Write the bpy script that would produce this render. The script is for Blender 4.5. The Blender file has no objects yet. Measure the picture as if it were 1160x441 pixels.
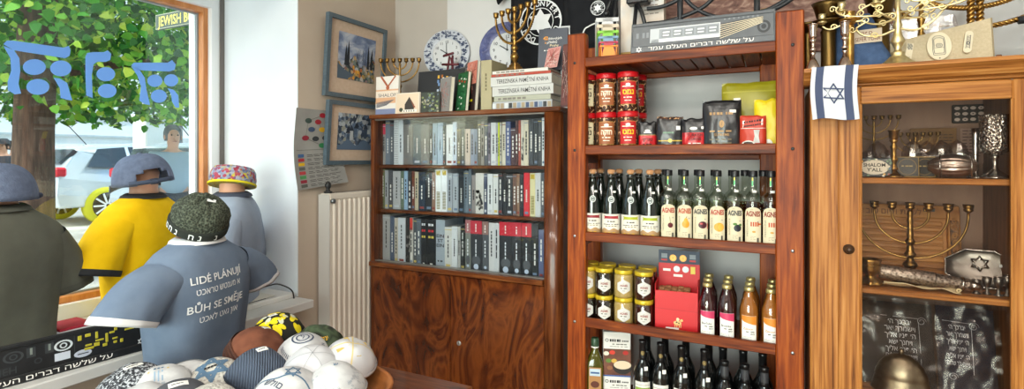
import bpy, bmesh, math, random
from math import sin, cos, pi, radians as rad, atan2, sqrt
from mathutils import Vector as V, Matrix, noise
random.seed(7)
C = bpy.context.scene.collection
# ------------------------------------------------------------------ camera model (used to read positions off the photograph)
FPX, HY, YAW, CZ = 600.0, 179.0, rad(26.5), 1.5
FW = V((-sin(YAW), cos(YAW), 0)); RT = V((cos(YAW), sin(YAW), 0))
def ray(x, y):
    return FW + RT * ((x - 580) / FPX) + V((0, 0, (HY - y) / FPX))
def atd(x, y, d): return V((0, 0, CZ)) + ray(x, y) * d
def onY(x, y, Y):
    r = ray(x, y); return V((0, 0, CZ)) + r * (Y / r.y)
def onX(x, y, X):
    r = ray(x, y); return V((0, 0, CZ)) + r * (X / r.x)
def onZ(x, y, Z):
    r = ray(x, y); return V((0, 0, CZ)) + r * ((Z - CZ) / r.z)
def face(p): return atan2(-p[0], p[1])
# ------------------------------------------------------------------ materials
def lin(c):
    if isinstance(c, str):
        c = c.lstrip('#'); c = [int(c[i:i+2], 16) / 255 for i in (0, 2, 4)]
    return tuple(((x / 12.92) if x <= .04045 else ((x + .055) / 1.055) ** 2.4) for x in c[:3]) + (1,)
_mc = {}
def mat(c, rough=.5, metal=0, spec=.5, coat=0, emit=0, key=''):
    k = (c, rough, metal, spec, coat, emit)
    if k in _mc: return _mc[k]
    m = bpy.data.materials.new('paint_%s' % (c if isinstance(c, str) else 'rgb')); m.use_nodes = True
    b = m.node_tree.nodes['Principled BSDF']; L = lin(c)
    b.inputs['Base Color'].default_value = L; b.inputs['Roughness'].default_value = rough; b.inputs['Metallic'].default_value = metal
    b.inputs['Specular IOR Level'].default_value = spec; b.inputs['Coat Weight'].default_value = coat
    if emit: b.inputs['Emission Color'].default_value = L; b.inputs['Emission Strength'].default_value = emit
    m.diffuse_color = L; _mc[k] = m; return m
def pm(name, cols, kind='noise', scale=8, stretch=(1, 1, 1), rough=.5, metal=0, bump=0, coat=0, detail=5, dist=0, bscale=None, spec=.5, island=0, rot=(0, 0, 0), rvar=0):
    """procedural material: cols = [(pos, colour), ...] over a noise / wave / voronoi pattern in object space"""
    m = bpy.data.materials.new(name); m.use_nodes = True; nt = m.node_tree; N = nt.nodes; K = nt.links
    b = N['Principled BSDF']; b.inputs['Roughness'].default_value = rough; b.inputs['Metallic'].default_value = metal
    b.inputs['Coat Weight'].default_value = coat; b.inputs['Coat Roughness'].default_value = .08; b.inputs['Specular IOR Level'].default_value = spec
    tc = N.new('ShaderNodeTexCoord'); mp = N.new('ShaderNodeMapping'); mp.inputs['Scale'].default_value = stretch; mp.inputs['Rotation'].default_value = rot
    K.new(tc.outputs['Object'], mp.inputs['Vector']); vec = mp.outputs['Vector']
    def tex(kind, scale):
        if kind == 'wave':
            t = N.new('ShaderNodeTexWave'); t.inputs['Scale'].default_value = scale; t.inputs['Distortion'].default_value = dist
            t.inputs['Detail'].default_value = detail; t.inputs['Detail Scale'].default_value = 1.6; o = t.outputs['Fac']
        elif kind == 'voronoi':
            t = N.new('ShaderNodeTexVoronoi'); t.inputs['Scale'].default_value = scale; o = t.outputs['Distance']
        elif kind == 'cells':
            t = N.new('ShaderNodeTexVoronoi'); t.inputs['Scale'].default_value = scale
            s = N.new('ShaderNodeSeparateColor'); K.new(t.outputs['Color'], s.inputs[0]); o = s.outputs[0]
        elif kind == 'checker':
            t = N.new('ShaderNodeTexChecker'); t.inputs['Scale'].default_value = scale; o = t.outputs['Fac']
        elif kind == 'island':
            g = N.new('ShaderNodeNewGeometry'); return g.outputs['Random Per Island']
        else:
            t = N.new('ShaderNodeTexNoise'); t.inputs['Scale'].default_value = scale; t.inputs['Detail'].default_value = detail
            t.inputs['Distortion'].default_value = dist; o = t.outputs['Fac']
        K.new(vec, t.inputs['Vector']); return o
    f = tex(kind, scale)
    r = N.new('ShaderNodeValToRGB'); e = r.color_ramp.elements
    while len(e) < len(cols): e.new(.5)
    for i, (p, c) in enumerate(cols): e[i].position = p; e[i].color = lin(c)
    K.new(f, r.inputs['Fac']); K.new(r.outputs['Color'], b.inputs['Base Color'])
    if bump:
        t = tex('noise' if kind == 'island' else kind, bscale or scale * 3); bn = N.new('ShaderNodeBump'); bn.inputs['Strength'].default_value = bump
        bn.inputs['Distance'].default_value = .004; K.new(t, bn.inputs['Height']); K.new(bn.outputs['Normal'], b.inputs['Normal'])
    m.diffuse_color = lin(cols[0][1]); return m
def glassmat(name, tint='#ffffff', refl=.08, rough=0.0, alpha=None):
    m = bpy.data.materials.new(name); m.use_nodes = True; nt = m.node_tree; N = nt.nodes; K = nt.links
    N.remove(N['Principled BSDF']); out = N['Material Output']
    tr = N.new('ShaderNodeBsdfTransparent'); tr.inputs['Color'].default_value = lin(tint)
    gl = N.new('ShaderNodeBsdfGlossy'); gl.inputs['Roughness'].default_value = rough
    lw = N.new('ShaderNodeLayerWeight'); lw.inputs['Blend'].default_value = .5
    pw = N.new('ShaderNodeMath'); pw.operation = 'POWER'; pw.inputs[1].default_value = 4.5; K.new(lw.outputs['Facing'], pw.inputs[0])
    mu = N.new('ShaderNodeMath'); mu.operation = 'MULTIPLY_ADD'; mu.inputs[1].default_value = .55; mu.inputs[2].default_value = refl; mu.use_clamp = True
    mx = N.new('ShaderNodeMixShader'); K.new(pw.outputs[0], mu.inputs[0]); K.new(mu.outputs[0], mx.inputs[0])
    K.new(tr.outputs[0], mx.inputs[1]); K.new(gl.outputs[0], mx.inputs[2]); K.new(mx.outputs[0], out.inputs['Surface']); return m
# ------------------------------------------------------------------ mesh builder
_tx = {}
def text2d(s, bold=0):
    k = (s, bold)
    if k not in _tx and 'ד' in s:            # dalet is drawn as resh with a short spur
        vs, fs, w = text2d(s.replace('ד', 'ר'), bold); vs = list(vs); fs = list(fs)
        for i, ch in enumerate(s):
            if ch == 'ד':
                xr = text2d(s[:i + 1].replace('ד', 'ר'), bold)[2]; b = len(vs); vs += [(xr - .06, .509), (xr + .05, .509), (xr + .05, .592), (xr - .06, .592)]; fs.append((b, b + 1, b + 2, b + 3))
        _tx[k] = (vs, fs, w)
    if k not in _tx:
        c = bpy.data.curves.new('lettering', 'FONT'); c.body = s; c.resolution_u = 3; c.offset = bold; c.fill_mode = 'FRONT'
        o = bpy.data.objects.new('lettering', c); C.objects.link(o)
        m = bpy.data.meshes.new_from_object(o.evaluated_get(bpy.context.evaluated_depsgraph_get()))
        vs = [(v.co.x, v.co.y) for v in m.vertices]; fs = [tuple(p.vertices) for p in m.polygons]
        bpy.data.objects.remove(o); bpy.data.meshes.remove(m); bpy.data.curves.remove(c)
        x0 = min(v[0] for v in vs); x1 = max(v[0] for v in vs)
        _tx[k] = ([(v[0] - x0, v[1]) for v in vs], fs, x1 - x0)
    return _tx[k]
def heb(s): return s[::-1]
class MB:
    def __init__(s): s.v = []; s.f = []; s.m = []; s.sm = []; s.mats = []
    def mi(s, m):
        if m not in s.mats: s.mats.append(m)
        return s.mats.index(m)
    def add(s, vs, fs, m, smooth=False, M=None):
        b = len(s.v)
        s.v += [tuple(M @ V(v)) if M else tuple(v) for v in vs]; i = s.mi(m)
        for f in fs: s.f.append(tuple(b + k for k in f)); s.m.append(i); s.sm.append(smooth)
        return s
    def box(s, lo, hi, m, b=.0015, M=None):
        lo = V(lo); hi = V(hi); b = min(b, .49 * min(hi[i] - lo[i] for i in range(3)))
        if b <= 0:
            vs = [(x, y, z) for z in (lo.z, hi.z) for y in (lo.y, hi.y) for x in (lo.x, hi.x)]
            return s.add(vs, [(0, 2, 3, 1), (4, 5, 7, 6), (0, 1, 5, 4), (2, 6, 7, 3), (0, 4, 6, 2), (1, 3, 7, 5)], m, M=M)
        vs = []; ix = {}
        for sx in (0, 1):
            for sy in (0, 1):
                for sz in (0, 1):
                    q = (sx, sy, sz)
                    for ax in range(3):
                        p = []
                        for k in range(3):
                            e = hi[k] if q[k] else lo[k]
                            p.append(e if k == ax else (e - b if q[k] else e + b))
                        ix[q + (ax,)] = len(vs); vs.append(p)
        fs = []
        for ax in range(3):
            o1, o2 = [k for k in range(3) if k != ax]
            for sd in (0, 1):
                loop = []
                for a, c in ((0, 0), (1, 0), (1, 1), (0, 1)):
                    q = [0, 0, 0]; q[ax] = sd; q[o1] = a; q[o2] = c; loop.append(ix[tuple(q) + (ax,)])
                fs.append(tuple(loop))
            for a in (0, 1):
                for c in (0, 1):
                    q0 = [0, 0, 0]; q0[o1] = a; q0[o2] = c; q1 = list(q0); q1[ax] = 1
                    fs.append((ix[tuple(q0) + (o1,)], ix[tuple(q1) + (o1,)], ix[tuple(q1) + (o2,)], ix[tuple(q0) + (o2,)]))
        for sx in (0, 1):
            for sy in (0, 1):
                for sz in (0, 1): fs.append(tuple(ix[(sx, sy, sz, ax)] for ax in range(3)))
        return s.add(vs, fs, m, M=M)
    def loft(s, rings, m, cap0=True, cap1=True, smooth=True, M=None, close=True):
        n = len(rings[0]); vs = [p for r in rings for p in r]; fs = []
        for i in range(len(rings) - 1):
            for j in range(n if close else n - 1):
                k = (j + 1) % n; fs.append((i * n + j, i * n + k, (i + 1) * n + k, (i + 1) * n + j))
        if cap0: fs.append(tuple(range(n))[::-1])
        if cap1: fs.append(tuple((len(rings) - 1) * n + j for j in range(n)))
        return s.add(vs, fs, m, smooth, M)
    def lathe(s, prof, m, seg=20, M=None, smooth=True, sx=1, sy=1):
        rings = [[(max(r, 1e-5) * cos(2 * pi * j / seg) * sx, max(r, 1e-5) * sin(2 * pi * j / seg) * sy, z) for j in range(seg)] for r, z in prof]
        return s.loft(rings, m, True, True, smooth, M)
    def tube(s, pts, r, m, seg=8, M=None, closed=False, smooth=True):
        pts = [V(p) for p in pts]; n = len(pts); rr = r if isinstance(r, (list, tuple)) else [r] * n
        rings = []; up = None
        for i, p in enumerate(pts):
            a = pts[i - 1] if (i or closed) else pts[i]; b = pts[(i + 1) % n] if (i < n - 1 or closed) else pts[i]
            t = (b - a); t = t.normalized() if t.length > 1e-9 else V((0, 0, 1))
            if up is None: up = V((0, 0, 1)) if abs(t.z) < .9 else V((1, 0, 0))
            sd = t.cross(up); sd = sd.normalized() if sd.length > 1e-6 else V((1, 0, 0)); up = sd.cross(t).normalized()
            rings.append([tuple(p + (sd * cos(2 * pi * j / seg) + up * sin(2 * pi * j / seg)) * rr[i]) for j in range(seg)])
        if closed: rings.append(rings[0])
        return s.loft(rings, m, not closed, not closed, smooth, M)
    def plate(s, poly, t, m, M=None, y0=0.0, side=None):
        """polygon in the local xz plane, extruded from y0 to y0 + t"""
        n = len(poly); vs = [(x, y0, z) for x, z in poly] + [(x, y0 + t, z) for x, z in poly]
        s.add(vs, [tuple(range(n)), tuple(range(2 * n - 1, n - 1, -1))], m, M=M)
        return s.add(vs, [(j, (j + 1) % n, n + (j + 1) % n, n + j) for j in range(n)], side or m, M=M)
    def poly(s, pts, fn, m):
        return s.add([fn(x, y) for x, y in pts], [tuple(range(len(pts)))], m)
    def disc(s, cx, cy, rx, ry, fn, m, seg=20, a0=0, inner=0):
        o = [(cx + rx * cos(a0 + 2 * pi * j / seg), cy + ry * sin(a0 + 2 * pi * j / seg)) for j in range(seg)]
        if inner:
            i = [(cx + rx * inner * cos(a0 + 2 * pi * j / seg), cy + ry * inner * sin(a0 + 2 * pi * j / seg)) for j in range(seg)]
            return s.add([fn(*p) for p in o + i], [(j, (j + 1) % seg, seg + (j + 1) % seg, seg + j) for j in range(seg)], m)
        h = [(cx + rx * .5 * cos(a0 + 2 * pi * j / seg), cy + ry * .5 * sin(a0 + 2 * pi * j / seg)) for j in range(seg)]
        return s.add([fn(*p) for p in o + h] + [fn(cx, cy)], [(j, (j + 1) % seg, seg + (j + 1) % seg, seg + j) for j in range(seg)] + [(seg + j, seg + (j + 1) % seg, 2 * seg) for j in range(seg)], m)
    def rect(s, x0, y0, x1, y1, fn, m, nx=1, ny=1):
        vs = [fn(x0 + (x1 - x0) * i / nx, y0 + (y1 - y0) * j / ny) for j in range(ny + 1) for i in range(nx + 1)]
        return s.add(vs, [(j * (nx + 1) + i, j * (nx + 1) + i + 1, (j + 1) * (nx + 1) + i + 1, (j + 1) * (nx + 1) + i) for j in range(ny) for i in range(nx)], m)
    def strip(s, x0, x1, fb, ft, fn, m, n=12):
        vs = []
        for i in range(n + 1):
            x = x0 + (x1 - x0) * i / n; vs += [fn(x, fb(x)), fn(x, ft(x))]
        return s.add(vs, [(2 * i, 2 * i + 2, 2 * i + 3, 2 * i + 1) for i in range(n)], m)
    def bar(s, a, b, w, fn, m, n=1):
        if n > 1:
            a = V(a); b = V(b)
            for i in range(n): s.bar(a.lerp(b, i / n), a.lerp(b, (i + 1) / n), w, fn, m)
            return s
        a = V(a); b = V(b); t = (b - a).normalized(); n = V((-t.y, t.x)) * w / 2; a = a - t * w / 2; b = b + t * w / 2
        return s.add([fn(*p) for p in (a + n, a - n, b - n, b + n)], [(0, 1, 2, 3)], m)
    def star(s, cx, cy, r, w, fn, m, n=1):
        for k in (0, 1):
            p = [(cx + r * cos(pi / 2 + k * pi + i * 2 * pi / 3), cy + r * sin(pi / 2 + k * pi + i * 2 * pi / 3)) for i in range(3)]
            for i in range(3): s.bar(p[i], p[(i + 1) % 3], w, fn, m, n)
        return s
    def text(s, t, h, cx, cy, fn, m, bold=0.0, width=None, ang=0, align='c'):
        vs, fs, w = text2d(t, bold); k = h / .7; kx = (width / w) if width else k
        dx = {'c': -w * kx / 2, 'l': 0, 'r': -w * kx}[align]; ca, sa = cos(ang), sin(ang)
        pts = []
        for x, y in vs:
            X = x * kx + dx; Y = y * k; pts.append(fn(cx + X * ca - Y * sa, cy + X * sa + Y * ca))
        return s.add(pts, fs, m)
    def dashes(s, x0, x1, y, h, fn, m, n=4, seed=0):
        """a line of print too small to read"""
        R = random.Random(seed); x = x0
        for i in range(n):
            w = (x1 - x0) / n * R.uniform(.55, .92); s.rect(x, y, x + w, y + h, fn, m); x += (x1 - x0) / n
        return s
    def build(s, name, parent=None, loc=None, rz=0, recalc=True, M=None):
        me = bpy.data.meshes.new(name); me.from_pydata(s.v, [], s.f)
        for m in s.mats: me.materials.append(m)
        me.polygons.foreach_set('material_index', s.m); me.polygons.foreach_set('use_smooth', s.sm); me.update()
        if recalc:
            b = bmesh.new(); b.from_mesh(me); bmesh.ops.recalc_face_normals(b, faces=b.faces); b.to_mesh(me); b.free()
        o = bpy.data.objects.new(name, me); C.objects.link(o)
        if parent: o.parent = parent
        if loc is not None: o.location = loc
        if rz: o.rotation_euler = (0, 0, rz)
        if M is not None: o.matrix_world = M
        return o
def flat(o=(0, 0, 0), ux=(1, 0, 0), uy=(0, 0, 1)):
    o = V(o); ux = V(ux); uy = V(uy); return lambda x, y: tuple(o + ux * x + uy * y)
def cyl(R, z0=0, off=.0006, a0=0): return lambda x, y: ((R + off) * sin(a0 + x / R), -(R + off) * cos(a0 + x / R), z0 + y)
def thing(name, label, cat, loc=(0, 0, 0), rz=0, group=None, rot=None):
    o = bpy.data.objects.new(name, None); C.objects.link(o); o.empty_display_size = .05; o.location = loc
    o.rotation_euler = rot if rot else (0, 0, rz)
    o['label'] = label; o['category'] = cat
    if group: o['group'] = group
    return o
def tag(o, label, cat, group=None):
    o['label'] = label; o['category'] = cat
    if group: o['group'] = group
    return o
def struct(o): o['kind'] = 'structure'; return o
def dup(root, loc=None, rz=None, label=None, group=None):
    def cp(o, par):
        c = o.copy(); C.objects.link(c)
        if par: c.parent = par
        for ch in list(o.children): cp(ch, c)
        return c
    r = cp(root, None)
    if loc is not None: r.location = loc
    if rz is not None: r.rotation_euler = (0, 0, rz)
    if label: r['label'] = label
    if group: r['group'] = group
    return r
def aim(axis, x=None):
    """rotation whose local z points along axis"""
    z = V(axis).normalized(); x = V(x) if x else (V((0, 0, 1)).cross(z) if abs(z.z) < .99 else V((1, 0, 0)))
    x = (x - z * x.dot(z)).normalized(); y = z.cross(x); return Matrix((x, y, z)).transposed().to_4x4()
def crom(ps, t):
    """Catmull-Rom through rows of numbers"""
    n = len(ps) - 1; f = min(max(t, 0), .99999) * n; i = int(f); f -= i
    a = ps[max(i - 1, 0)]; b = ps[i]; c = ps[i + 1]; d = ps[min(i + 2, n)]
    return [.5 * (2 * b[k] + (c[k] - a[k]) * f + (2 * a[k] - 5 * b[k] + 4 * c[k] - d[k]) * f * f + (3 * b[k] - a[k] - 3 * c[k] + d[k]) * f ** 3) for k in range(len(b))]
# ------------------------------------------------------------------ shared materials
def wood(name, cols, st, **k): return pm(name, cols, scale=k.pop('scale', 6), stretch=st, rough=k.pop('rough', .42), bump=k.pop('bump', .1), coat=k.pop('coat', .0), spec=k.pop('spec', .22), dist=k.pop('dist', .5), bscale=30, detail=8)
_rw = [(.25, '#381404'), (.42, '#5e2508'), (.58, '#78360f'), (.8, '#9c541c')]
RED_WOOD = wood('stained_acacia', _rw, (12, 1.0, 3)); RED_WOOD_V = wood('stained_acacia_upright', [(.25, '#481a06'), (.42, '#78310a'), (.58, '#944512'), (.8, '#b86822')], (12, 12, .8)); RED_WOOD_X = wood('stained_acacia_rail', _rw, (.9, 12, 12))
WALNUT = pm('figured_walnut_veneer', [(.22, '#160803'), (.36, '#371507'), (.46, '#57260d'), (.55, '#743a15'), (.66, '#43190a'), (.8, '#7c3f19')], scale=1.9, stretch=(2.6, 1, 1.1), rough=.24, coat=.4, detail=9, dist=3.2)
WALNUT_P = wood('plain_walnut', [(.25, '#331709'), (.5, '#5e2f16'), (.75, '#7f4a24')], (9, 9, .9), coat=.3, rough=.28); WALNUT_X = wood('plain_walnut_across', [(.25, '#331709'), (.5, '#643419'), (.75, '#85502a')], (.9, 9, 9), coat=.3, rough=.28)
_pn = [(.28, '#5e3312'), (.4, '#8a5324'), (.53, '#a86d34'), (.75, '#c08a50')]
PINE = wood('aged_pine', _pn, (16, 16, .55), dist=.35); PINE_X = wood('aged_pine_across', _pn, (.55, 16, 16), dist=.35); PINE_D = wood('dark_cabinet_wood', [(.25, '#4a2814'), (.5, '#6b4023'), (.8, '#865633')], (10, 10, .8), rough=.45)
BRASS = pm('aged_brass', [(.3, '#7a5a2c'), (.6, '#b89050'), (.9, '#dcbe80')], scale=30, rough=.34, metal=1)
BRASS_D = pm('dark_brass', [(.3, '#6a4e28'), (.6, '#a07c46'), (.9, '#c8a266')], scale=22, rough=.34, metal=1)
GOLD = pm('pale_gilt_metal', [(.3, '#c8b078'), (.6, '#e8d8a8'), (.9, '#f6ecc8')], scale=40, rough=.38, metal=1)
SILVER = pm('worn_silver', [(.3, '#8c8682'), (.6, '#bdb8b4'), (.9, '#dedcda')], scale=40, rough=.22, metal=1)
PEWTER = pm('engraved_silver', [(.1, '#55483f'), (.4, '#94867c'), (.7, '#b8aaa0')], 'voronoi', 130, rough=.5, metal=1, bump=.35, bscale=160)
BLACKM = mat('#1a1b1d', .45); WHITE = mat('#e8e8e6', .6); PAPER = mat('#d9d4c8', .8); STEEL = mat('#9fa3a8', .3, 1)
INK = mat('#1c1c20', .7); PGREY = mat('#77787c', .7); CREAM = mat('#e6dcc0', .6); RED = mat('#c4161c', .4); DKRED = mat('#8e1218', .4)
GLASS = glassmat('clear_glass', '#f6faf8', .045); WIN_GLASS = glassmat('window_glass', '#eef6f4', .05)
CEIL_FILL, SPOT, REAR_FILL, SKY, SUN, EXPO = 9, 24, 200, .55, 4.5, .42  # the ceiling, spot and rear energies drive added fill lights
# ================================================================== the room
XL, YB, SILL, WT, WB = -2.1, 2.6, .82, 2.36, -2.7     # left wall, back wall, sill height, reveal top, window plane
BEIGE = pm('beige_wall_paint', [(.3, '#b7a696'), (.7, '#c0b0a0')], scale=3, rough=.85, bump=.02, bscale=60)
GREYW = pm('grey_white_wall_paint', [(.3, '#c3c2c2'), (.7, '#cbcaca')], scale=3, rough=.85, bump=.02, bscale=60)
REVEAL = pm('white_reveal_paint', [(.3, '#ced3d9'), (.7, '#d6dbe0')], scale=3, rough=.8)
FLOORM = pm('oak_floor', [(.3, '#6a4a30'), (.7, '#8d6845')], scale=4, stretch=(1, 10, 1), rough=.4)
MB().box((-2.1, -2.8, -.1), (2.6, 2.75, 0), FLOORM, 0).build('floor')['kind'] = 'structure'
MB().box((-2.95, -2.8, 3.1), (2.75, 2.75, 3.2), mat('#e6e4e0', .9), 0).build('ceiling')['kind'] = 'structure'
w = MB()                                              # left wall with its deep window niche (y from -.75 to 1.86)
w.box((-2.95, 1.86, -.1), (XL, 2.75, 3.1), BEIGE, 0); w.box((-2.95, -2.8, -.1), (XL, -.75, 3.1), BEIGE, 0)
w.box((-2.95, -.75, -.1), (XL, 1.86, SILL - .04), BEIGE, 0); w.box((-2.95, -.75, WT), (XL, 1.86, 3.1), BEIGE, 0)
w.box((-2.66, 1.855, SILL), (XL - .001, 1.8605, WT), REVEAL, 0); w.box((-2.66, -.751, SILL), (XL - .001, -.745, WT), REVEAL, 0)
w.box((-2.66, -.75, WT - .004), (XL - .001, 1.86, WT + .0005), REVEAL, 0)
w.box((-2.95, 1.852, SILL), (-2.74, 1.8605, WT), mat('#dfe6ee', .8), 0)
struct(w.build('wall_left'))
w = MB(); xs = onY(508, 40, YB).x
w.box((XL, YB, 0), (xs, 2.75, 3.1), pm('stone_grey_wall_paint', [(.3, '#aca49c'), (.7, '#b4aca4')], scale=3, rough=.85), 0); w.box((xs, YB - .012, 0), (2.75, 2.75, 3.1), GREYW, 0); struct(w.build('wall_back'))
MB().box((2.6, -2.8, 0), (2.75, 2.75, 3.1), GREYW, 0).build('wall_right')['kind'] = 'structure'
w = MB(); w.box((-2.95, -2.95, 0), (-1.75, -2.8, 3.1), GREYW, 0); w.box((.65, -2.95, 0), (2.75, -2.8, 3.1), GREYW, 0); w.box((-1.75, -2.95, 2.55), (.65, -2.8, 3.1), GREYW, 0); struct(w.build('wall_rear'))
dd = bpy.data.objects.new('added_door_1', None); C.objects.link(dd); dd['kind'] = 'structure'; dd.location = (-.55, -2.88, 0)      # unseen glazed entrance added behind the camera to let fill light in
q = MB()
for x in (-1.2, -.03, 1.14): q.box((x, -.03, 0), (x + .06, .03, 2.55), mat('#d8d8d6', .5))
for z in (.0, 2.47): q.box((-1.14, -.03, z), (1.14, .03, z + .08), mat('#d8d8d6', .5))
q.build('door_frame', dd)
for x in (-1.14, .03): q = MB(); q.box((x, -.004, .08), (x + 1.11, .004, 2.47), WIN_GLASS, 0); q.build('pane', dd)
# ---- window
win = bpy.data.objects.new('window_1', None); C.objects.link(win); win['kind'] = 'structure'; win.location = (WB, .55, SILL)
def wl(p): p = V(p); return p - V((WB, .55, SILL))
ORANGE = pm('varnished_window_wood', [(.3, '#b06a34'), (.6, '#c98650'), (.9, '#dda26c')], scale=5, stretch=(8, 8, 1), rough=.35)
def ring(x0, x1, y0, y1, z0, z1, t, m, name):
    b = MB()
    b.box(wl((x0, y0, z0)), wl((x1, y0 + t, z1)), m); b.box(wl((x0, y1 - t, z0)), wl((x1, y1, z1)), m)
    b.box(wl((x0, y0 + t, z0)), wl((x1, y1 - t, z0 + t)), m); b.box(wl((x0, y0 + t, z1 - t)), wl((x1, y1 - t, z1)), m)
    return b.build(name, win)
ring(-2.70, -2.655, -.75, 1.853, SILL, WT - .005, .066, mat('#e4e6e8', .5), 'outer_frame')
q = MB(); q.box(wl((-2.654, 1.83, SILL)), wl((-2.647, 1.8545, WT - .006)), mat('#6a6460', .7), 0); q.build('seal_strip', win)
ring(-2.725, -2.685, -.70, 1.803, SILL + .05, WT - .055, .042, ORANGE, 'sash')
ring(-2.745, -2.725, -.70, 1.803, SILL + .05, WT - .055, .05, mat('#8f9296', .5), 'glazing_bead')
MB().box(wl((-2.737, -.66, SILL + .09)), wl((-2.733, 1.76, WT - .09)), WIN_GLASS, 0).build('pane', win)
s = MB(); s.box(wl((-2.66, -.745, SILL - .04)), wl((-1.985, 1.852, SILL)), mat('#cfcdca', .5), .004); s.build('sill', win)
BLUEV = mat('#6ea2ee', .5)
def vinyl(shapes, k):
    b = MB()
    for poly in shapes:
        b.plate([((onX(x, y, -2.731).y), (onX(x, y, -2.731).z)) for x, y in poly], .0012, BLUEV, M=Matrix.Translation(V((-2.731, 0, 0)) - V((WB, .55, SILL))) @ Matrix.Rotation(pi / 2, 4, 'Z'))
    return b.build('vinyl_letter', win)
def ell(cx, cy, rx, ry, n=20): return [(cx + rx * cos(2 * pi * i / n), cy + ry * sin(2 * pi * i / n)) for i in range(n)]
vinyl([[(4, 50), (8, 46), (15, 46), (72, 54), (78, 52), (80, 57), (79, 63), (74, 66), (22, 58), (16, 57)], [(4, 52), (16, 57), (22, 66), (23, 80), (21, 95), (24, 106), (17, 107), (9, 102), (9, 92), (13, 80), (12, 66)],
       ell(39, 76, 13, 9), ell(69, 77.5, 12, 9), ell(43, 98.5, 13, 9), [(61, 88), (68, 89), (76, 94), (79, 104), (82, 114), (76, 113), (69, 111), (68, 100)]], 0)
vinyl([[(97, 64), (99, 60), (106, 59), (118, 59), (122, 57), (126, 61), (125, 68), (120, 70), (110, 70), (106, 73), (104, 85), (105, 111), (98, 108), (97, 85)], ell(120, 84, 10.5, 8), ell(121.5, 103, 10.5, 8)], 1)
vinyl([[(149, 74), (152, 71), (190, 71), (195, 68), (199, 73), (198, 79), (192, 81), (163, 80), (156, 79)], [(149, 75), (158, 79), (164, 88), (166, 102), (170, 119), (164, 118), (158, 114), (160, 98), (156, 86)],
       ell(175.5, 91.5, 8.5, 7), ell(194, 91, 8, 7), ell(180, 109, 9, 7.5), [(190, 100), (197, 102), (202, 108), (203, 122), (199, 122), (195, 115), (194, 107)]], 2)
# ---- street outside (ground a little above the shop floor)
GZ = .32
MB().box((-40, -30, GZ - .5), (-2.95, 45, GZ), pm('paving_outside', [(.3, '#9a9a9a'), (.7, '#b4b4b2')], scale=2, rough=.9), 0).build('street')['kind'] = 'structure'
b = thing('building', 'long white building with pale cornice lines across the street', 'building', (-17, 8, GZ))
f = MB(); f.box((-.4, -25, 0), (0, 25, 9), mat('#eceef0', .8), 0)
for z in (1.0, 1.75, 2.3, 4.2, 6.2): f.box((0, -25, z), (.05, 25, z + .06), mat('#b9c2c8', .8), 0)
f.build('facade', b)
for i in range(-7, 8):
    g = MB(); g.box((-.02, i * 3 - .6, 2.7), (.06, i * 3 + .6, 4.0), mat('#f4f4f4', .7), .01); wi = g.build('window_surround', b)
    MB().box((.04, i * 3 - .5, 2.8), (.07, i * 3 + .5, 3.9), mat('#5d6a74', .2), 0).build('pane', wi)
BARK = pm('tree_bark', [(.3, '#3a2c22'), (.6, '#5d4738'), (.85, '#7a6350')], scale=5, stretch=(6, 6, .8), rough=.9, bump=.8, bscale=20)
LEAF = pm('linden_leaves', [(0, '#1c4a16'), (.3, '#2f7522'), (.55, '#4f9a2a'), (.8, '#84b838'), (1, '#b8cc4a')], 'island', rough=.5, spec=.3)
def tree(tx, ty, label, n, cx, cy, cz, R, rt, seed):
    t = thing('tree', label, 'tree', (tx, ty, GZ)); R_ = random.Random(seed)
    k = MB(); k.tube([(0, 0, -.05), (.01, 0, .5), (-.02, .02, 1.4), (.03, .03, 2.4), (.0, .1, 3.6), (-.1, .2, 5)], [rt * 1.25, rt, rt * .92, rt * .88, rt * .6, rt * .3], BARK, 12)
    for j in range(9):
        a = R_.uniform(0, 2 * pi); z = R_.uniform(1.9, 3.4); L = R_.uniform(1.2, 2.6)
        k.tube([(0, .03, z), (cos(a) * L * .5, sin(a) * L * .5, z + .35), (cos(a) * L, sin(a) * L, z + .55)], [.06, .04, .015], BARK, 6)
    k.build('trunk', t)
    m = MB(); vs = []; fs = []
    while len(fs) < n:
        p = V((R_.uniform(-1, 1), R_.uniform(-1, 1), R_.uniform(-1, .45)))
        q = V((p.x, p.y, p.z * (1.0 if p.z > 0 else 1)))
        if q.length > 1 or q.length < .3: continue
        low = .12 * noise.noise(V((p.x * 4, p.y * 4, seed)))
        if p.z < -.82 + abs(low): continue
        p = V((cx - tx + p.x * R, cy - ty + p.y * R, cz - GZ + p.z * R * .92 + low * 1.2))
        s = R_.uniform(.032, .062); ax = V((R_.uniform(-1, 1), R_.uniform(-1, 1), R_.uniform(-.3, 1))).normalized(); M = aim(ax, (R_.uniform(-1, 1), R_.uniform(-1, 1), -.4))
        b0 = len(vs)
        for x, y, z in ((-1, 0, 0), (-.55, -.75, .15), (.3, -.62, .1), (1.1, 0, -.1), (.3, .62, .1), (-.55, .75, .15)): vs.append(tuple(p + M.to_3x3() @ V((x * s, y * s, z * s))))
        fs.append(tuple(b0 + i for i in range(6)))
    m.add(vs, fs, LEAF); m.build('foliage', t, recalc=False); return t
tree(-6.2, 2.42, 'broad-leaved street tree whose trunk stands just outside the shop window', 22000, -7.0, 3.5, 3.95, 2.75, .165, 3)
tree(-12.5, 11.5, 'smaller leafy street tree farther along, beyond the parked cars', 4200, -12.0, 10.5, 4.5, 3.0, .15, 5)
tree(-13.6, 3.7, 'leafy tree on the far pavement, behind the near trunk', 4200, -13.4, 4.5, 4.9, 3.2, .15, 8)
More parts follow.
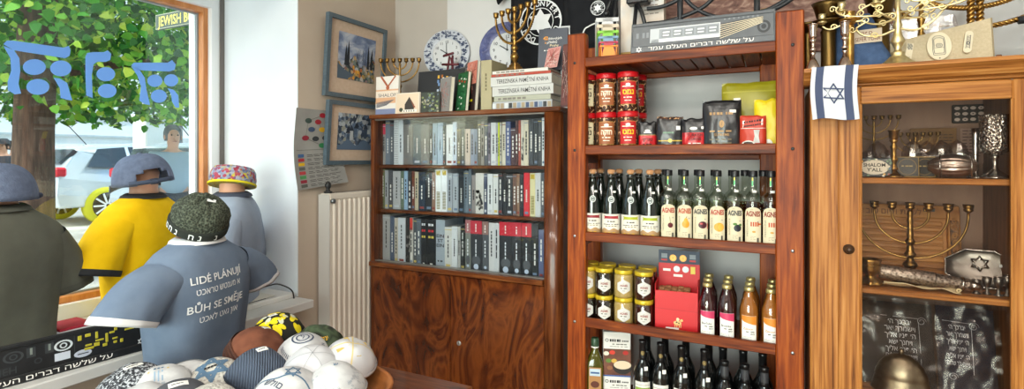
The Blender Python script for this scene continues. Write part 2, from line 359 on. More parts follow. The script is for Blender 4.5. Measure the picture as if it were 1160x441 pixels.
# ---- cars
def car(label, loc, body, wheel, seed=0):
    t = thing('car', label, 'car', loc, rad(90)); B = mat(body, .25, .3, coat=.6); G = mat('#3a444c', .08); K = mat('#15171a', .5)
    prof = [(-2.05, .32), (-2.1, .55), (-2.05, .85), (-1.98, 1.0), (-1.72, 1.34), (-1.5, 1.42), (-.6, 1.46), (.1, 1.42), (.75, 1.0), (1.6, .88), (1.98, .68), (2.02, .4), (1.9, .3)]
    wz = lambda z: .86 if z < .95 else .86 - (z - .95) * .5
    m = MB(); n = len(prof); L = [(x, -wz(z), z) for x, z in prof]; Rr = [(x, wz(z), z) for x, z in prof]
    m.add(L + Rr, [tuple(range(n)), tuple(range(2 * n - 1, n - 1, -1))] + [(i, (i + 1) % n, n + (i + 1) % n, n + i) for i in range(n)], B)
    o = m.build('body', t); bv = o.modifiers.new('round', 'BEVEL'); bv.width = .05; bv.segments = 3; bv.limit_method = 'ANGLE'
    for sd in (-1, 1):
        for poly in ([(-1.62, 1.02), (-1.4, 1.34), (-.95, 1.38), (-.95, 1.0)], [(-.88, 1.0), (-.88, 1.385), (-.25, 1.385), (-.25, .99)], [(-.18, .99), (-.18, 1.385), (.1, 1.36), (.6, 1.0)]):
            g = MB(); g.add([(x, sd * (wz(z) + .006), z) for x, z in poly] + [(x, sd * (wz(z) - .02), z) for x, z in poly], [(0, 1, 2, 3), (7, 6, 5, 4), (0, 1, 5, 4), (1, 2, 6, 5), (2, 3, 7, 6), (3, 0, 4, 7)], G); g.build('side_window', t)
    for nm, a, c in (('windscreen', (.14, 1.395), (.7, 1.03)), ('rear_window', (-1.94, 1.07), (-1.76, 1.31))):
        g = MB(); q = [(a[0], -.66, a[1]), (a[0], .66, a[1]), (c[0], .74, c[1]), (c[0], -.74, c[1])]; off = V((.03, 0, .03)) if nm == 'windscreen' else V((-.03, 0, .02))
        g.add([V(p) + off for p in q] + [V(p) - off for p in q], [(0, 1, 2, 3), (7, 6, 5, 4), (0, 1, 5, 4), (1, 2, 6, 5), (2, 3, 7, 6), (3, 0, 4, 7)], G); g.build(nm, t)
    for sd in (-1, 1):
        for x in (-1.35, 1.3):
            wv = MB(); Mx = Matrix.Translation((x, sd * .8, .33)) @ Matrix.Rotation(pi / 2, 4, 'X')
            wv.lathe([(0, -.1), (.25, -.1), (.33, -.08), (.33, .08), (.25, .1), (0, .1)], mat(wheel, .7), 28, Mx); wo = wv.build('wheel', t)
            h = MB(); h.lathe([(0, -.108), (.23, -.112), (.235, -.1), (.235, .1), (.23, .112), (0, .108)], K, 24, Mx)
            for j in range(10):
                a = j * pi / 5; h.box((.03, -.014, -.125), (.225, .014, .125), mat('#e6e8ea', .3), .003, Mx @ Matrix.Rotation(a, 4, 'Z'))
            h.build('alloy_rim', wo)
        q = MB(); q.box((-2.1, sd * .76 - .1, .86), (-1.93, sd * .76 + .1, 1.02), mat('#c01822', .2), .03); q.build('tail_light', t)
        q = MB(); q.box((1.72, sd * .66 - .14, .66), (1.97, sd * .66 + .14, .78), mat('#e8eef2', .1), .03); q.build('headlight', t)
        q = MB(); q.box((.35, sd * .92 - .1, .98), (.5, sd * .92 + .1, 1.1), B, .03); q.build('wing_mirror', t)
    q = MB(); q.tube([(-1.25, 0, 1.42), (-1.62, 0, 1.86)], .008, K, 6); q.build('aerial', t)
    return t
car('silver hatchback parked behind the tree trunk, red tail light showing', (-11.6, 6.6, GZ), '#c9d2da', '#c8c428')  # yellow tyre colour paints in the yellow shirt's reflection on the window glass
car('grey hatchback parked nearer the shop window, aerial above the blue-grey cap', (-8.6, 6.75, GZ), '#aebac4', '#1a1b1d')
t = thing('lamp_post', 'dark slender post rising behind the parked hatchback', 'post', (-15.2, 9.3, GZ))
p = MB(); p.lathe([(0, 0), (.12, 0), (.11, .3), (.06, .34), (.05, 4), (0, 4)], mat('#39434a', .5), 12); p.build('pole', t)
p = MB(); p.lathe([(0, 4), (.05, 4), (.16, 4.35), (.2, 4.4), (.05, 4.55), (0, 4.55)], mat('#39434a', .5), 12); p.build('lamp_head', t)
a0 = onX(161, 165, -9.8); t = thing('post_box', 'pale grey upright service pillar beyond the window, right of the parked cars', 'pillar', (-9.8, a0.y + .15, GZ))
p = MB(); p.box((-.2, -.2, 0), (.2, .2, 1.85), mat('#dfe4e6', .6), .02); p.build('body', t); p = MB(); p.box((-.23, -.23, 1.85), (.23, .23, 1.92), mat('#eceeee', .6), .02); p.build('cap', t)
# ---- projecting sign above the pavement
t = thing('shop_sign', 'dark sign with pale lettering hung outside behind the window glass', 'sign', (-3.3, 2.0, 2.31))
p = MB(); p.box((-.225, 0, 0), (.34, .018, .098), mat('#47544e', .5), .003); p.build('board', t)
p = MB(); p.box((-.222, -.002, .003), (.337, 0, .095), mat('#9aa08a', .5), 0); p.box((-.217, -.0028, .008), (.332, -.0018, .09), mat('#424e48', .5), 0)
fn = flat((0, -.0035, 0)); p.text('JEWISH BOOKS', .06, -.195, .02, fn, mat('#e8e060', .5), .01, width=.5, align='l'); p.build('lettering', t)
p = MB(); p.box((.34, .004, .04), (.375, .014, .058), BLACKM); p.build('bracket', t)
# ---- passers-by, seen from the shoulders up
SKIN = mat('#c9977c', .55)
def person(label, loc, rz, coat, hair, cap=None, trousers='#2a2d36'):
    t = thing('person', label, 'person', loc, rz)
    def skin(name, vs, es, rs, m, par, root=0):
        me = bpy.data.meshes.new(name); me.from_pydata(vs, es, []); me.materials.append(m); o = bpy.data.objects.new(name, me); C.objects.link(o); o.parent = par
        sk = o.modifiers.new('skin', 'SKIN'); sk.use_smooth_shade = True
        for i, r in enumerate(rs): me.skin_vertices[0].data[i].radius = r if isinstance(r, tuple) else (r, r); me.skin_vertices[0].data[i].use_root = (i == root)
        ss = o.modifiers.new('smooth', 'SUBSURF'); ss.levels = 2; ss.render_levels = 2; return o
    arm = lambda s: [(s * .19, 0, 1.42), (s * .25, .03, 1.15), (s * .2, -.1, .95)]
    leg = lambda s: [(s * .1, 0, .9), (s * .11, -.01, .48), (s * .11, .03, .08), (s * .115, -.13, .04)]
    vs = [(0, 0, .98), (0, 0, 1.2), (0, .01, 1.4), (0, .01, 1.5), (0, -.01, 1.58), (0, -.015, 1.66), (0, .0, 1.745)]
    es = [(i, i + 1) for i in range(6)]; rs = [(.14, .1), (.14, .1), (.13, .09), (.052, .055), (.066, .075), (.076, .096), (.055, .07)]
    for s in (-1, 1):
        b0 = len(vs); vs += arm(s); es += [(2, b0), (b0, b0 + 1), (b0 + 1, b0 + 2)]; rs += [.06, .045, .034]
        b0 = len(vs); vs += leg(s); es += [(0, b0), (b0, b0 + 1), (b0 + 1, b0 + 2), (b0 + 2, b0 + 3)]; rs += [.08, .055, .042, .035]
    body = skin('body', vs, es, rs, SKIN, t)
    vs = [(0, 0, .9), (0, 0, 1.2), (0, .01, 1.4), (0, .01, 1.465)]; es = [(0, 1), (1, 2), (2, 3)]; rs = [(.19, .13), (.18, .13), (.17, .12), (.075, .075)]
    for s in (-1, 1): b0 = len(vs); vs += arm(s); es += [(2, b0), (b0, b0 + 1), (b0 + 1, b0 + 2)]; rs += [.082, .066, .058]
    skin('jacket', vs, es, rs, mat(coat, .8), t, 0)
    vs = [(0, 0, .92)]; es = []; rs = [(.17, .12)]
    for s in (-1, 1): b0 = len(vs); vs += leg(s)[:3]; es += [(0, b0), (b0, b0 + 1), (b0 + 1, b0 + 2)]; rs += [.095, .072, .06]
    skin('trousers', vs, es, rs, mat(trousers, .8), t)
    h = MB(); sp = lambda c, r, m, sx=1, sy=1, sz=1, k=10: h.lathe([(r * sin(pi * i / k), -r * cos(pi * i / k)) for i in range(k + 1)], m, 12, Matrix.Translation(c) @ Matrix.Diagonal((sx, sy, sz, 1)))
    sp((0, -.112, 1.635), .016, SKIN, .8, 1, 1.3); [sp((s * .083, .0, 1.64), .024, SKIN, .4, .8, 1.2) for s in (-1, 1)]; [sp((s * .032, -.092, 1.665), .009, INK) for s in (-1, 1)]
    h.box((-.024, -.104, 1.588), (.024, -.09, 1.595), mat('#96564a', .6), .002); h.build('face', t)
    q = MB(); q.lathe([(.09, 1.6), (.1, 1.64), (.1, 1.7), (.085, 1.75), (.05, 1.785), (0, 1.795)], mat(hair, .8), 16, Matrix.Translation((0, .03, 0)) @ Matrix.Diagonal((.92, 1.0, 1, 1))); q.build('hair', t)
    if cap:
        q = MB(); q.lathe([(.098, 1.7), (.102, 1.72), (.09, 1.78), (.05, 1.815), (0, 1.822)], mat(cap, .8), 16, Matrix.Translation((0, .005, 0))); q.box((-.07, -.19, 1.7), (.07, -.07, 1.715), mat(cap, .8), .006); q.build('flat_cap', t)
    return t
p0 = atd(196, 187, 6.2); person('grey-haired person passing close to the window in a pale blue-grey top', (p0.x, p0.y, GZ - .22), rad(70), '#8fa3b0', '#5f6468')
p0 = atd(4, 185, 10.5); person('person in a dark flat cap and dark coat at the far pavement', (p0.x, p0.y, GZ - .25), rad(40), '#3b4048', '#38302a', '#4a4b4f')
p0 = atd(16, 185, 11.0); person('person in a navy coat walking between the flat cap and the tree trunk', (p0.x, p0.y, GZ - .25), rad(120), '#22355c', '#241c18')
# ================================================================== mannequins in T-shirts
def cloth(name, c1, c2): return pm(name, [(.3, c1), (.7, c2)], scale=14, rough=.85, bump=.55, bscale=9, spec=.2)
TORSO = [(.185, .1), (.182, .098), (.185, .102), (.194, .11), (.206, .114), (.212, .11), (.198, .1), (.15, .085), (.095, .07), (.068, .062)]
TZ = [.0, .08, .16, .25, .33, .39, .435, .475, .505, .522]
def torso_r(z):
    for i in range(len(TZ) - 1):
        if z <= TZ[i + 1]:
            t = (i + (z - TZ[i]) / (TZ[i + 1] - TZ[i])) / (len(TZ) - 1); return crom(TORSO, t)
    return TORSO[-1]
def sup(rx, ry, a, e=2.5):
    c, s_ = cos(a), sin(a); return (rx * abs(c) ** (2 / e) * (1 if c >= 0 else -1), ry * abs(s_) ** (2 / e) * (1 if s_ >= 0 else -1))
def torso_fn(off=.004):
    def f(x, z):
        rx, ry = torso_r(z); q = min(abs(x) / rx, .995); return (x, -(ry * (1 - q ** 2.5) ** (1 / 2.5)) - off - wr(x, z), z)
    return f
def wr(x, z): return .007 * noise.noise(V((x * 16, z * 4.5, 1.7))) * min(1, z / .1 + .4)
def mannequin(label, loc, rz, shirt, collar, hem, zh=.03, sleeve=(.295, .305), kid=1.0, stub=SKIN, slv=True):
    t = thing('shirt_mannequin', label, 'mannequin', loc, rz)
    b = MB(); b.lathe([(0, .0), (.13, .0), (.135, .01), (.15, .06), (0, .06)], BLACKM, 28, sy=.62); b.build('stand_base', t); b = MB()
    b.lathe([(.0, .48), (.06, .5), (.056, .54), (.056, .58), (.062, .615), (.05, .64), (0, .65)], stub, 24, sy=.92); b.build('neck_form', t)
    m = MB(); rings = []; n = 44
    for i in range(45):
        z = zh + (.522 - zh) * i / 44; rx, ry = torso_r(z); r = []
        for j in range(n):
            x, y = sup(rx, ry, 2 * pi * j / n); k = 1 + (wr(x, z) / max(ry, .05)); r.append((x * k, y * k, z))
        rings.append(r)
    m.loft(rings, shirt, False, False); m.loft([[(x * .985, y * .985, z) for x, y, z in r] for r in rings[:6]], shirt, False, False)
    sh = m.build('t_shirt', t)
    def cuff(s):
        a = V((s * .145, 0, .402)); d = V((s * sleeve[0], -.01, sleeve[1])); ax0 = (d - a).normalized(); px = V((0, 1, 0))
        R = []; N = 28
        for i in range(17):
            f = i / 16; ax = ax0.lerp(V((s * .12, 0, -1)), f * .75).normalized(); pz = ax.cross(px).normalized(); c = a.lerp(d, f) + V((0, 0, .018 * sin(pi * f))); h = .07 + .03 * f; w = .086 - .01 * f
            R.append([tuple(c + px * (w * cos(2 * pi * j / N) + .003 * sin(j * 2 + f * 7) * f) + pz * h * sin(2 * pi * j / N)) for j in range(N)])
        return R
    for s in ((-1, 1) if slv else ()):
        R = cuff(s); q = MB(); q.loft(R, shirt, False, False); q.loft([[tuple(V(p).lerp(sum((V(u) for u in r), V()) / len(r), .03)) for p in r] for r in R[8:]], shirt, False, False); so = q.build('sleeve', sh)
        q = MB(); q.loft([[tuple(V(p).lerp(sum((V(u) for u in r), V()) / len(r), -.015)) for p in r] for r in R[15:]], hem, False, False); ax = (V(R[16][0]) - V(R[15][0])) * .6
        q.loft([[tuple(V(p).lerp(sum((V(u) for u in R[16]), V()) / 28, -.015)) for p in R[16]], [tuple(V(p) + ax) for p in R[16]], [tuple(V(p).lerp(sum((V(u) for u in R[16]), V()) / 28, .05)) for p in R[16]]], hem, False, False); q.build('sleeve_hem', so)
    q = MB(); q.loft([[(*sup(.084 + dr, .074 + dr, 2 * pi * j / 32, 2.1), z) for j in range(32)] for dr, z in ((.010, .503), (.006, .514), (-.012, .526), (-.016, .524), (-.012, .512))], collar, False, False); q.build('collar', sh)
    return t, sh
BLUE = cloth('slate_blue_jersey', '#67768c', '#728196'); OLIVE = cloth('olive_grey_jersey', '#5f6056', '#6a6b60'); YEL = cloth('yellow_jersey', '#e2b400', '#f0c310'); LBLUE = cloth('pale_blue_grey_jersey', '#93a0b4', '#9eaabd')
pb = atd(224, 300, 1.87); TAB = .70
m1, sh1 = mannequin('mannequin in slate-blue T-shirt with white Czech and Yiddish lettering on the back', (pb.x, pb.y, TAB), rad(105), BLUE, mat('#d8d8da', .8), mat('#dcdcde', .8))
q = MB(); fn = torso_fn(.0045); LT = mat('#eef0f2', .7)
q.text('LIDÉ PLÁNUJÍ', .024, -.03, .385, fn, LT, .012, width=.215); q.text(heb('א מענטש טראכט'), .021, -.026, .348, fn, LT, .004, width=.19); q.build('lettering', sh1); q = MB()
q.text('BŮH SE SMĚJE', .024, -.032, .292, fn, LT, .012, width=.23); q.text(heb('און גאט לאכט'), .021, -.026, .255, fn, LT, .004, width=.165); q.build('lettering', sh1)
py = onX(163, 260, -2.5)
m2, _ = mannequin('mannequin in bright yellow T-shirt with black collar standing on the window sill', (py.x, py.y, SILL), rad(112), YEL, mat('#1d1e22', .8), mat('#1d1e22', .8), sleeve=(.265, .225))
po = onX(-4, 260, -2.33)
m3, _ = mannequin('mannequin in plain olive-grey T-shirt on the window sill beside the black plate holder', (po.x, po.y, SILL), rad(112), OLIVE, mat('#55564d', .8), mat('#55564d', .8), sleeve=(.235, .2))
pl = onY(263, 260, 1.6)
m4, _ = mannequin('mannequin in pale blue-grey T-shirt at the sill corner by the white reveal', (pl.x, 1.6, SILL), rad(128), LBLUE, mat('#3b4254', .8), mat('#8f9bb0', .8), sleeve=(.235, .2))
# ---- hats resting on the mannequins
def hatbase(name, label, top, scale, tilt, rz, group=None):
    o = thing(name, label, 'hat', top, 0); o.rotation_euler = (tilt[0], tilt[1], rz); o.scale = (scale,) * 3; return o
KNITG = pm('dark_green_knit', [(.2, '#23281f'), (.5, '#3c4236'), (.8, '#5a6152')], 'voronoi', 130, rough=.95, bump=1.0, bscale=130)
hb = hatbase('knitted_beanie', 'dark green knitted beanie with white Hebrew letters round its band', (0, 0, 0), 1, (0, 0), 0)
hb.matrix_world = Matrix.Translation((pb.x + .0, pb.y, TAB + .556)) @ aim((.45, -.05, .85), (.6, .8, 0)) @ Matrix.Diagonal((.86, .86, .86, 1))
q = MB(); pr = [(.104, .03), (.107, .05), (.104, .075), (.094, .1), (.075, .12), (.05, .132), (.024, .138), (0, .139)]
rings = []
for r, z in pr: rings.append([(r * (1 + .035 * (z > .05) * cos(6 * a)) * cos(a), r * (1 + .035 * (z > .05) * cos(6 * a)) * sin(a), z - .006 * (z > .12) * cos(6 * a)) for a in [2 * pi * j / 48 for j in range(48)]])
q.loft(rings, KNITG, False, False); q.build('crown', hb)
q = MB(); q.lathe([(.103, .0), (.108, -.002), (.111, .004), (.112, .03), (.11, .036), (.104, .037)], mat('#252a24', .9), 48); bd = q.build('band', hb)
q = MB(); fb = cyl(.112, 0, .0012)
for i, ch in enumerate('נ נח נחמ'): 
    if ch != ' ': q.text(ch, .024, .1 - i * .03 - .03, .006, fb, mat('#e8ece8', .8), .015)
q.build('lettering', bd)
q = MB(); q.rect(-.016, -.01, .016, .01, flat((.02, -.02, .141), (1, 0, 0), (0, 1, .05)), mat('#e6e8ea', .7)); q.build('price_tag', hb)
DEN = pm('blue_grey_cotton', [(.3, '#56617a'), (.7, '#66718a')], scale=60, rough=.9, bump=.4)
def ballcap(label, top, tilt, rz):
    h = hatbase('baseball_cap', label, top, 1, tilt, rz); q = MB(); N = 48; rings = []
    for i in range(13):
        a = pi / 2 * i / 12; rings.append([(.102 * cos(a) ** .7 * cos(t) if i < 12 else 0, .112 * cos(a) ** .7 * sin(t) if i < 12 else 0, .125 * sin(a)) for t in [2 * pi * j / N for j in range(N)]])
    vs = [p for r in rings for p in r]; fs = []
    for i in range(12):
        for j in range(N):
            k = (j + 1) % N; z = vs[i * N + j]
            if z[1] < -.02 and abs(z[0]) < .056 and z[2] < .062 - 11 * z[0] ** 2 and i < 6: continue      # the gap above the strap
            fs.append((i * N + j, i * N + k, (i + 1) * N + k, (i + 1) * N + j))
    q.add(vs, fs, DEN, True); o = q.build('crown', h); s_ = o.modifiers.new('thick', 'SOLIDIFY'); s_.thickness = .003
    q = MB(); q.tube([(-.07, -.083, .012), (-.045, -.103, .012), (0, -.116, .012), (.045, -.103, .012), (.07, -.083, .012)], .009, mat('#3f485c', .9), 8); q.box((-.014, -.121, .0), (.014, -.112, .024), mat('#2c3244', .5), .003); q.build('strap', h)
    q = MB(); rows = []
    for i in range(7):
        f = i / 6; rows.append([(x, .09 + f * .085 * (1 - (x / .1) ** 2) + .0 , .004 - f * .02 - 1.6 * x * x * f) for x in [-.09 + .18 * j / 14 for j in range(15)]])
    q.loft(rows, DEN, False, False, close=False); o = q.build('brim', h); s_ = o.modifiers.new('thick', 'SOLIDIFY'); s_.thickness = .004
    q = MB(); q.lathe([(.01, .122), (.008, .128), (0, .13)], DEN, 12); q.build('button', h); return h
ballcap('blue-grey baseball cap, strap to the back, on the yellow shirt mannequin', (py.x + .0, py.y, SILL + .568), (rad(0), rad(-8)), rad(78)).scale = (1.13, 1.13, 1.05)
ballcap('blue-grey baseball cap on the olive shirt mannequin', (po.x, po.y, SILL + .538), (rad(0), rad(0)), rad(200))
hp = hatbase('embroidered_skullcap', 'tall skullcap with red, white and yellow embroidery on the pale blue mannequin', (pl.x, 1.6, SILL + .58), 1, (0, 0), 0)
hp.matrix_world = Matrix.Translation((pl.x, 1.6, SILL + .552)) @ aim((-.12, .22, .95))
EMB = pm('bright_embroidery', [(0, '#8a1f3a'), (.2, '#b04a5c'), (.3, '#4a5a86'), (.5, '#a8acbc'), (.7, '#7c86a6'), (.88, '#c9b83a'), (1, '#a83048')], 'cells', 95, rough=.8, bump=.5)
q = MB(); q.lathe([(.098, .0), (.099, .03), (.094, .062), (.084, .08), (.05, .088), (0, .09)], EMB, 40); q.build('crown', hp)
q = MB(); q.lathe([(.0985, 0), (.1015, .0), (.1018, .009), (.1, .01)], mat('#d8c81e', .8), 40); q.build('trim_band', hp)
# ================================================================== things on the sill
# vehicle plate holder, black: cut-out ornaments and a Hebrew motto
def plate_holder(label, A, B, tilt, base, orn, kind):
    A = V(A); B = V(B); d = (B - A); L = .52; ux = d.normalized(); t = thing('plate_holder', label, 'number plate holder', A)
    n = V((0, 0, 1)).cross(ux).normalized(); up = (V((0, 0, 1)) * cos(tilt) + n * sin(tilt)).normalized()      # n points away from the viewer
    f = lambda o=0: flat(n * -o, ux, up)
    Mx = Matrix((ux, n, up)).transposed().to_4x4()
    q = MB(); q.box((0, 0, 0), (L, .006, .118), base, .002, Mx); q.box((0, -.006, 0), (L, .006, .026), base, .003, Mx); q.box((0, -.004, .108), (L, .006, .122), base, .003, Mx); q.box((0, -.004, .0), (.006, .006, .122), base, .002, Mx); q.box((L - .006, -.004, 0), (L, .006, .122), base, .002, Mx)
    q.build('panel', t)
    q = MB(); q.text(heb('על שלשה דברים העלם עמד'), .0155, L * orn['tx'], .0065, f(.0066), mat('#f2ece6', .6), 0, width=orn['tw']); q.build('lettering', t); q = MB(); q.star(L * orn['sx'], .034 if kind else .013, .011, .002, f(.0067 if not kind else .0012), mat('#e8e8ea', .6)); q.build('star_mark', t)
    q = MB(); g = f(.0012)
    if kind:          # black holder
        YG = mat('#b4a82a', .6); GL = mat('#c9d0d4', .4); DK = mat('#0c0d0f', .6); R_ = random.Random(4)
        for cx in (.13, .25): q.disc(cx, .083, .024, .017, g, GL if cx > .2 else mat('#3a3d40', .5), 20, inner=.74); q.disc(cx, .083, .01, .009, g, GL if cx > .2 else mat('#3a3d40', .5), 14, inner=.6)
        for cx in (.171, .215): q.rect(cx - .011, .07, cx + .011, .1, g, mat('#35383b', .4)); q.rect(cx - .003, .078, cx + .003, .098, f(.0016), mat('#77807a', .5))
        q.rect(.227, .038, .267, .062, g, mat('#c4cad6', .5)); q.disc(.187, .055, .01, .009, g, mat('#33363a', .4), 14, inner=.6); q.rect(.093, .04, .125, .058, g, mat('#26282a', .4))
        q.text('MEH', .02, .11, .035, f(.0014), mat('#34373a', .4), .01)
        q.rect(.277, .004 + .03, .279, .106, g, mat('#3a3d40', .4))
        for (x, y, w, h) in [(.362, .085, .008, .016), (.376, .092, .012, .01), (.376, .062, .014, .006), (.374, .05, .02, .008), (.396, .08, .006, .022), (.393, .055, .012, .012), (.396, .07, .018, .006), (.416, .06, .006, .03), (.41, .048, .01, .01), (.424, .085, .012, .007), (.434, .092, .007, .01), (.43, .064, .012, .006), (.432, .05, .008, .008), (.446, .048, .007, .012), (.456, .084, .022, .006), (.478, .092, .016, .006), (.492, .07, .007, .024), (.5, .055, .006, .006)]:
            x = .287 + (x - .362) * 1.4; w *= 1.3
            q.box((x, -.0022, y), (x + w, 0, y + h), YG, .001, Mx)
        q.disc(.3, .043, .024, .012, f(.0014), mat('#b7bccb', .5), 18); q.rect(.285, .041, .315, .044, f(.0018), DK)
    else:             # grey holder
        SV = mat('#c6cace', .35, .3); MD = mat('#7d8288', .4)
        q.rect(.075, .036, .335, .094, g, SV); q.rect(.079, .04, .331, .09, f(.0016), mat('#8f959b', .4)); q.rect(.079, .036, .331, .05, f(.002), mat('#dde0e3', .4))
        q.rect(.075, .036, .11, .094, f(.002), mat('#b8bdc2', .4))
        for i in range(5): q.rect(.12 + i * .043, .055, .155 + i * .043, .084, f(.0022), MD); q.rect(.124 + i * .043, .06, .148 + i * .043, .066, f(.0026), SV); q.rect(.124 + i * .043, .072, .15 + i * .043, .079, f(.0026), SV)
        for i in range(7):
            y = .032 + i * .008; p0_ = (.335, .03 + i * .0085); q.bar(p0_, (.478, .076 + i * .0035), .0022, f(.002), mat('#e6d8b8', .4)); q.bar((p0_[0], p0_[1] + .004), (.478, .078 + i * .0035), .002, f(.0021), mat('#2c2e31', .4))
        q.disc(.482, .06, .022, .024, f(.0018), mat('#2f3236', .5), 20); q.disc(.482, .06, .014, .016, f(.0022), mat('#5a5e63', .5), 16, inner=.6)
        for x in (.02, .044, .06): q.rect(x, .06, x + .01, .082, g, MD)
        for i in range(8): q.disc(.35 + i * .016, .103, .004, .003, g, MD, 10)
    q.build('ornament', t); return t
BLKP = pm('black_moulded_plastic', [(.3, '#1a1b1d'), (.7, '#222325')], scale=40, rough=.38)
A = V((-2.043, .706, SILL)); B_ = V((-1.997, 1.14, SILL)); ex = (B_ - A).normalized()
plate_holder('black number plate holder with Hebrew motto leaning along the window sill', tuple(B_ - ex * .52), tuple(B_), rad(4), BLKP, dict(tx=.36, tw=.385, sx=.9), 1)
# white display board, papers and black cable at the far end of the sill
t = thing('display_board', 'white low board lying at the end of the window sill', 'board', (-2.13, 1.6, SILL)); q = MB(); q.box((-.16, -.28, 0), (.03, .24, .022), mat('#dedcd8', .6), .003); q.build('panel', t)
q = MB(); q.box((-.12, -.12, 0), (.0, .12, .004), mat('#39425c', .7), .001); q.box((-.1, -.02, .004), (.005, .17, .006), PAPER, .001); tag(q.build('leaflet', None, (-2.13, 1.58, SILL + .022)), 'navy and white leaflets lying on the low white board', 'leaflet')
q = MB(); pts = [onX(287, 326, -2.3), onX(300, 325, -2.2), onX(313, 322, -2.12), onX(324, 325, -2.085), onX(331, 330, -2.085), onX(333, 338, -2.085), onX(334, 345, -2.09), onX(333, 352, -2.09)]
q.tube([crom(pts, i / 30) for i in range(31)], .0035, BLACKM, 6); tag(q.build('power_cord'), 'thin black cord dropping from the window sill beside the radiator', 'cord')
q = MB(); ORS = mat('#c8834a', .5)
t = thing('paper_stack', 'white and red leaflets between the olive and yellow mannequins', 'leaflets', (-2.4, onX(75, 330, -2.4).y + .02, SILL)); q.box((-.08, -.09, 0), (.1, .06, .02), PAPER, .001); q.box((-.07, -.08, .02), (.08, .05, .045), mat('#d9dce2', .7), .001); q.build('pages', t)
q = MB(); q.box((-.06, -.07, .045), (.07, .04, .055), mat('#b3263a', .6), .001); q.build('cover', t)
# ================================================================== pictures on the left wall
FRB = pm('blue_grey_frame', [(.3, '#46545f'), (.7, '#55656f')], scale=20, stretch=(1, 8, 8), rough=.4)
MATB = pm('beige_mount', [(.3, '#bca48f'), (.7, '#c6af9b')], scale=50, rough=.9)
SKYP = pm('painted_winter_town_sky', [(.2, '#39415c'), (.45, '#6f7d9b'), (.6, '#a9b0c0'), (.8, '#c9bfb4')], scale=9, rough=.7, dist=1.2, stretch=(1, 1, 1.6))
TOWN = pm('painted_town_daubs', [(0, '#1c2127'), (.3, '#39454a'), (.45, '#6b7a76'), (.6, '#8a7a54'), (.72, '#b48a3a'), (.85, '#a9b2bc'), (1, '#7a3f2a')], 'cells', 60, rough=.7)
TOWN2 = pm('painted_blue_town_daubs', [(0, '#1d2430'), (.35, '#3b4a60'), (.55, '#62748c'), (.72, '#8b8c80'), (.85, '#a9b4c0'), (1, '#5a4a3a')], 'cells', 55, rough=.7)
def picture(label, y0, y1, z0, z1, seed, lean):
    t = thing('framed_picture', label, 'picture', (XL + .004, y0, z0)); w = y1 - y0; h = z1 - z0; x0 = .018
    P = lambda u, v, o=0: (x0 + o + lean * v / h, u, v)
    q = MB()
    fw = .022
    for a, b, c, d in ((0, 0, w, fw), (0, h - fw, w, h), (0, fw, fw, h - fw), (w - fw, fw, w, h - fw)):
        q.add([P(a, b, -.012), P(c, b, -.012), P(c, d, -.012), P(a, d, -.012), P(a, b, .012), P(c, b, .012), P(c, d, .012), P(a, d, .012)], [(0, 1, 2, 3), (7, 6, 5, 4), (0, 1, 5, 4), (1, 2, 6, 5), (2, 3, 7, 6), (3, 0, 4, 7)], FRB)
    q.build('frame', t)
    fn = lambda o: (lambda x, y: P(x, y, o))
    q = MB(); q.rect(fw * .8, fw * .8, w - fw * .8, h - fw * .8, fn(-.002), MATB); q.build('mount', t)
    q = MB(); a, b, c, d = w * .19, h * .24, w * .82, h * .82; g = fn(0); q.rect(a, b, c, d, g, SKYP if seed == 1 else TOWN2)
    g = fn(.0008); R_ = random.Random(seed)
    if seed == 1:
        q.strip(a, c, lambda x: b, lambda x: b + (d - b) * (.42 + .1 * sin(x * 40) + .05 * sin(x * 95)), g, TOWN, 24)
        g = fn(.0012)
        for u in (.2, .26, .8, .9):
            X = a + (c - a) * u; hh = R_.uniform(.15, .4); q.poly([(X - .01, b + .3 * (d - b)), (X + .01, b + .3 * (d - b)), (X + .008, b + (.5 + hh * .3) * (d - b)), (X, b + (.65 + hh * .6) * (d - b)), (X - .008, b + (.5 + hh * .3) * (d - b))], g, mat('#20242c', .7))
        for i in range(26):
            X = a + (c - a) * R_.uniform(.45, .98); y = b + (d - b) * R_.uniform(.3, .5); q.bar((X, y), (X + R_.uniform(-.02, .02), y + R_.uniform(.03, .09)), .0013, g, mat('#23221f', .7))
        for i in range(8): q.disc(a + (c - a) * R_.uniform(.4, .65), b + (d - b) * R_.uniform(.05, .3), .008, .011, fn(.0013), mat(R_.choice(['#c98a2a', '#a8602a', '#d8b04a']), .7), 8)
        q.poly([(a, b + .0), (a + .07, b), (a + .12, b + .03), (a + .05, b + .05), (a, b + .08)], fn(.0015), mat('#4a5968', .7))
    else:
        for i in range(9):
            X = a + (c - a) * R_.uniform(.05, .85); y = b + (d - b) * R_.uniform(.2, .6); q.rect(X, y, X + .025, y + R_.uniform(.03, .07), g, mat(R_.choice(['#7f90a8', '#566880', '#a9afb4', '#39465a']), .7)); q.poly([(X - .005, y + .05), (X + .03, y + .05), (X + .012, y + .08)], fn(.0012), mat('#2a3342', .7))
        q.strip(a, c, lambda x: b, lambda x: b + (d - b) * (.2 + .08 * sin(x * 50)), fn(.0014), mat('#53657c', .7), 20)
    q.build('painting', t)
    return t
P1 = [onX(366, 14, -2.08), onX(432.5, 39, -2.08)]; P2 = [onX(367, 112, -2.08), onX(425, 118, -2.08)]
picture('blue-framed painting of a town with spires under a dusky sky, hung uppermost', P1[0].y, P1[1].y, onX(367, 108, -2.08).z, P1[0].z, 1, .03)
picture('blue-framed painting of a bluish town, hung lower and overlapping the paper chart', P2[0].y, P2[1].y + .03, onX(367, 187, -2.08).z, P2[0].z - .004, 2, .025)
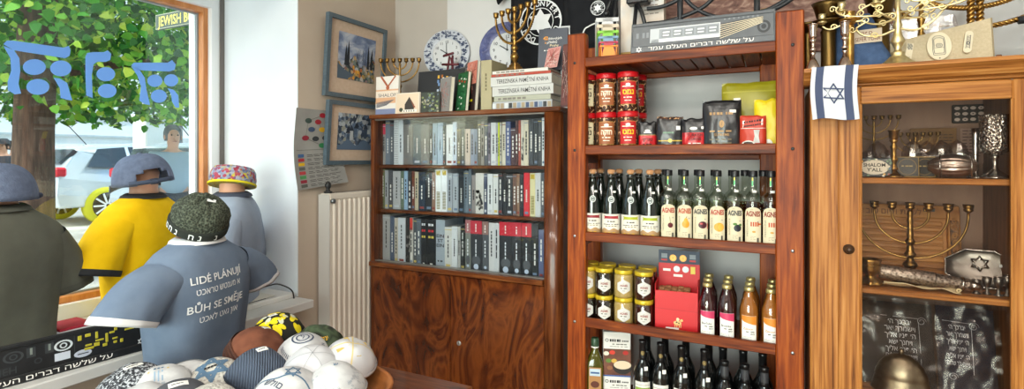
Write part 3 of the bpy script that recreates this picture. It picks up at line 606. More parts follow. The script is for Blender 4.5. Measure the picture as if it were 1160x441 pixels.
# ---- curling paper chart pinned under the lower picture
t = thing('paper_chart', 'curling grey paper chart with coloured circles and a colour key, under the lower picture', 'chart', (XL, 0, 0))
ya, yb = onX(337, 165, XL + .02).y, onX(388, 165, XL + .03).y
zt, zb = onX(341, 122, XL + .02).z, onX(345, 216, XL + .04).z
def chart(u, v, o=0):
    x = .0025 + .052 * max(0, .62 - v) ** 1.3 * (.6 + .8 * max(0, u - .1)) + .012 * max(0, .12 - u) * 3 * (1 - v); return (x + o, ya + (yb - ya) * u - .02 * sin(v * 4) * (1 - u) * .6 + .06 * max(0, .55 - v) * u, zb + (zt - zb) * v + .05 * u * (1 - v) * .6)
q = MB(); GR = pm('grey_chart_paper', [(.3, '#8b8986'), (.7, '#999793')], scale=9, rough=.85)
q.rect(0, 0, 1, 1, lambda x, y: chart(x, y), GR, 14, 26); o = q.build('sheet', t); sm_ = o.modifiers.new('thick', 'SOLIDIFY'); sm_.thickness = .0006
q = MB(); cf = lambda x, y: chart(x, y, .0012)
for (x, y, c) in [(.6, .93, '#a02030'), (.28, .85, '#3a4a44'), (.5, .84, '#96202c'), (.75, .85, '#30415a'), (.36, .74, '#3c4c6a'), (.6, .74, '#d0a020'), (.8, .75, '#2e4a68'), (.24, .63, '#8a2434'), (.46, .62, '#33363a'), (.68, .63, '#3a3c40'), (.85, .63, '#8a2434'), (.6, .53, '#2c7a4a')]:
    q.disc(x, y, .075, .033, cf, mat(c, .8), 16)
q.rect(.05, .478, .95, .482, cf, mat('#55544f', .8))
for a, b in (((.6, .93), (.28, .85)), ((.6, .93), (.75, .85)), ((.28, .85), (.24, .63)), ((.75, .85), (.85, .63)), ((.24, .63), (.6, .53)), ((.85, .63), (.6, .53)), ((.5, .84), (.6, .74))): q.bar(a, b, .008, lambda x, y: chart(x, y, .0009), mat('#6a6863', .8))
for i, c in enumerate(['#3b5c8a', '#a82a34', '#d4a81c', '#5a5b58', '#b03a40', '#4a8a52', '#8a2434', '#55564f']):
    y = .43 - i * .053; q.rect(.08, y - .038, .2, y, cf, mat(c, .8)); q.dashes(.26, .92, y - .016, .007, cf, mat('#4a4946', .8), 5, i); q.dashes(.26, .85, y - .034, .007, cf, mat('#4a4946', .8), 4, i + 20)
q.build('print', t)
# ---- radiator
RX = -2.012; ry0 = onX(374, 300, RX).y; t = thing('radiator', 'white panel radiator with vertical ribs between the sill corner and the bookcase', 'radiator', (RX, ry0, .18)); RH = 1.316 - .18; RL = .5
q = MB(); RADM = mat('#d8cdc0', .4); q.box((-.062, 0, 0), (-.004, RL, RH - .004), RADM, .006)
n = 13
for i in range(n):
    y = .022 + i * (RL - .03) / n; q.box((-.01, y, .03), (.004, y + .021, RH - .03), RADM, .006)
q.box((-.012, 0, 0), (.0, RL, .03), RADM, .004); q.box((-.012, 0, RH - .03), (0, RL, RH), RADM, .004); q.build('panel', t)
q = MB(); q.box((-.078, -.006, .0), (.0, 0, RH - .002), mat('#b9b5b0', .45), .003); q.build('side_cover', t)
q = MB(); q.box((-.066, .0, RH - .004), (-.006, RL, RH + .004), mat('#cfc6ba', .45), .002)
for i in range(24): q.box((-.06, .012 + i * .02, RH + .0035), (-.012, .022 + i * .02, RH + .0045), mat('#57524d', .6), 0)
q.build('top_grille', t)
q = MB(); q.lathe([(0, 0), (.012, 0), (.012, .012), (0, .012)], STEEL, 14, Matrix.Translation((.003, .012, RH - .035)) @ Matrix.Rotation(pi / 2, 4, 'Y')); q.build('bleed_valve', t)
q = MB(); q.lathe([(0, 0), (.02, 0), (.022, .008), (.012, .012), (.009, .02), (.014, .03), (.016, .042), (.01, .054), (.004, .06), (0, .062)], BLACKM, 18); tag(q.build('valve_knob', None, (-2.042, ry0 + .015, .18 + RH + .0045)), 'small turned black knob standing on top of the radiator', 'knob')
q = MB(); q.lathe([(0, 0), (.008, 0), (.008, .19), (0, .19)], RADM, 10, Matrix.Translation((-.03, .08, -.18)));q.lathe([(0, 0), (.008, 0), (.008, .19), (0, .19)], RADM, 10, Matrix.Translation((-.03, .4, -.18))); q.build('pipe', t)
# ================================================================== display table, bowl and skullcaps
t = thing('display_table', 'low table below the window holding the bowl of skullcaps', 'table', (-1.45, 1.0, 0)); x0, x1, y0, y1 = -.52, .5, -.55, .6
q = MB(); q.box((x0, y0, TAB - .03), (x1, y1, TAB), WALNUT_X, .004); q.build('table_top', t)
for x in (x0 + .03, x1 - .08):
    for y in (y0 + .03, y1 - .08): q = MB(); q.box((x, y, 0), (x + .05, y + .05, TAB - .03), WALNUT_P, .004); q.build('leg', t)
bc = V((-1.395, 1.085, TAB)); bang = YAW
bowl = thing('wooden_bowl', 'large oval wooden bowl heaped with skullcaps', 'bowl', bc, bang)
BWOOD = pm('bowl_wood', [(.3, '#7a4522'), (.6, '#a3622f'), (.85, '#bd7c44')], scale=5, stretch=(2, 2, 9), rough=.4)
q = MB(); q.lathe([(0, 0), (.62, 0), (.7, .01), (.88, .045), (.98, .085), (1.0, .112), (.985, .116), (.96, .11), (.93, .09), (.8, .05), (.6, .022), (0, .02)], BWOOD, 48, Matrix.Diagonal((.405, .255, 1, 1))); q.build('body', bowl)
CLW = cloth('white_lining_cloth', '#d2d0cc', '#dddbd8')
def lining(x, y): return .045 + .085 * max(0, 1 - (x / .39) ** 2 - (y / .25) ** 2) ** .6
q = MB(); q.lathe([(.0, .14), (.3, .13), (.6, .1), (.8, .06), (.88, .045)], CLW, 40, Matrix.Diagonal((.405, .255, 1, 1))); q.build('lining', bowl)
# skullcaps: a soft dome of four panels, rim band, print
def kippah(label, px, py, d, r, base, lean=(.25, .0), h=.72, panel=0, deco=None, rim=None, fold=0, group='skullcaps in the wooden bowl', squash=1.0, spin=0, nest=0):
    p = atd(px, py, d); tocam = V((-p.x, -p.y, CZ - p.z)).normalized(); side = V((0, 0, 1)).cross(tocam).normalized()
    up = (V((0, 0, 1)) * .9 + tocam * lean[0] + side * lean[1]).normalized(); H_ = r * h
    M = Matrix.Translation(p - up * (H_ * .62 + nest)) @ aim(up, side) @ Matrix.Rotation(spin, 4, 'Z') @ Matrix.Diagonal((1, squash, 1, 1))
    t = thing('skullcap', label, 'skullcap', (0, 0, 0), 0, group); t.matrix_world = M
    N = 40; ra = []
    def surf(x, y, off=0):
        rr = min(sqrt(x * x + y * y), r * .999); a = atan2(y, x); k = 1 - .03 * abs(sin(2 * a)) * panel
        c_ = .006 * noise.noise(V((x * 26, y * 26, px))); return (x * k, y * k * (1 - fold * (x / r) ** 2), (H_ + c_) * (1 - (rr / r) ** 2.4) ** .68 * (1 - .12 * fold * (x / r) ** 2) + off)
    rings = []
    for i in range(15):
        rr = r * sin(pi / 2 * i / 14); rings.append([surf(rr * cos(2 * pi * j / N), rr * sin(2 * pi * j / N)) for j in range(N)])
    rings[0] = [(0, 0, H_ + .0)] * N
    q = MB(); q.loft(rings, base, False, False); q.loft([[(x * .97, y * .97, z - .003) for x, y, z in rg] for rg in rings[6:]], base, False, False); q.build('crown', t)
    q = MB(); q.loft([[((r + a + .0022 * (nest >= 0)) * cos(2 * pi * j / N), (r + a) * sin(2 * pi * j / N) * (1 - fold * cos(2 * pi * j / N) ** 2), z) for j in range(N)] for a, z in ((-.0005, .006), (.0016, .003), (.0016, -.004), (-.003, -.004))], rim or base, False, False); q.build('rim', t)
    if deco:
        q = MB(); deco(q, lambda x, y: surf(x * r, y * r / squash, .0014), side); q.build('print', t)
    return t
WK = pm('white_knit_cotton', [(.1, '#8d8a84'), (.5, '#c4c0b8')], 'voronoi', 110, rough=.95, bump=.9, bscale=110)
WS = pm('white_satin', [(.3, '#c2c2c6'), (.7, '#d0d0d3')], scale=6, rough=.35, spec=.5)
WC = pm('white_cotton', [(.3, '#b8b8ba'), (.7, '#cccccc')], scale=30, rough=.9, bump=.5, bscale=30)
GB = pm('grey_blue_ribbed_knit', [(.3, '#3b4454'), (.7, '#525d70')], 'wave', 45, rough=.95, bump=.8, dist=.6, bscale=45)
SUEDE = pm('brown_suede', [(.3, '#5d3322'), (.7, '#7a4731')], scale=24, rough=.95, bump=.25)
LEM = pm('lemon_print_cotton', [(0, '#15150f'), (.0, '#15150f')], rough=.9)
CAMO = pm('camouflage_cotton', [(.35, '#14170f'), (.42, '#1d2318'), (.5, '#46563c'), (.6, '#2a3424'), (.7, '#5f7055')], scale=14, rough=.9, detail=1)
DKP = pm('black_white_tweed', [(.35, '#17181b'), (.5, '#3a3d44'), (.62, '#b9bcc2')], scale=150, rough=.95, detail=2)
TAGM = mat('#ecebe6', .7); BLU = mat('#54708a', .8); GLD = mat('#c9ad5c', .6); SLV = mat('#9aa0a8', .5)
def ptag(x, y, a=.3, w=.17, h=.11):
    def f(q, fn, s):
        ca, sa = cos(a), sin(a); g = lambda X, Y: fn(x + X * ca - Y * sa, y + X * sa + Y * ca); u = lambda X, Y: tuple(V(g(X, Y)) + V((0, 0, .001)))
        q.rect(-w, -h, w, h, g, TAGM, 4, 3); q.dashes(-w * .7, w * .7, -.02, .04, u, INK, 3, 2)
    return f
def both(*fs): return lambda q, fn, s: [f(q, fn, s) for f in fs]
def lemons(q, fn, s):
    R_ = random.Random(3)
    for i in range(46):
        rr = sqrt(R_.uniform(.01, .93)); a = R_.uniform(0, 2 * pi); b = R_.uniform(0, pi); cx, cy = rr * cos(a), rr * sin(a)
        pts = [(cx + .17 * cos(t) * cos(b) - .1 * sin(t) * sin(b), cy + .17 * cos(t) * sin(b) + .1 * sin(t) * cos(b)) for t in [2 * pi * j / 12 for j in range(12)]]
        if max(x * x + y * y for x, y in pts) > .97: continue
        q.add([fn(x, y) for x, y in pts] + [fn(cx, cy)], [(j, (j + 1) % 12, 12) for j in range(12)], mat('#e2cf12' if i % 7 else '#c9cbb8', .8))
kippah('black skullcap printed with yellow lemons at the back of the bowl', 317, 366, 1.80, .083, mat('#17170f', .9), (.3, .1), deco=both(lemons, ptag(-.3, .25, .5)))
def camol(q, fn, s):
    q.text('גולני', .16, .35, -.55, fn, mat('#d2a02a', .8), .01, ang=.4)
kippah('dark camouflage skullcap with small amber lettering behind the white ones', 357, 381, 1.77, .085, CAMO, (.35, -.1), deco=camol, panel=1)
for i in range(4): kippah(['outermost brown suede skullcap with white tag, front of its nested stack', 'second brown suede skullcap, nested under the tagged one', 'third brown suede skullcap, deeper in its nested stack', 'fourth brown suede skullcap, lowest rim of its nested stack'][i], 299, 385, 1.69, .086 + .0012 * i, SUEDE, (.5, .5), nest=.0125 * i, panel=1, rim=mat('#47261a', .95), deco=ptag(.0, .42, .45) if i == 0 else None)
def ringprint(q, fn, s):
    NB = mat('#3b4560', .8); q.disc(0, .18, .42, .36, fn, NB, 28, inner=.86); q.disc(0, .18, .26, .22, fn, NB, 24, inner=.8); q.text('ל', .22, .0, .1, fn, NB, .01)
    for i in range(30): a = pi + pi * i / 29; q.bar((.72 * cos(a), .72 * sin(a)), (.8 * cos(a + .05), .78 * sin(a + .05)), .03, fn, NB)
kippah('white skullcap with a navy ring emblem and blue border, behind the satin one', 343, 392, 1.68, .08, WC, (.5, .0), deco=ringprint, rim=mat('#46506a', .8))
def seams(col, w=.012, n=6):
    def f(q, fn, s):
        for k in range(n):
            a = pi * k / n * 2
            for i in range(10): q.bar((.1 * i * cos(a), .1 * i * sin(a)), (.1 * (i + 1) * .99 * cos(a), .1 * (i + 1) * .99 * sin(a)), w, fn, col)
    return f
kippah('large white satin skullcap with grey piped seams in the middle of the heap', 354, 408, 1.60, .09, WS, (.5, .0), .8, 1, seams(mat('#8a8e96', .5)))
def goldw(q, fn, s):
    seams(mat('#d8c488', .6), .05, 4)(q, fn, s)
    for k in range(4):
        a = pi / 2 * k + pi / 4; q.poly([(.15 * cos(a), .15 * sin(a)), (.6 * cos(a - .5), .6 * sin(a - .5)), (.62 * cos(a - .2), .62 * sin(a - .2))], fn, GLD)
kippah('white satin skullcap with gold trim at the bowl rim nearest the bookcase', 398, 397, 1.67, .085, WS, (.35, .2), .78, 1, goldw)
def silverem(q, fn, s):
    R_ = random.Random(9)
    for i in range(70):
        a = R_.uniform(pi, 2.3 * pi); rr = R_.uniform(.55, .92); q.disc(rr * cos(a), rr * sin(a), .035, .03, fn, SLV, 8, inner=.55)
    q.text('ש', .16, .0, .25, fn, mat('#56708a', .8), .01)
kippah('white skullcap with silver embroidery round the edge and a tiny blue letter', 380, 428, 1.52, .088, WC, (.55, .05), .7, 0, silverem, fold=.4)
for i in range(4): kippah(['blue-grey ribbed skullcap with white tag on top of its stack', 'second blue-grey ribbed skullcap, nested under the tagged one', 'third blue-grey ribbed skullcap of the nested stack', 'fourth and lowest blue-grey ribbed skullcap of the stack'][i], 294, 410, 1.57, .089 + .001 * i, GB, (.55, .12), .8, nest=.0125 * i, panel=0, rim=mat('#2a313e', .95), deco=ptag(.05, .3, .3) if i == 0 else None, fold=.5, squash=.9)
def bluestar(q, fn, s):
    q.star(0, .05, .5, .13, fn, BLU, 8); q.dashes(-.2, .2, .0, .09, lambda x, y: tuple(V(fn(x, y)) + V((0, 0, .0012))), INK, 4, 5)
kippah('cream knitted skullcap with a large grey-blue star beside the blue shirt', 241, 424, 1.56, .087, WK, (.55, -.25), .72, 0, bluestar, fold=.35)
def wave(q, fn, s):
    for i in range(24):
        x = -.85 + i * .07; g = lambda x: .28 - .5 * (x + .5) ** 2 + .12 * sin(x * 5); q.bar((x, g(x)), (x + .07, g(x + .07)), .05, fn, BLU)
    q.star(.15, .32, .24, .04, fn, BLU, 5); q.text('שלום', .2, -.45, -.1, fn, mat('#39435a', .8), .01, ang=-.7)
kippah('white skullcap with a blue wave line and small star at the front of the heap', 326, 437, 1.47, .092, WC, (.6, .0), .7, 0, wave)
kippah('black and white tweed skullcap with white tag next to the blue shirt hem', 148, 430, 1.5, .09, DKP, (.5, -.2), .66, 0, ptag(.1, .35, .35, .26, .1), fold=.4)
kippah('second tweed skullcap nested under the tagged one beside the blue shirt', 142, 437, 1.5, .092, DKP, (.5, -.2), .66, 0)
def emblem(q, fn, s):
    for k in range(3): q.bar((-.12 + k * .12, -.25), (-.12 + k * .12, .22), .05, fn, mat('#8fa6bc', .8)); q.disc(-.12 + k * .12, .4, .05, .05, fn, BLU, 8)
    q.disc(.3, .3, .04, .04, fn, GLD, 8); q.disc(-.32, .3, .04, .04, fn, GLD, 8); q.dashes(-.25, .25, -.42, .09, fn, SLV, 3, 3)
kippah('white skullcap with a pale blue emblem and gold dots, by the tweed one', 181, 431, 1.49, .075, WC, (.6, -.2), .66, 0, emblem)
kippah('flattened plain white skullcap leaning between the emblem and star caps', 206, 424, 1.56, .066, WC, (1.2, -.5), .35, 0, None, squash=.7)
kippah('charcoal skullcap with white tag at the very front of the heap', 202, 446, 1.42, .078, mat('#4a4c52', .95), (.4, 0), .66, 0, ptag(0, .2, .1, .3, .14))
kippah('plain white skullcap at the front edge beside the charcoal one', 240, 450, 1.42, .075, WK, (.4, .1), .66, 0)
kippah('plain white skullcap in front of the tweed pair', 160, 449, 1.42, .072, WC, (.4, -.1), .66, 0)
# ================================================================== bookcase
BX0, BX1, BF, BBK, BTOP = -1.99, -.875, 2.25, 2.575, 1.735
XI0, XI1 = -1.966, -.956
bk = thing('bookcase', 'polished walnut bookcase with sliding glass over two cupboard doors', 'bookcase', ((BX0 + BX1) / 2, BF, 0)); bx = (BX0 + BX1) / 2
L_ = lambda x, y, z: (x - bx, y - BF, z)
q = MB(); q.box(L_(BX0, BF + .002, .0), L_(XI0, BBK, BTOP - .024), WALNUT_P, .004); q.build('side_panel', bk)
q = MB(); q.box(L_(XI1 + .05, BF + .03, .0), L_(BX1, BBK, BTOP - .024), WALNUT_P, .004)
q.loft([[(XI1 - bx, .03, z), (XI1 - bx, .0, z)] + [(XI1 - bx + .016 + .062 * sin(a) , -.0 + .03 - .032 * cos(a) - .0, z) for a in [pi / 2 * i / 8 for i in range(9)]] + [(BX1 - bx, .04, z), (XI1 + .01 - bx, .05, z)] for z in (0, BTOP - .024)], WALNUT_P); q.build('side_panel', bk)
q = MB(); q.box(L_(BX0 - .004, BF - .008, BTOP - .024), L_(BX1, BBK, BTOP), WALNUT_X, .005); q.build('top_board', bk)
q = MB(); q.box(L_(XI0, BBK - .012, .05), L_(XI1, BBK - .002, BTOP - .024), mat('#77787a', .8), 0); q.build('back_panel', bk)
Z1, Z2, Z3 = 1.462, 1.217, .922
for z in (Z1, Z2): q = MB(); q.box(L_(XI0, BF + .045, z - .016), L_(XI1 + .05, BBK - .012, z), WALNUT_X, .002); q.build('shelf', bk)
q = MB(); q.box(L_(XI0 - .02, BF - .02, .912), L_(XI1 + .0, BF + .006, .937), WALNUT_X, .004); q.box(L_(XI0, BF + .006, .896), L_(XI1 + .05, BBK - .012, Z3), WALNUT_X, .002); q.build('ledge', bk)
xm = onY(509.5, 380, BF).x
for a, b in ((XI0, xm - .001), (xm + .001, XI1)):
    q = MB(); q.box(L_(a + .001, BF + .0, .265), L_(b, BF + .02, .908), WALNUT, .003); dr = q.build('cupboard_door', bk)
    if b > -1.2:
        kx = onY(520, 389, BF); q = MB(); q.lathe([(0, 0), (.0115, 0), (.0115, .003), (.009, .004), (0, .004)], mat('#c9c9c6', .3, .8), 20, Matrix.Translation(L_(kx.x, BF, kx.z)) @ Matrix.Rotation(pi / 2, 4, 'X')); fn = flat(L_(kx.x, BF - .0046, kx.z)); q.disc(0, .002, .0025, .0025, fn, BLACKM, 10); q.rect(-.0012, -.006, .0012, .002, fn, BLACKM); q.build('keyhole', dr)
q = MB(); q.box(L_(XI0, BF + .0, .235), L_(XI1, BF + .03, .262), WALNUT_X, .003); q.box(L_(XI0, BF + .03, .0), L_(XI1, BF + .05, .24), WALNUT_P, .003); q.build('plinth', bk)
BG = glassmat('bookcase_glass', '#f6f8f9', .03); xg = onY(519.5, 200, BF).x
for a, b, y in ((XI0 + .002, xg + .02, .03), (xg - .02, XI1 + .03, .018)):
    q = MB(); q.box(L_(a, BF + y, .94), L_(b, BF + y + .005, BTOP - .026), BG, .0); q.build('glass_pane', bk)
q = MB(); q.box(L_(XI0, BF + .012, .937), L_(XI1, BF + .04, .941), mat('#8b8680', .4, .5), 0); q.build('glass_track', bk); q = MB(); q.box(L_(XI0, BF + .012, BTOP - .03), L_(XI1, BF + .04, BTOP - .024), mat('#8b8680', .4, .5), 0); q.build('glass_track', bk)
# ---- books behind the glass: (right edge, top, colour[, top colour, spine kind]) read in a 5.155x view of each row
ORD = 'first second third fourth fifth sixth seventh eighth ninth tenth eleventh twelfth thirteenth fourteenth fifteenth sixteenth seventeenth eighteenth nineteenth twentieth'.split()
def ordw(n): return ORD[n - 1] if n <= 20 else ('twenty-' + ORD[n - 21] if n < 30 and n > 20 else 'thirtieth' if n == 30 else 'thirty-' + ORD[n - 31] if n < 40 else 'fortieth' if n == 40 else 'forty-' + ORD[n - 41])
NAMED = {'red': (190, 35, 40), 'dark red': (130, 40, 45), 'pink': (205, 165, 160), 'black': (32, 33, 36), 'charcoal': (58, 62, 68), 'slate': (88, 98, 110), 'grey': (120, 120, 120), 'pale grey': (170, 172, 175), 'white': (222, 224, 226), 'cream': (205, 198, 180), 'brown': (110, 78, 60), 'tan': (150, 125, 95), 'olive': (110, 105, 70), 'pale blue': (150, 172, 198), 'navy': (60, 72, 115), 'yellow': (214, 226, 40), 'taupe': (130, 122, 114), 'grey-blue': (120, 134, 150)}
def cname(c):
    c = c.lstrip('#'); r = [int(c[i:i + 2], 16) for i in (0, 2, 4)]; return min(NAMED, key=lambda k: sum((a - b) ** 2 for a, b in zip(NAMED[k], r)))
PAGES = pm('page_edges', [(.3, '#cfc7b6'), (.7, '#e2dccd')], scale=80, stretch=(1, .1, .1), rough=.9)
def row(data, x0, y0, zs, shelf, end, YF=2.322):
    X = onY(415 + x0 / 5.155, 200, YF).x; R_ = random.Random(len(data)); n = len(data); seen = {}
    for i, e in enumerate(data):
        ex, ty, c = e[:3]; topc = e[3] if len(e) > 3 else None; kind = e[4] if len(e) > 4 else ''
        px = 415 + ex / 5.155; X1 = onY(px, 200, YF).x; zt_ = onY(px, y0 + ty / 5.155, YF).z; h = max(.1, zt_ - zs); wd = X1 - X - .0007; dep = R_.uniform(.14, .2); yo = R_.uniform(0, .006)
        m = mat(c, .42); q = MB(); cv = min(.0025, wd * .2)
        q.box((-wd / 2, 0, 0), (wd / 2, .004, h), m, .0012); q.box((-wd / 2, .004, 0), (-wd / 2 + cv, dep, h), m, .0006); q.box((wd / 2 - cv, .004, 0), (wd / 2, dep, h), m, .0006)
        q.box((-wd / 2 + cv, .004, .002), (wd / 2 - cv, dep - .004, h - .004), PAGES, 0)
        f = flat((0, -.0006, 0)); lum = sum(int(c[j:j + 2], 16) for j in (1, 3, 5)) / 3; ink = mat('#e4e2dc', .6) if lum < 120 else mat('#2a2a2e', .6); ink2 = mat(R_.choice(['#c8b060', '#b8bcc4', '#8a3a34', '#6a7c94']), .6)
        if topc: q.rect(-wd / 2, h * .74, wd / 2, h - .001, f, mat(topc, .4)); f = flat((0, -.001, 0))
        up = flat((0, f(0, 0)[1] - .0004, 0), (0, 0, 1), (-1, 0, 0))
        if kind == 'spiral':
            for k in range(26): q.tube([(-wd / 2, -.001, h * (k + 1) / 28), (0, -.006, h * (k + 1) / 28), (wd / 2, -.001, h * (k + 1) / 28)], .0011, mat('#3c3f44', .4), 5)
        elif kind == 'ein':
            for k, s_ in enumerate(('EIN', 'ST', 'EIN')): q.text(s_, .017, 0, h * (.63 - k * .1), f, INK, .02, width=wd * .82 if k != 1 else wd * .6)
            q.dashes(-wd * .3, wd * .3, h * .12, .008, f, INK, 2, 1)
        elif kind == 'dots':
            for k in range(14): q.rect(-wd * .3, h * .06 + k * h * .03, wd * .3, h * .06 + k * h * .03 + .004, f, mat('#7a6a20', .6))
            q.rect(-wd * .35, h * .86, wd * .35, h * .97, f, mat('#b9a020', .6))
        elif kind == 'photo':
            for k in range(26): q.disc(R_.uniform(-.35, .35) * wd, h * R_.uniform(.12, .62), wd * .12, .008, f, mat(R_.choice(['#3a3836', '#6b6864', '#8d8984']), .6), 8)
        elif kind == 'dust':
            q.dashes(h * .3, h * .64, -.002, min(.006, wd * .35), up, mat('#dfe3e8', .6), 5, i); q.disc(0, h * .1, wd * .22, wd * .22, f, mat('#b9c4d6', .6), 10); q.dashes(h * .78, h * .94, -.002, min(.006, wd * .3), up, mat('#e8e4dc', .6), 3, i)
            if wd > .02: q.disc(0, h * .22, wd * .38, h * .1, flat((0, -.0008, 0)), mat('#55585c', .6), 12)
        elif kind == 'block':
            for k, cc in enumerate(('#d8dce0', '#c42a30', '#c8b84a')): q.dashes(-wd * .35, wd * .35, h * (.86 - k * .13), .012, f, mat(cc, .6), 2, k + i)
            q.rect(-wd * .15, h * .04, wd * .15, h * .07, f, ink)
        elif wd > .0055:
            a = R_.uniform(.2, .36); b = R_.uniform(.6, .9); q.dashes(h * a, h * b, -min(.0035, wd * .2), min(.007, wd * .42), up, ink, R_.randint(4, 8), i)
            if R_.random() < .6: q.rect(-wd * .3, h * .05, wd * .3, h * .05 + min(.012, wd * .7), f, ink2)
            if R_.random() < .35: q.rect(-wd / 2, h * .93, wd / 2, h * .945, f, ink2)
        nm = cname(c); th = 'slim' if wd < .014 else 'thick' if wd > .03 else ''
        ft = {'spiral': 'spiral-bound ', 'ein': 'large-lettered ', 'dots': 'gold-patterned ', 'photo': 'photo-printed ', 'block': 'red-and-white-titled '}.get(kind, '')
        tb = ' with %s top' % cname(topc) if topc else ''
        k = i + 1; side = 'radiator' if k <= n // 2 + 1 else 'wooden rack'; kk = k if side == 'radiator' else n - i
        lab = ' '.join(('%s %s%s book%s, %s from %s in %s glazed row' % (th, ft, nm, tb, ordw(kk), side, shelf)).split())
        o = q.build('book', None, ((X + X1) / 2, YF + yo, zs + .0002)); tag(o, lab, 'book', 'books in the %s glazed row' % shelf); X = X1
row([(72, 100, '#8a7a55'), (90, 112, '#3a4038'), (108, 105, '#8f8c88', '#c43a50'), (135, 85, '#6b7683'), (160, 98, '#5a6068'), (185, 75, '#e0e2e4', None, 'spiral'), (212, 75, '#d0d5da'), (268, 104, '#73706e'), (318, 104, '#525c64'), (368, 106, '#706f6d'), (386, 110, '#33373c'), (412, 102, '#8fa3b5'), (445, 98, '#9fb4c8'), (462, 112, '#3c434b'), (503, 108, '#e0e3e6'), (527, 94, '#c4cfdf'), (552, 130, '#6b665f'), (572, 132, '#5f6266'), (605, 134, '#d3c1b4'), (627, 134, '#8d97ab'), (648, 134, '#7a8699'), (668, 94, '#5d5b58'), (686, 94, '#8d8a86'), (708, 100, '#4b5260'), (725, 98, '#7d7480'), (755, 96, '#d6d7d8'), (768, 96, '#a9a9ad'), (776, 96, '#d6e21a'), (790, 96, '#b6b1a2'), (810, 94, '#d3cdbb'), (840, 90, '#4d5a86'), (868, 128, '#4a3036'), (885, 84, '#4a2b2b'), (900, 84, '#a04838'), (920, 82, '#cfc8b8', None, 'photo'), (945, 82, '#d3c9b2'), (975, 78, '#3b3f46'), (1000, 76, '#2c2f33'), (1022, 72, '#3f4247'), (1040, 68, '#e0e1e1')], 52, 120, Z1, 'top', 0)
row([(82, 55, '#3b3a40'), (105, 60, '#5e6340'), (125, 66, '#9a9ca0'), (152, 66, '#4a4c52'), (197, 72, '#a9aaac'), (218, 72, '#5b6a5a'), (240, 72, '#8fa9c4'), (262, 72, '#2c2c2e'), (280, 72, '#6b3a2c'), (302, 76, '#b5a990'), (342, 78, '#23303f'), (382, 80, '#26282c'), (403, 80, '#8a6a58'), (437, 62, '#e6e9ea', None, 'dots'), (470, 62, '#e4e7ea', None, 'dots'), (502, 84, '#9aa0a8'), (535, 86, '#a6adb4'), (568, 94, '#2c3036'), (595, 70, '#6f7b86'), (613, 60, '#5f6a74'), (637, 95, '#8a8280'), (685, 84, '#c9c6bf', None, 'photo'), (705, 86, '#4a4f63'), (737, 88, '#d5d7d8'), (768, 90, '#d2d3d2'), (795, 84, '#33363b'), (815, 84, '#26282c'), (852, 90, '#2c2d30'), (875, 88, '#6a4a3c'), (893, 88, '#8a6a52'), (918, 92, '#22242a'), (952, 82, '#cf1f2c'), (985, 84, '#d8cf9f', None, 'dots'), (1018, 82, '#cacaca'), (1040, 80, '#4b4f56')], 58, 180, Z2, 'middle', 0)
row([(92, 15, '#8f2a2e'), (135, 20, '#a3a3a1'), (160, 30, '#4d5b70'), (182, 38, '#b8b0a0'), (225, 38, '#c4c9cf'), (254, 34, '#2e2c2b', None, 'photo'), (270, 36, '#d0ccc4', '#c9443a'), (293, 40, '#4b5054'), (318, 42, '#596067'), (352, 44, '#1f2123', None, 'block'), (402, 48, '#1c1e20', None, 'block'), (455, 50, '#9aa4ad', None, 'ein'), (497, 92, '#c5c5c1'), (530, 88, '#cfd2d4'), (547, 90, '#bfbcb6'), (575, 88, '#2a2c2e'), (608, 48, '#7d8078', '#a86a6c', 'dust'), (675, 54, '#34363a', '#b8303e', 'dust'), (712, 58, '#4c4f54', '#8a6a64', 'dust'), (745, 66, '#cacaca'), (775, 68, '#c2c4c6'), (850, 62, '#2b2d30', '#c02434', 'dust'), (905, 64, '#2f3134', '#c02838', 'dust'), (963, 68, '#2a2c2f', '#c22636', 'dust'), (1003, 72, '#2b2e30'), (1035, 108, '#5a6283')], 55, 240, Z3, 'bottom', 0)
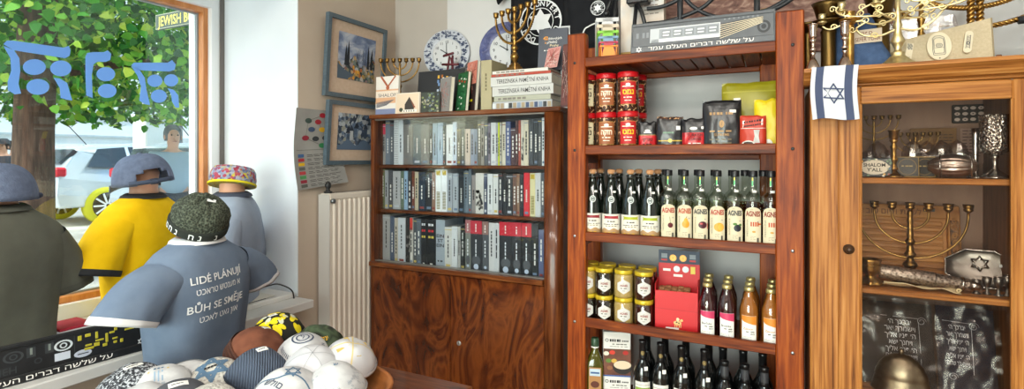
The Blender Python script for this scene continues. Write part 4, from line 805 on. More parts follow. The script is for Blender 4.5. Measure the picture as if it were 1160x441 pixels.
# ================================================================== on top of the bookcase
def menorah(label, loc, rz, h, hw, m, cup=.011, tr=.0035, rope=False, base_r=.045, stepped=True, straight=.0, n=3, cat='menorah', name='menorah', stemr=.007, tilt=None, cupm=None):
    t = thing(name, label, cat, loc, rz); zt_ = h - cup * 2.0; bh = h * .13
    if tilt: t.rotation_euler = tilt
    b = MB()
    if stepped:
        for i, (r, z0_, z1_) in enumerate(((1, 0, .25), (.8, .25, .5), (.6, .5, .8), (.42, .8, 1.0))): b.box((-base_r * r, -base_r * r * .8, bh * z0_), (base_r * r, base_r * r * .8, bh * z1_), m, .002)
    else: b.lathe([(0, 0), (base_r, 0), (base_r, bh * .12), (base_r * .8, bh * .25), (base_r * .45, bh * .5), (base_r * .25, bh * .85), (stemr, bh)], m, 28)
    b.build('base', t)
    s_ = MB(); pr = []; N = 34
    for i in range(N + 1):
        f = i / N; r = stemr * (1 + .35 * abs(sin(f * pi * 9))) * (1 - .25 * f)
        for c_, wdt, a in ((.12, .05, 1.4), (.3, .035, .9), (.5, .03, .6)): r += stemr * a * math.exp(-((f - c_) / wdt) ** 2)
        pr.append((r, bh * .98 + (zt_ - bh) * f))
    s_.lathe([(0, pr[0][1])] + pr + [(0, pr[-1][1])], m, 16); s_.build('stem', t)
    for k in range(1, n + 1):
        R = hw * k / n; q = MB(); zc = zt_ - straight
        depth = min(R * 1.0, (zc - bh * 1.1) * (k / n) ** .8)
        for s in (-1, 1):
            pts = [(s * R, 0, zt_), (s * R, 0, zc)] if straight else [(s * R, 0, zt_)]
            pts += [(s * R * cos(a), 0, zc - depth * sin(a)) for a in [pi / 2 * i / 18 for i in range(1 if straight else 1, 19)]]
            if rope:
                dn = [V(crom(pts, i / 90)) for i in range(91)]
                for ph in (0, pi): q.tube([tuple(p + V((0, tr * .7 * cos(i * .75 + ph), tr * .7 * sin(i * .75 + ph)))) for i, p in enumerate(dn)], tr * .85, m, 6)
            else: q.tube(pts, tr, m, 8)
        q.build('branch', t)
    for k in range(-n, n + 1):
        q = MB(); q.lathe([(0, 0), (cup * .35, 0), (cup * .9, cup * .5), (cup, cup * .8), (cup * .75, cup), (cup, cup * 1.2), (cup * 1.05, cup * 2), (cup * .7, cup * 2), (cup * .6, cup * 1.1), (0, cup)], cupm or m, 14, Matrix.Translation((hw * k / n, 0, zt_ - .001))); q.build('candle_cup', t)
    return t
def upright(name, label, cat, pl, Y, pts, t, m, lean=.06, group=None, art=None, pages=True, rz=0, zb=BTOP):
    """card, booklet or book standing with its cover to the room. pts: x left, x right, y top on the photo"""
    xl, xr, yt = pts; A = onY(xl, yt, Y); B = onY(xr, yt, Y); w = B.x - A.x; h = A.z - zb
    if rz: w = w / cos(rz)
    o = thing(name, label, cat, (A.x, Y, zb + .0008), rz, group); o.rotation_euler = (-lean, 0, rz); q = MB()
    q.box((0, 0, 0), (w, .0016, h), m, .0005)
    if t > .004: q.box((0, t - .0016, 0), (w, t, h), m, .0005); q.box((0, .0016, 0), (.0016, t - .0016, h), m, 0)
    q.build('cover', o)
    if t > .004: q = MB(); q.box((.0016, .0016, .002), (w - .003, t - .0016, h - .003), PAGES, 0); q.build('pages', o)
    if art: q = MB(); art(q, flat((0, -.0007, 0)), flat((0, -.0013, 0)), w, h); q.build('cover_print', o)
    return o
pm_ = onY(453, 100, 2.44); menorah('small dark brass menorah at the radiator end of the bookcase top', (pm_.x, 2.44, BTOP), rad(22), onY(453, 66, 2.44).z - BTOP, .112, BRASS_D, .0125, .0045, base_r=.04)
def a_shal(q, f, g, w, h):
    q.rect(0, 0, w, h, f, mat('#e2dcd6', .6)); q.rect(0, h * .3, w, h * .66, g, mat('#d8a884', .6)); q.rect(0, h * .45, w, h * .62, flat((0, -.0016, 0)), mat('#e4d4c6', .6)); q.rect(0, 0, w, h * .16, g, mat('#7d86a8', .6))
    k = flat((0, -.002, 0)); q.text('SHALOM', .018, w * .12, h * .47, k, mat('#4a4a52', .6), 0, width=w * .85, align='l')
    q.bar((w * .25, h * .98), (w * .52, h * .74), .012, k, mat('#a85a3c', .6)); q.bar((w * .85, h * .98), (w * .55, h * .74), .009, k, mat('#a85a3c', .6)); q.disc(w * .53, h * .7, .012, .012, flat((0, -.0024, 0)), mat('#a85a3c', .6), 12)
    for i in range(7): q.bar((w * .05, h * (.2 + .02 * i)), (w * (.5 + .05 * i), h * (.26 + .02 * i)), .003, k, mat('#6d6a70', .6))
upright('greeting_card', 'tall pale card with a brown ribbon cross and large capitals', 'card', 0, 2.30, (425.5, 451, 87.5), .012, mat('#dedad6', .6), .03, art=a_shal)
def a_house(q, f, g, w, h):
    q.rect(w * .05, h * .05, w * .95, h * .95, f, mat('#dcc6ae', .6)); q.poly([(w * .4, h * .2), (w * .78, h * .2), (w * .78, h * .42), (w * .58, h * .8), (w * .4, h * .45)], g, mat('#3a332f', .6)); q.poly([(w * .58, h * .8), (w * .66, h * .62), (w * .84, h * .3), (w * .78, h * .26)], flat((0, -.0018, 0)), mat('#8a4a34', .6)); q.rect(w * .3, h * .08, w * .9, h * .2, g, mat('#e8e4dc', .6))
    for i in range(5): q.rect(w * (.36 + i * .1), h * .1, w * (.4 + i * .1), h * .17, flat((0, -.0018, 0)), mat('#6a625a', .6))
    q.disc(w * .25, h * .2, w * .08, h * .1, g, mat('#3d4436', .6), 10)
upright('picture_tile', 'small square tile painted with a steep-roofed old house', 'tile', 0, 2.285, (447.5, 475, 106), .01, mat('#d8ccbe', .5), .05, art=a_house)
def a_glass(q, f, g, w, h):
    R_ = random.Random(5); q.rect(0, 0, w, h, f, mat('#26272b', .5))
    for i in range(40): cx = w * R_.uniform(.42, .72); y = h * R_.uniform(.2, .85); q.rect(cx, y, cx + w * .04, y + h * .07, g, mat(R_.choice(['#d8a83a', '#c8d4e4', '#6a8ab8', '#e8e4d8', '#a8642a']), .5))
upright('hardback_book', 'black book with a stained-glass picture leaning behind the smaller ones', 'book', 0, 2.41, (471.5, 524, 81), .02, mat('#26272b', .5), .1, art=a_glass)
def a_leaf(q, f, g, w, h):
    R_ = random.Random(6); q.rect(0, 0, w, h, f, mat('#3a403a', .5))
    for i in range(60): q.disc(w * R_.uniform(.05, .95), h * R_.uniform(.05, .95), w * .06, h * .05, g, mat(R_.choice(['#8a9660', '#5a6a5c', '#a8a48c', '#2c302c', '#6b7a8a']), .5), 7)
upright('booklet', 'small booklet with a green and grey leafy cover beside the house tile', 'booklet', 0, 2.295, (477, 497.5, 105), .006, mat('#4a504a', .5), .06, art=a_leaf)
def a_grey(q, f, g, w, h):
    R_ = random.Random(7); q.rect(w * .03, h * .03, w * .97, h * .97, f, mat('#8d8a88', .6))
    for i in range(40): q.bar((w * R_.uniform(.05, .9), h * R_.uniform(.05, .9)), (w * R_.uniform(.1, .95), h * R_.uniform(.1, .9)), .0015, g, mat(R_.choice(['#a8a4a0', '#6f6c6a', '#c04a44']), .6))
upright('paperback_book', 'grey paperback with a sketched cover, turned toward the window', 'book', 0, 2.33, (496, 515, 89), .022, mat('#8f8c8a', .5), .09, rz=rad(-28), art=a_grey)
def a_green(q, f, g, w, h):
    R_ = random.Random(8); q.rect(w * .05, h * .04, w * .95, h * .96, f, mat('#1f5a34', .5))
    for i in range(30): q.disc(w * R_.uniform(.1, .9), h * R_.uniform(.08, .92), w * .07, h * .025, g, mat(R_.choice(['#c8d0c0', '#0e3a1e', '#d8dcd0', '#2f7a48']), .5), 8)
    for i in range(3): q.disc(w * (.2 + .28 * i), h * (.8 - .03 * i), w * .07, h * .03, flat((0, -.002, 0)), mat('#c03a2a', .5), 8)
upright('paperback_book', 'green ornamented paperback between the grey and the reddish books', 'book', 0, 2.34, (515.5, 533, 83), .018, mat('#23502f', .5), .1, rz=rad(-30), art=a_green)
def a_redd(q, f, g, w, h):
    q.rect(0, h * .55, w, h, f, mat('#c87a6a', .5)); q.rect(0, 0, w, h * .55, f, mat('#2e1f1e', .5)); R_ = random.Random(2)
    for i in range(24): q.bar((w * R_.uniform(0, .9), h * R_.uniform(.35, .98)), (w * R_.uniform(.1, 1), h * R_.uniform(.35, .98)), .003, g, mat(R_.choice(['#d8a490', '#8a3a34', '#4a2422', '#e0c0b0']), .5))
    q.dashes(w * .1, w * .8, h * .2, .012, g, mat('#d8c81e', .5), 2, 1); q.dashes(w * .1, w * .6, h * .13, .009, g, mat('#d8c81e', .5), 2, 4)
upright('paperback_book', 'dark book with a pink and red upper cover beside the olive hardback', 'book', 0, 2.36, (526, 543, 71), .02, mat('#3a2826', .5), .08, rz=rad(-30), art=a_redd)
# olive hardback, spine out, patterned box behind it
A = onY(544.6, 66, 2.30); B = onY(556.8, 66, 2.30); w = B.x - A.x; h = A.z - BTOP - .012
t = thing('hardback_book', 'thick olive-beige hardback standing spine out beside the stack', 'book', (A.x, 2.30, BTOP)); q = MB(); OL = mat('#a59c7c', .6)
q.box((0, 0, 0), (w, .004, h), OL, .0015); q.box((0, .004, 0), (.003, .17, h), OL, .001); q.box((w - .003, .004, 0), (w, .17, h), OL, .001); q.build('cover', t)
q = MB(); q.box((.003, .004, .003), (w - .003, .165, h - .004), PAGES, 0); q.build('pages', t); q = MB(); q.dashes(h * .4, h * .75, -.004, .009, flat((w / 2, -.0006, 0), (0, 0, 1), (-1, 0, 0)), mat('#6c6448', .6), 5, 3); q.build('spine_print', t)
CARV = pm('carved_box_relief', [(.2, '#3a2f1c'), (.5, '#7a6a48'), (.8, '#a39468')], 'voronoi', 60, rough=.6, bump=.8, bscale=60)
# the stack
st = [(113.5, 123, 558, 625.5, '#a9adb2', 'multi', 'thin book with a photo-strip spine, lowest of the stack'), (107, 113.2, 559.5, 624, '#a3a596', '', 'thin grey-green book, second from below in the stack'), (95, 107, 557.5, 627, '#bcbdbb', 'T', 'pale grey hardback with Czech lettered spine, lower of the matching two'), (83.6, 95, 555.7, 625, '#c0c1bf', 'T', 'pale grey hardback with Czech lettered spine, upper of the matching two'), (80.4, 83.4, 556.5, 624, '#a8402e', '', 'thin brick-red book under the topmost white one'), (76.5, 80.4, 557.5, 621, '#d3d0c8', '', 'thin white book on top of the stack carrying the brass menorah')]
zc = BTOP; YS = 2.29
for i, (yt, yb_, xl, xr, c, kd, lab) in enumerate(st):
    a = onY(xl, 100, YS); b = onY(xr, 100, YS); w = b.x - a.x; hh = (yb_ - yt) * onY(595, 100, YS).length / 600 * .985; hh = (yb_ - yt) / 600 * 2.44
    t = thing('stacked_book', lab, 'book', (a.x, YS, zc + .0003), 0, 'books stacked beside the rack'); dep = .2 - i * .004; m = mat(c, .5); q = MB()
    k = min(.003, hh * .18); q.box((0, 0, 0), (w, dep, k), m, .0008); q.box((0, 0, hh - k), (w, dep, hh), m, .0008); q.box((0, -.001, 0), (w, .003, hh), m, min(.003, hh * .3)); q.build('cover', t)
    q = MB(); q.box((.003, .003, k), (w - .004, dep - .003, hh - k), PAGES, 0); q.build('pages', t); q = MB(); f = flat((0, -.0016, 0))
    if kd == 'T': q.text('TEREZÍNSKÁ PAMĚTNÍ KNIHA', hh * .42, w * .53, hh * .3, f, INK, .004, width=w * .85)
    elif kd == 'multi':
        R_ = random.Random(3)
        for j in range(14): q.rect(w * j / 14, hh * .15, w * (j + .8) / 14, hh * .8, f, mat(R_.choice(['#3a4a6a', '#c8ccd0', '#2a2c30', '#7a8aa0', '#9a8a70']), .5))
    else: q.dashes(w * .08, w * .6, hh * .3, hh * .4, f, mat('#77736c', .6), 6, i)
    q.build('spine_print', t); zc += hh + .0006
STK = zc
t = thing('carved_box', 'patterned olive box lying behind the hardback and the stack', 'box', (onY(557, 70, 2.5).x, 2.49, BTOP)); q = MB(); q.box((0, 0, 0), (.13, .07, .165), CARV, .003); q.build('body', t); q = MB(); q.box((-.003, -.003, .165), (.133, .073, .178), mat('#8a7c56', .6), .003); q.build('lid', t)
pc = onY(589.5, 70, 2.38); e_ = (RT * -.6325 + FW * .7746); menorah('ornate brass menorah with seven cups standing on the stack of books', (pc.x - .01, 2.335, STK), atan2(-e_.y, -e_.x) , onY(589, 10, 2.38).z - STK, .15, BRASS, .014, .005, base_r=.038, rope=True, stemr=.009)
def a_42(q, f, g, w, h):
    O = mat('#e0962a', .5); Wt = mat('#dcdad4', .5); q.text('42', .017, w * .16, h * .73, f, O, .03, align='l'); q.text('židovských', .012, w * .34, h * .73, f, Wt, .008, width=w * .46, align='l'); q.text('příběhů', .012, w * .3, h * .64, f, Wt, .008, width=w * .34, align='l'); q.text('z', .012, w * .22, h * .64, f, O, .01, align='l'); q.text('Prahy', .012, w * .4, h * .56, f, mat('#d8c8a0', .5), .008, width=w * .3, align='l'); q.dashes(w * .2, w * .5, h * .46, .005, f, Wt, 3, 1)
upright('slate_book', 'slate-grey book with orange and white title leaning at the stack end', 'book', 0, 2.37, (609, 640.5, 32), .012, mat('#464b57', .5), .12, rz=rad(8), art=a_42, zb=STK)
def a_pink(q, f, g, w, h):
    R_ = random.Random(11); q.rect(w * .03, h * .03, w * .97, h * .97, f, mat('#c78c88', .4))
    for i in range(34): q.bar((w * R_.uniform(.05, .95), h * R_.uniform(.05, .9)), (w * R_.uniform(.05, .95), h * R_.uniform(.05, .95)), .003, g, mat(R_.choice(['#e0b8b0', '#a8544e', '#8c8078', '#dccac4', '#b86a64']), .5))
upright('booklet', 'pink-covered booklet tilted in front of the slate-grey book', 'booklet', 0, 2.335, (616, 633, 53), .004, mat('#cfa09a', .4), .3, rz=rad(-18), art=a_pink, zb=STK)
def a_dkred(q, f, g, w, h):
    R_ = random.Random(12); q.rect(w * .03, h * .03, w * .97, h * .97, f, mat('#6e4440', .4))
    for i in range(30): q.bar((w * R_.uniform(.05, .95), h * R_.uniform(.05, .9)), (w * R_.uniform(.05, .95), h * R_.uniform(.05, .95)), .003, g, mat(R_.choice(['#c89890', '#3a2a2a', '#8a4a44', '#b8a8a0']), .5))
upright('booklet', 'dark reddish booklet in clear wrap between the pink one and the rack post', 'booklet', 0, 2.31, (635, 645.5, 50), .004, mat('#5c4240', .3), .06, rz=rad(-20), art=a_dkred, zb=BTOP)
# ---- clocks on the wall
def clock(label, px, py, Y, rx, ringm, facem, rimdeco):
    c = onY(px, py, Y); t = thing('wall_clock', label, 'clock', c, 0); R = rx; t.rotation_euler = (rad(-6), 0, rad(14))
    Mx = Matrix.Rotation(pi / 2, 4, 'X'); q = MB(); q.lathe([(0, -.012), (R * .6, -.012), (R * .98, .006), (R, .01), (R * .985, .014), (R * .66, .004), (0, .002)], ringm, 48, Mx); q.build('plate', t)
    q = MB(); q.lathe([(0, .003), (R * .62, .004), (R * .63, .0055), (R * .6, .006), (0, .0055)], facem, 40, Mx); q.build('dial', t)
    q = MB(); f = flat((0, -.0068, 0)); DK = mat('#23252c', .6)
    for k in range(12):
        a = pi / 2 - k * pi / 6; q.text(str(k or 12), R * .11, R * .48 * cos(a), R * .48 * sin(a) - R * .05, f, DK, .01)
    for k in range(60): a = k * pi / 30; q.rect(R * .57 * cos(a) - .0006, R * .57 * sin(a) - .0006, R * .57 * cos(a) + .0006, R * .57 * sin(a) + .0006, f, DK)
    q.build('numerals', t); q = MB(); g = flat((0, -.009, 0)); q.bar((0, 0), (-R * .26, R * .16), .005, g, DK); q.bar((0, 0), (-R * .03, R * .42), .0035, g, DK); q.disc(0, 0, .006, .006, g, DK, 12); q.build('hands', t)
    if rimdeco:
        q = MB(); R_ = random.Random(4); f = lambda x, y: (x, -.0095 - (sqrt(x * x + y * y) / R - .66) * .012 - .001, y)
        for i in range(190):
            a = R_.uniform(0, 2 * pi); rr = R * R_.uniform(.68, .94); q.disc(rr * cos(a), rr * sin(a), R * R_.uniform(.03, .07), R * R_.uniform(.02, .05), f, mat(rimdeco, .4), 7, inner=R_.choice([0, .5]))
        q.build('rim_pattern', t)
    return t
c1 = onY(507, 61, 2.53)
clock('plate clock with a dark blue flowered white rim behind the leaning books', 506.5, 61, 2.55, 23 / 600 * onY(507, 61, 2.55).length * .98, mat('#b9bec8', .25), mat('#c4c6c9', .3), '#34405e')
VIO = pm('violet_blue_glaze', [(.3, '#3c4270'), (.6, '#565e8c'), (.8, '#7d84ac')], scale=40, rough=.3)
clock('plate clock with a violet-blue rim partly behind the brass menorah', 575, 57, 2.555, 27 / 600 * onY(575, 57, 2.555).length * .98, VIO, mat('#c9cbce', .3), '#3c4478')
t = thing('display_easel', 'small maroon folding easel in front of the flowered plate clock', 'easel', (onY(511, 80, 2.47).x, 2.47, BTOP), rad(-15)); MAR = mat('#5e1f2a', .5)
zt_ = onY(512, 63, 2.47).z - BTOP
for s in (-1, 1): q = MB(); q.tube([(s * .05, -.03, 0), (s * .012, 0, zt_)], .006, MAR, 6); q.build('leg', t)
q = MB(); q.tube([(0, .06, 0), (0, .0, zt_ - .01)], .006, MAR, 6); q.build('leg', t); q = MB(); q.tube([(-.05, -.02, zt_ * .86), (.08, -.02, zt_ * .82)], .007, MAR, 6); q.tube([(-.04, -.02, zt_), (.04, -.02, zt_ + .006)], .007, MAR, 6); q.build('crossbar', t)
t = thing('grey_folder', 'grey folder lying tilted on the maroon easel bar', 'folder', onY(514, 80, 2.44) + V((0, 0, .0)), 0, rot=(rad(-75), rad(-12), 0)); q = MB(); q.box((-.02, 0, 0), (.09, .006, .07), mat('#5f5d5e', .5), .001); q.build('cover', t)
# ---- black T-shirts hung on the wall
BLK = cloth('black_jersey', '#15161a', '#1b1c20')
def hung_shirt(label, xl, xr, Y, ztop, zbot, logo, sc):
    a = onY(xl, 30, Y); b = onY(xr, 30, Y); cx = (a.x + b.x) / 2; w = (b.x - a.x) / 2; t = thing('hanging_t_shirt', label, 'T-shirt', (cx, Y, zbot)); hgt = ztop - zbot
    q = MB(); rings = []
    for i in range(18):
        f = i / 17; z = hgt * f; ww = w * (1.0 if f < .72 else 1 - .75 * ((f - .72) / .28) ** 1.3); dp = .03 * (1 - .5 * f)
        rings.append([(sup(ww, dp, 2 * pi * j / 36, 2.6)[0], sup(ww, dp, 2 * pi * j / 36, 2.6)[1] + .005 * sin(j * 1.2 + f * 5), z) for j in range(36)])
    q.loft(rings, BLK, True, True); sh = q.build('body', t)
    for s in (-1, 1):
        q = MB(); q.loft([[(s * (w * (.8 + .0 * f) + .11 * f) , .028 * sin(2 * pi * j / 20) , hgt * .84 - .1 * f + .06 * cos(2 * pi * j / 20) * (1 - .1 * f)) for j in range(20)] for f in (0, .5, 1)], BLK, True, True); q.build('sleeve', t)
    q = MB(); q.tube([(0, 0, hgt), (0, 0, hgt + .07), (.015, 0, hgt + .085), (.03, .02, hgt + .075)], .0025, STEEL, 6); q.build('hanger_hook', t)
    lx, ly, lr = logo; c = onY(lx, ly, Y - .036); r = lr / 600 * c.length * .96; q = MB(); ox, oz = c.x - cx, c.z - zbot; f = flat((ox, -.036, oz)); Wt = mat('#dfe1e4', .7)
    q.disc(0, 0, r, r, f, Wt, 40, inner=.93); q.disc(0, 0, r * .62, r * .62, f, Wt, 36, inner=.95)
    n = 6; st_ = []
    for k in range(12): a_ = pi / 2 + k * pi / 6; rr = r * (.6 if k % 2 == 0 else .36); st_.append((rr * cos(a_), rr * sin(a_)))
    q.poly(st_, f, Wt)
    s_ = "CONVERT US · DON'T ·"; 
    for k, ch in enumerate(s_):
        if ch == ' ': continue
        a_ = rad(118) - k * 2 * pi / len(s_); q.text(ch, r * .22, r * .7 * cos(a_), r * .7 * sin(a_), f, Wt, .02, ang=a_ - pi / 2)
    q.build('logo_print', sh); return t
hung_shirt('black T-shirt with a round white star emblem hanging behind the brass menorah', 579, 643, 2.53, 2.62, 1.76, (612, 25, 21), 1)
hung_shirt('second black T-shirt, mostly behind the coloured cups, with a small round white emblem', 640, 700, 2.455, 2.62, 2.03, (677, 9, 6.5), 1)
# ================================================================== tall wooden rack
RF = 2.1; rk = thing('storage_rack', 'tall red-brown stained wooden rack with five slatted shelves of groceries', 'shelving', (-.35, RF, 0))
R_L = lambda x, y, z: (x + .35, y - RF, z)
RT_ = 2.018
def post(x0, x1, y0, y1, bolts):
    q = MB(); q.box(R_L(x0, y0, 0), R_L(x1, y1, RT_), RED_WOOD_V, .004); o = q.build('post', rk)
    for x, z in bolts: b = MB(); b.lathe([(0, -.0025), (.0035, -.0025), (.006, -.001), (.006, .001), (0, .001)], STEEL if z < 1.4 else BLACKM, 12, Matrix.Translation(R_L(x, y0, z)) @ Matrix.Rotation(-pi / 2, 4, 'X')); b.build('bolt', o)
    q = MB(); q.box(R_L(x0 + .002, y0 + .002, RT_), R_L(x1 - .002, y1 - .002, RT_ + .002), mat('#4a2412', .6), 0); q.build('end_grain', o)
SZ = [1.917, 1.552, 1.193, .835, .475, .12]; SURF = [z - .0225 for z in SZ]
lx = onY(651, 90, RF).x; rx = onY(898, 60, RF).x
post(-.787, -.708, RF, RF + .045, [(lx, z - .02) for z in SZ]); post(-.001, .088, RF, RF + .045, [(rx, z - .02) for z in SZ])
post(-.80, -.736, 2.4, 2.445, []); post(-.06, .06, 2.4, 2.445, [])
for i, z in enumerate(SZ):
    q = MB(); n = 12; x0, x1 = -.725, .01
    for k in range(n): a = x0 + (x1 - x0) * k / n; q.box(R_L(a + .003, RF + .02, z - .0375), R_L(a + (x1 - x0) / n - .003, 2.44, z - .0225), RED_WOOD, .002)
    s = q.build('shelf', rk)
    q = MB(); q.box(R_L(-.71, RF + .003, z - .038), R_L(.0, RF + .022, z), RED_WOOD_X, .003); q.build('front_rail', s)
    q = MB(); q.box(R_L(-.74, 2.40, z - .06), R_L(-.06, 2.42, z - .038), RED_WOOD_X, .003); q.build('back_rail', s)
    for xx in (-.775, .01): q = MB(); q.box(R_L(xx, RF + .045, z - .075), R_L(xx + .03, 2.4, z - .038), RED_WOOD, .003); q.build('side_rail', s)
def spot(px, Y): p = onY(px, 200, Y); return p.x
def item(name, label, cat, px, Y, z, group=None, turn=0):
    x = spot(px, Y); return thing(name, label, cat, (x, Y, z + .0004), face((x, Y)) + turn, group)
# ---- shelf 2: canisters, bags
BEANS = pm('coffee_bean_print', [(0, '#6a3a20'), (.3, '#4a2412'), (.42, '#1c0d07'), (.6, '#140a06'), (.66, '#b07a50'), (.75, '#d0a880')], 'voronoi', 95, rough=.3, bump=.2)
REDLID = mat('#b8141c', .3)
def canister(label, px, Y, z, lab, words_, ink, R=.0425, H=.1625):
    t = item('coffee_canister', label, 'canister', px, Y, z, 'coffee canisters on the rack')
    q = MB(); q.lathe([(0, 0), (R - .002, 0), (R, .003), (R, H - .022), (R - .001, H - .02), (0, H - .02)], BEANS, 32); q.build('body', t)
    q = MB(); q.lathe([(0, H - .024), (R + .0015, H - .024), (R + .002, H - .02), (R + .0015, H - .003), (R - .002, H), (R - .006, H - .002), (0, H - .002)], REDLID, 32); q.build('lid', t)
    q = MB(); f = cyl(R, 0, .0006); g = cyl(R, 0, .0012); w = .034; q.strip(-w, w, lambda x: .028, lambda x: .118 + (.008 * (1 - abs(x) / w)), f, mat(lab, .5), 10); I = mat(ink, .5); Wt = mat('#f0ead8', .5) if lab != '#d8cba8' else INK
    q.text(heb(words_), .021, 0, .068, g, I, .03, width=.046); q.disc(0, .107, .01, .006, g, Wt, 12); q.rect(-.024, .098, .024, .1015, g, Wt, 4); q.dashes(-.018, .018, .053, .004, g, Wt, 3, 1); q.dashes(-.014, .014, .041, .003, g, Wt, 2, 2); q.rect(-w, .12, w, .1212, g, mat('#c8a858', .4), 8)
    q.rect(-w, .026, w, .0272, g, mat('#c8a858', .4), 8); q.build('label', t)
S2 = SURF[1]
for lv in (0, 1):
    wd_ = ('lower', 'upper')[lv]
    canister('cream-labelled coffee canister, %s one, against the rack post by the bookcase' % wd_, 664, 2.195, S2 + lv * .1632, '#d8cba8', 'נמס', '#3a2a1c')
    canister('brown-labelled coffee canister, %s one of its pair' % wd_, 687, 2.19, S2 + lv * .1632, '#9c5a34', 'חזקה', '#f0e0c8')
    canister('red-labelled coffee canister with yellow word, %s one of its pair' % wd_, 711.5, 2.185, S2 + lv * .1632, '#b81c1e', 'נמס', '#f0c020')
    canister('coffee canister half hidden at the back, %s one, behind the red-labelled pair' % wd_, 721, 2.29, S2 + lv * .1632, '#a01418', 'נמס', '#d8a020')
def pouch(name, label, px, Y, z, w, h, t_, m, art=None, top=None, seed=0, fold=.12, turn=0, flat_top=True, group=None):
    T = item(name, label, 'bag', px, Y, z, group, turn); q = MB(); N, M_ = 16, 18
    def prof(u, v):
        u = max(-1, min(1, u)); v = max(0, min(1, v)); return t_ / 2 * (1 - abs(u) ** 3) ** .5 * max(0, (1 - v ** 2.2)) ** .5 * (.92 + .16 * noise.noise(V((u * 3 + seed, v * 4, seed)))) + .0012
    def P(u, v, s, o=0):
        ww = w / 2 * (1 - .05 * v + .02 * noise.noise(V((v * 5, seed, 3)))); return (u * ww, s * (prof(u, v) + o) * (1 if v > .04 else .8 + v * 5), v * h + .008 * noise.noise(V((u * 2, seed, 9))) * (v > .9))
    for s in (-1, 1): q.add([P(-1 + 2 * i / N, j / M_, s) for j in range(M_ + 1) for i in range(N + 1)], [(j * (N + 1) + i, j * (N + 1) + i + 1, (j + 1) * (N + 1) + i + 1, (j + 1) * (N + 1) + i) for j in range(M_) for i in range(N)], m, True)
    q.add([P(-1 + 2 * i / N, 0, -1) for i in range(N + 1)] + [P(-1 + 2 * i / N, 0, 1) for i in range(N + 1)], [(i, i + 1, N + 2 + i, N + 1 + i) for i in range(N)], m)
    q.build('body', T, recalc=True)
    q = MB(); q.rect(-1, .9, 1, 1, lambda u, v: P(u, v, -1, .0008), top or m, 12, 2); q.build('top_seal', T)
    if art: q = MB(); art(q, lambda u, v: P(u, v, -1, .0012), lambda u, v: P(u, v, -1, .002)); q.build('front_print', T)
    return T
FOILB = pm('black_foil', [(.3, '#131315'), (.7, '#222226')], scale=20, rough=.28, bump=.5, bscale=30, spec=.7); FOILR = mat('#c01620', .3); FOILO = pm('olive_yellow_foil', [(.3, '#8a8212'), (.7, '#a89e1e')], scale=9, rough=.35, bump=.4, bscale=14); FOILY = pm('bright_yellow_pack', [(.3, '#d8bc10'), (.7, '#ecd21c')], scale=9, rough=.4, bump=.25, bscale=20)
WP = mat('#ece8e0', .5)
def turk(q, f, g):
    q.rect(-.95, .04, .95, .52, f, FOILR, 10, 5); q.rect(-.9, .53, .9, .545, f, mat('#c8a858', .4), 8); q.text(heb('טורקי'), .11, 0, .33, g, INK, .02, width=1.1); q.disc(0, .68, .3, .05, g, WP, 12); q.dashes(-.5, .5, .2, .035, g, INK, 3, 1); q.rect(-.4, .6, .4, .64, g, WP, 4)
b_ = pouch('coffee_bag', 'small black coffee bag with a red panel and Hebrew word beside the canisters', 733.5, 2.19, S2, .074, .118, .045, FOILB, turk, seed=1)
def ccb(q, f, g):
    q.rect(-.98, .93, .98, 1, f, BEANS, 8, 2); q.rect(-.9, .0, .9, .07, f, BEANS, 8, 2); q.rect(-.85, .27, .85, .3, f, mat('#c8a83a', .4), 8); q.disc(0, .29, .16, .06, g, mat('#d8c060', .4), 12); q.rect(.45, .6, .75, .72, g, WP, 2); q.dashes(-.5, .4, .5, .05, g, mat('#6a8a70', .5), 3, 2)
pouch('coffee_bag', 'crinkled black coffee bag with bean-print edges between two red-marked bags', 759, 2.19, S2, .108, .135, .05, FOILB, ccb, seed=2)
def rbb(q, f, g):
    q.rect(-.95, .02, .95, .55, f, FOILR, 10, 5); q.text('TURKISH', .09, 0, .43, g, INK, .02, width=1.2); q.text('COFFEE', .09, 0, .31, g, INK, .02, width=1.0); q.dashes(-.5, .5, .2, .03, g, WP, 3, 1); q.disc(-.1, .68, .3, .05, g, WP, 12); q.rect(.5, .66, .85, .74, g, WP, 2)
pouch('coffee_bag', 'slumped black and red coffee bag leaning beside the big black pouch', 787, 2.185, S2, .098, .125, .055, FOILB, rbb, seed=5)
def big(q, f, g):
    T_ = mat('#b08a5c', .5); q.dashes(-.62, .12, .7, .055, g, T_, 4, 7); q.dashes(.2, .62, .705, .05, g, T_, 3, 8); q.disc(0, .52, .13, .075, g, T_, 18); q.text('1', .07, 0, .49, f if 0 else (lambda u, v: tuple(V(g(u, v)) + V((0, -.0008, 0)))), FOILB, .01); q.rect(-.9, .83, .9, .845, g, mat('#35353a', .3), 8); q.dashes(-.6, .6, .36, .03, g, T_, 3, 3); q.text('SUPREME', .05, 0, .28, g, T_, .01, width=.75); q.dashes(-.6, .6, .2, .02, g, mat('#77684e', .5), 4, 4); q.dashes(-.5, .5, .13, .02, g, mat('#77684e', .5), 4, 5); q.rect(.4, .74, .72, .8, g, WP, 2)
pouch('coffee_pouch', 'large matt black stand-up coffee pouch with tan lettering', 817.5, 2.19, S2, .146, .192, .07, FOILB, big, seed=7)
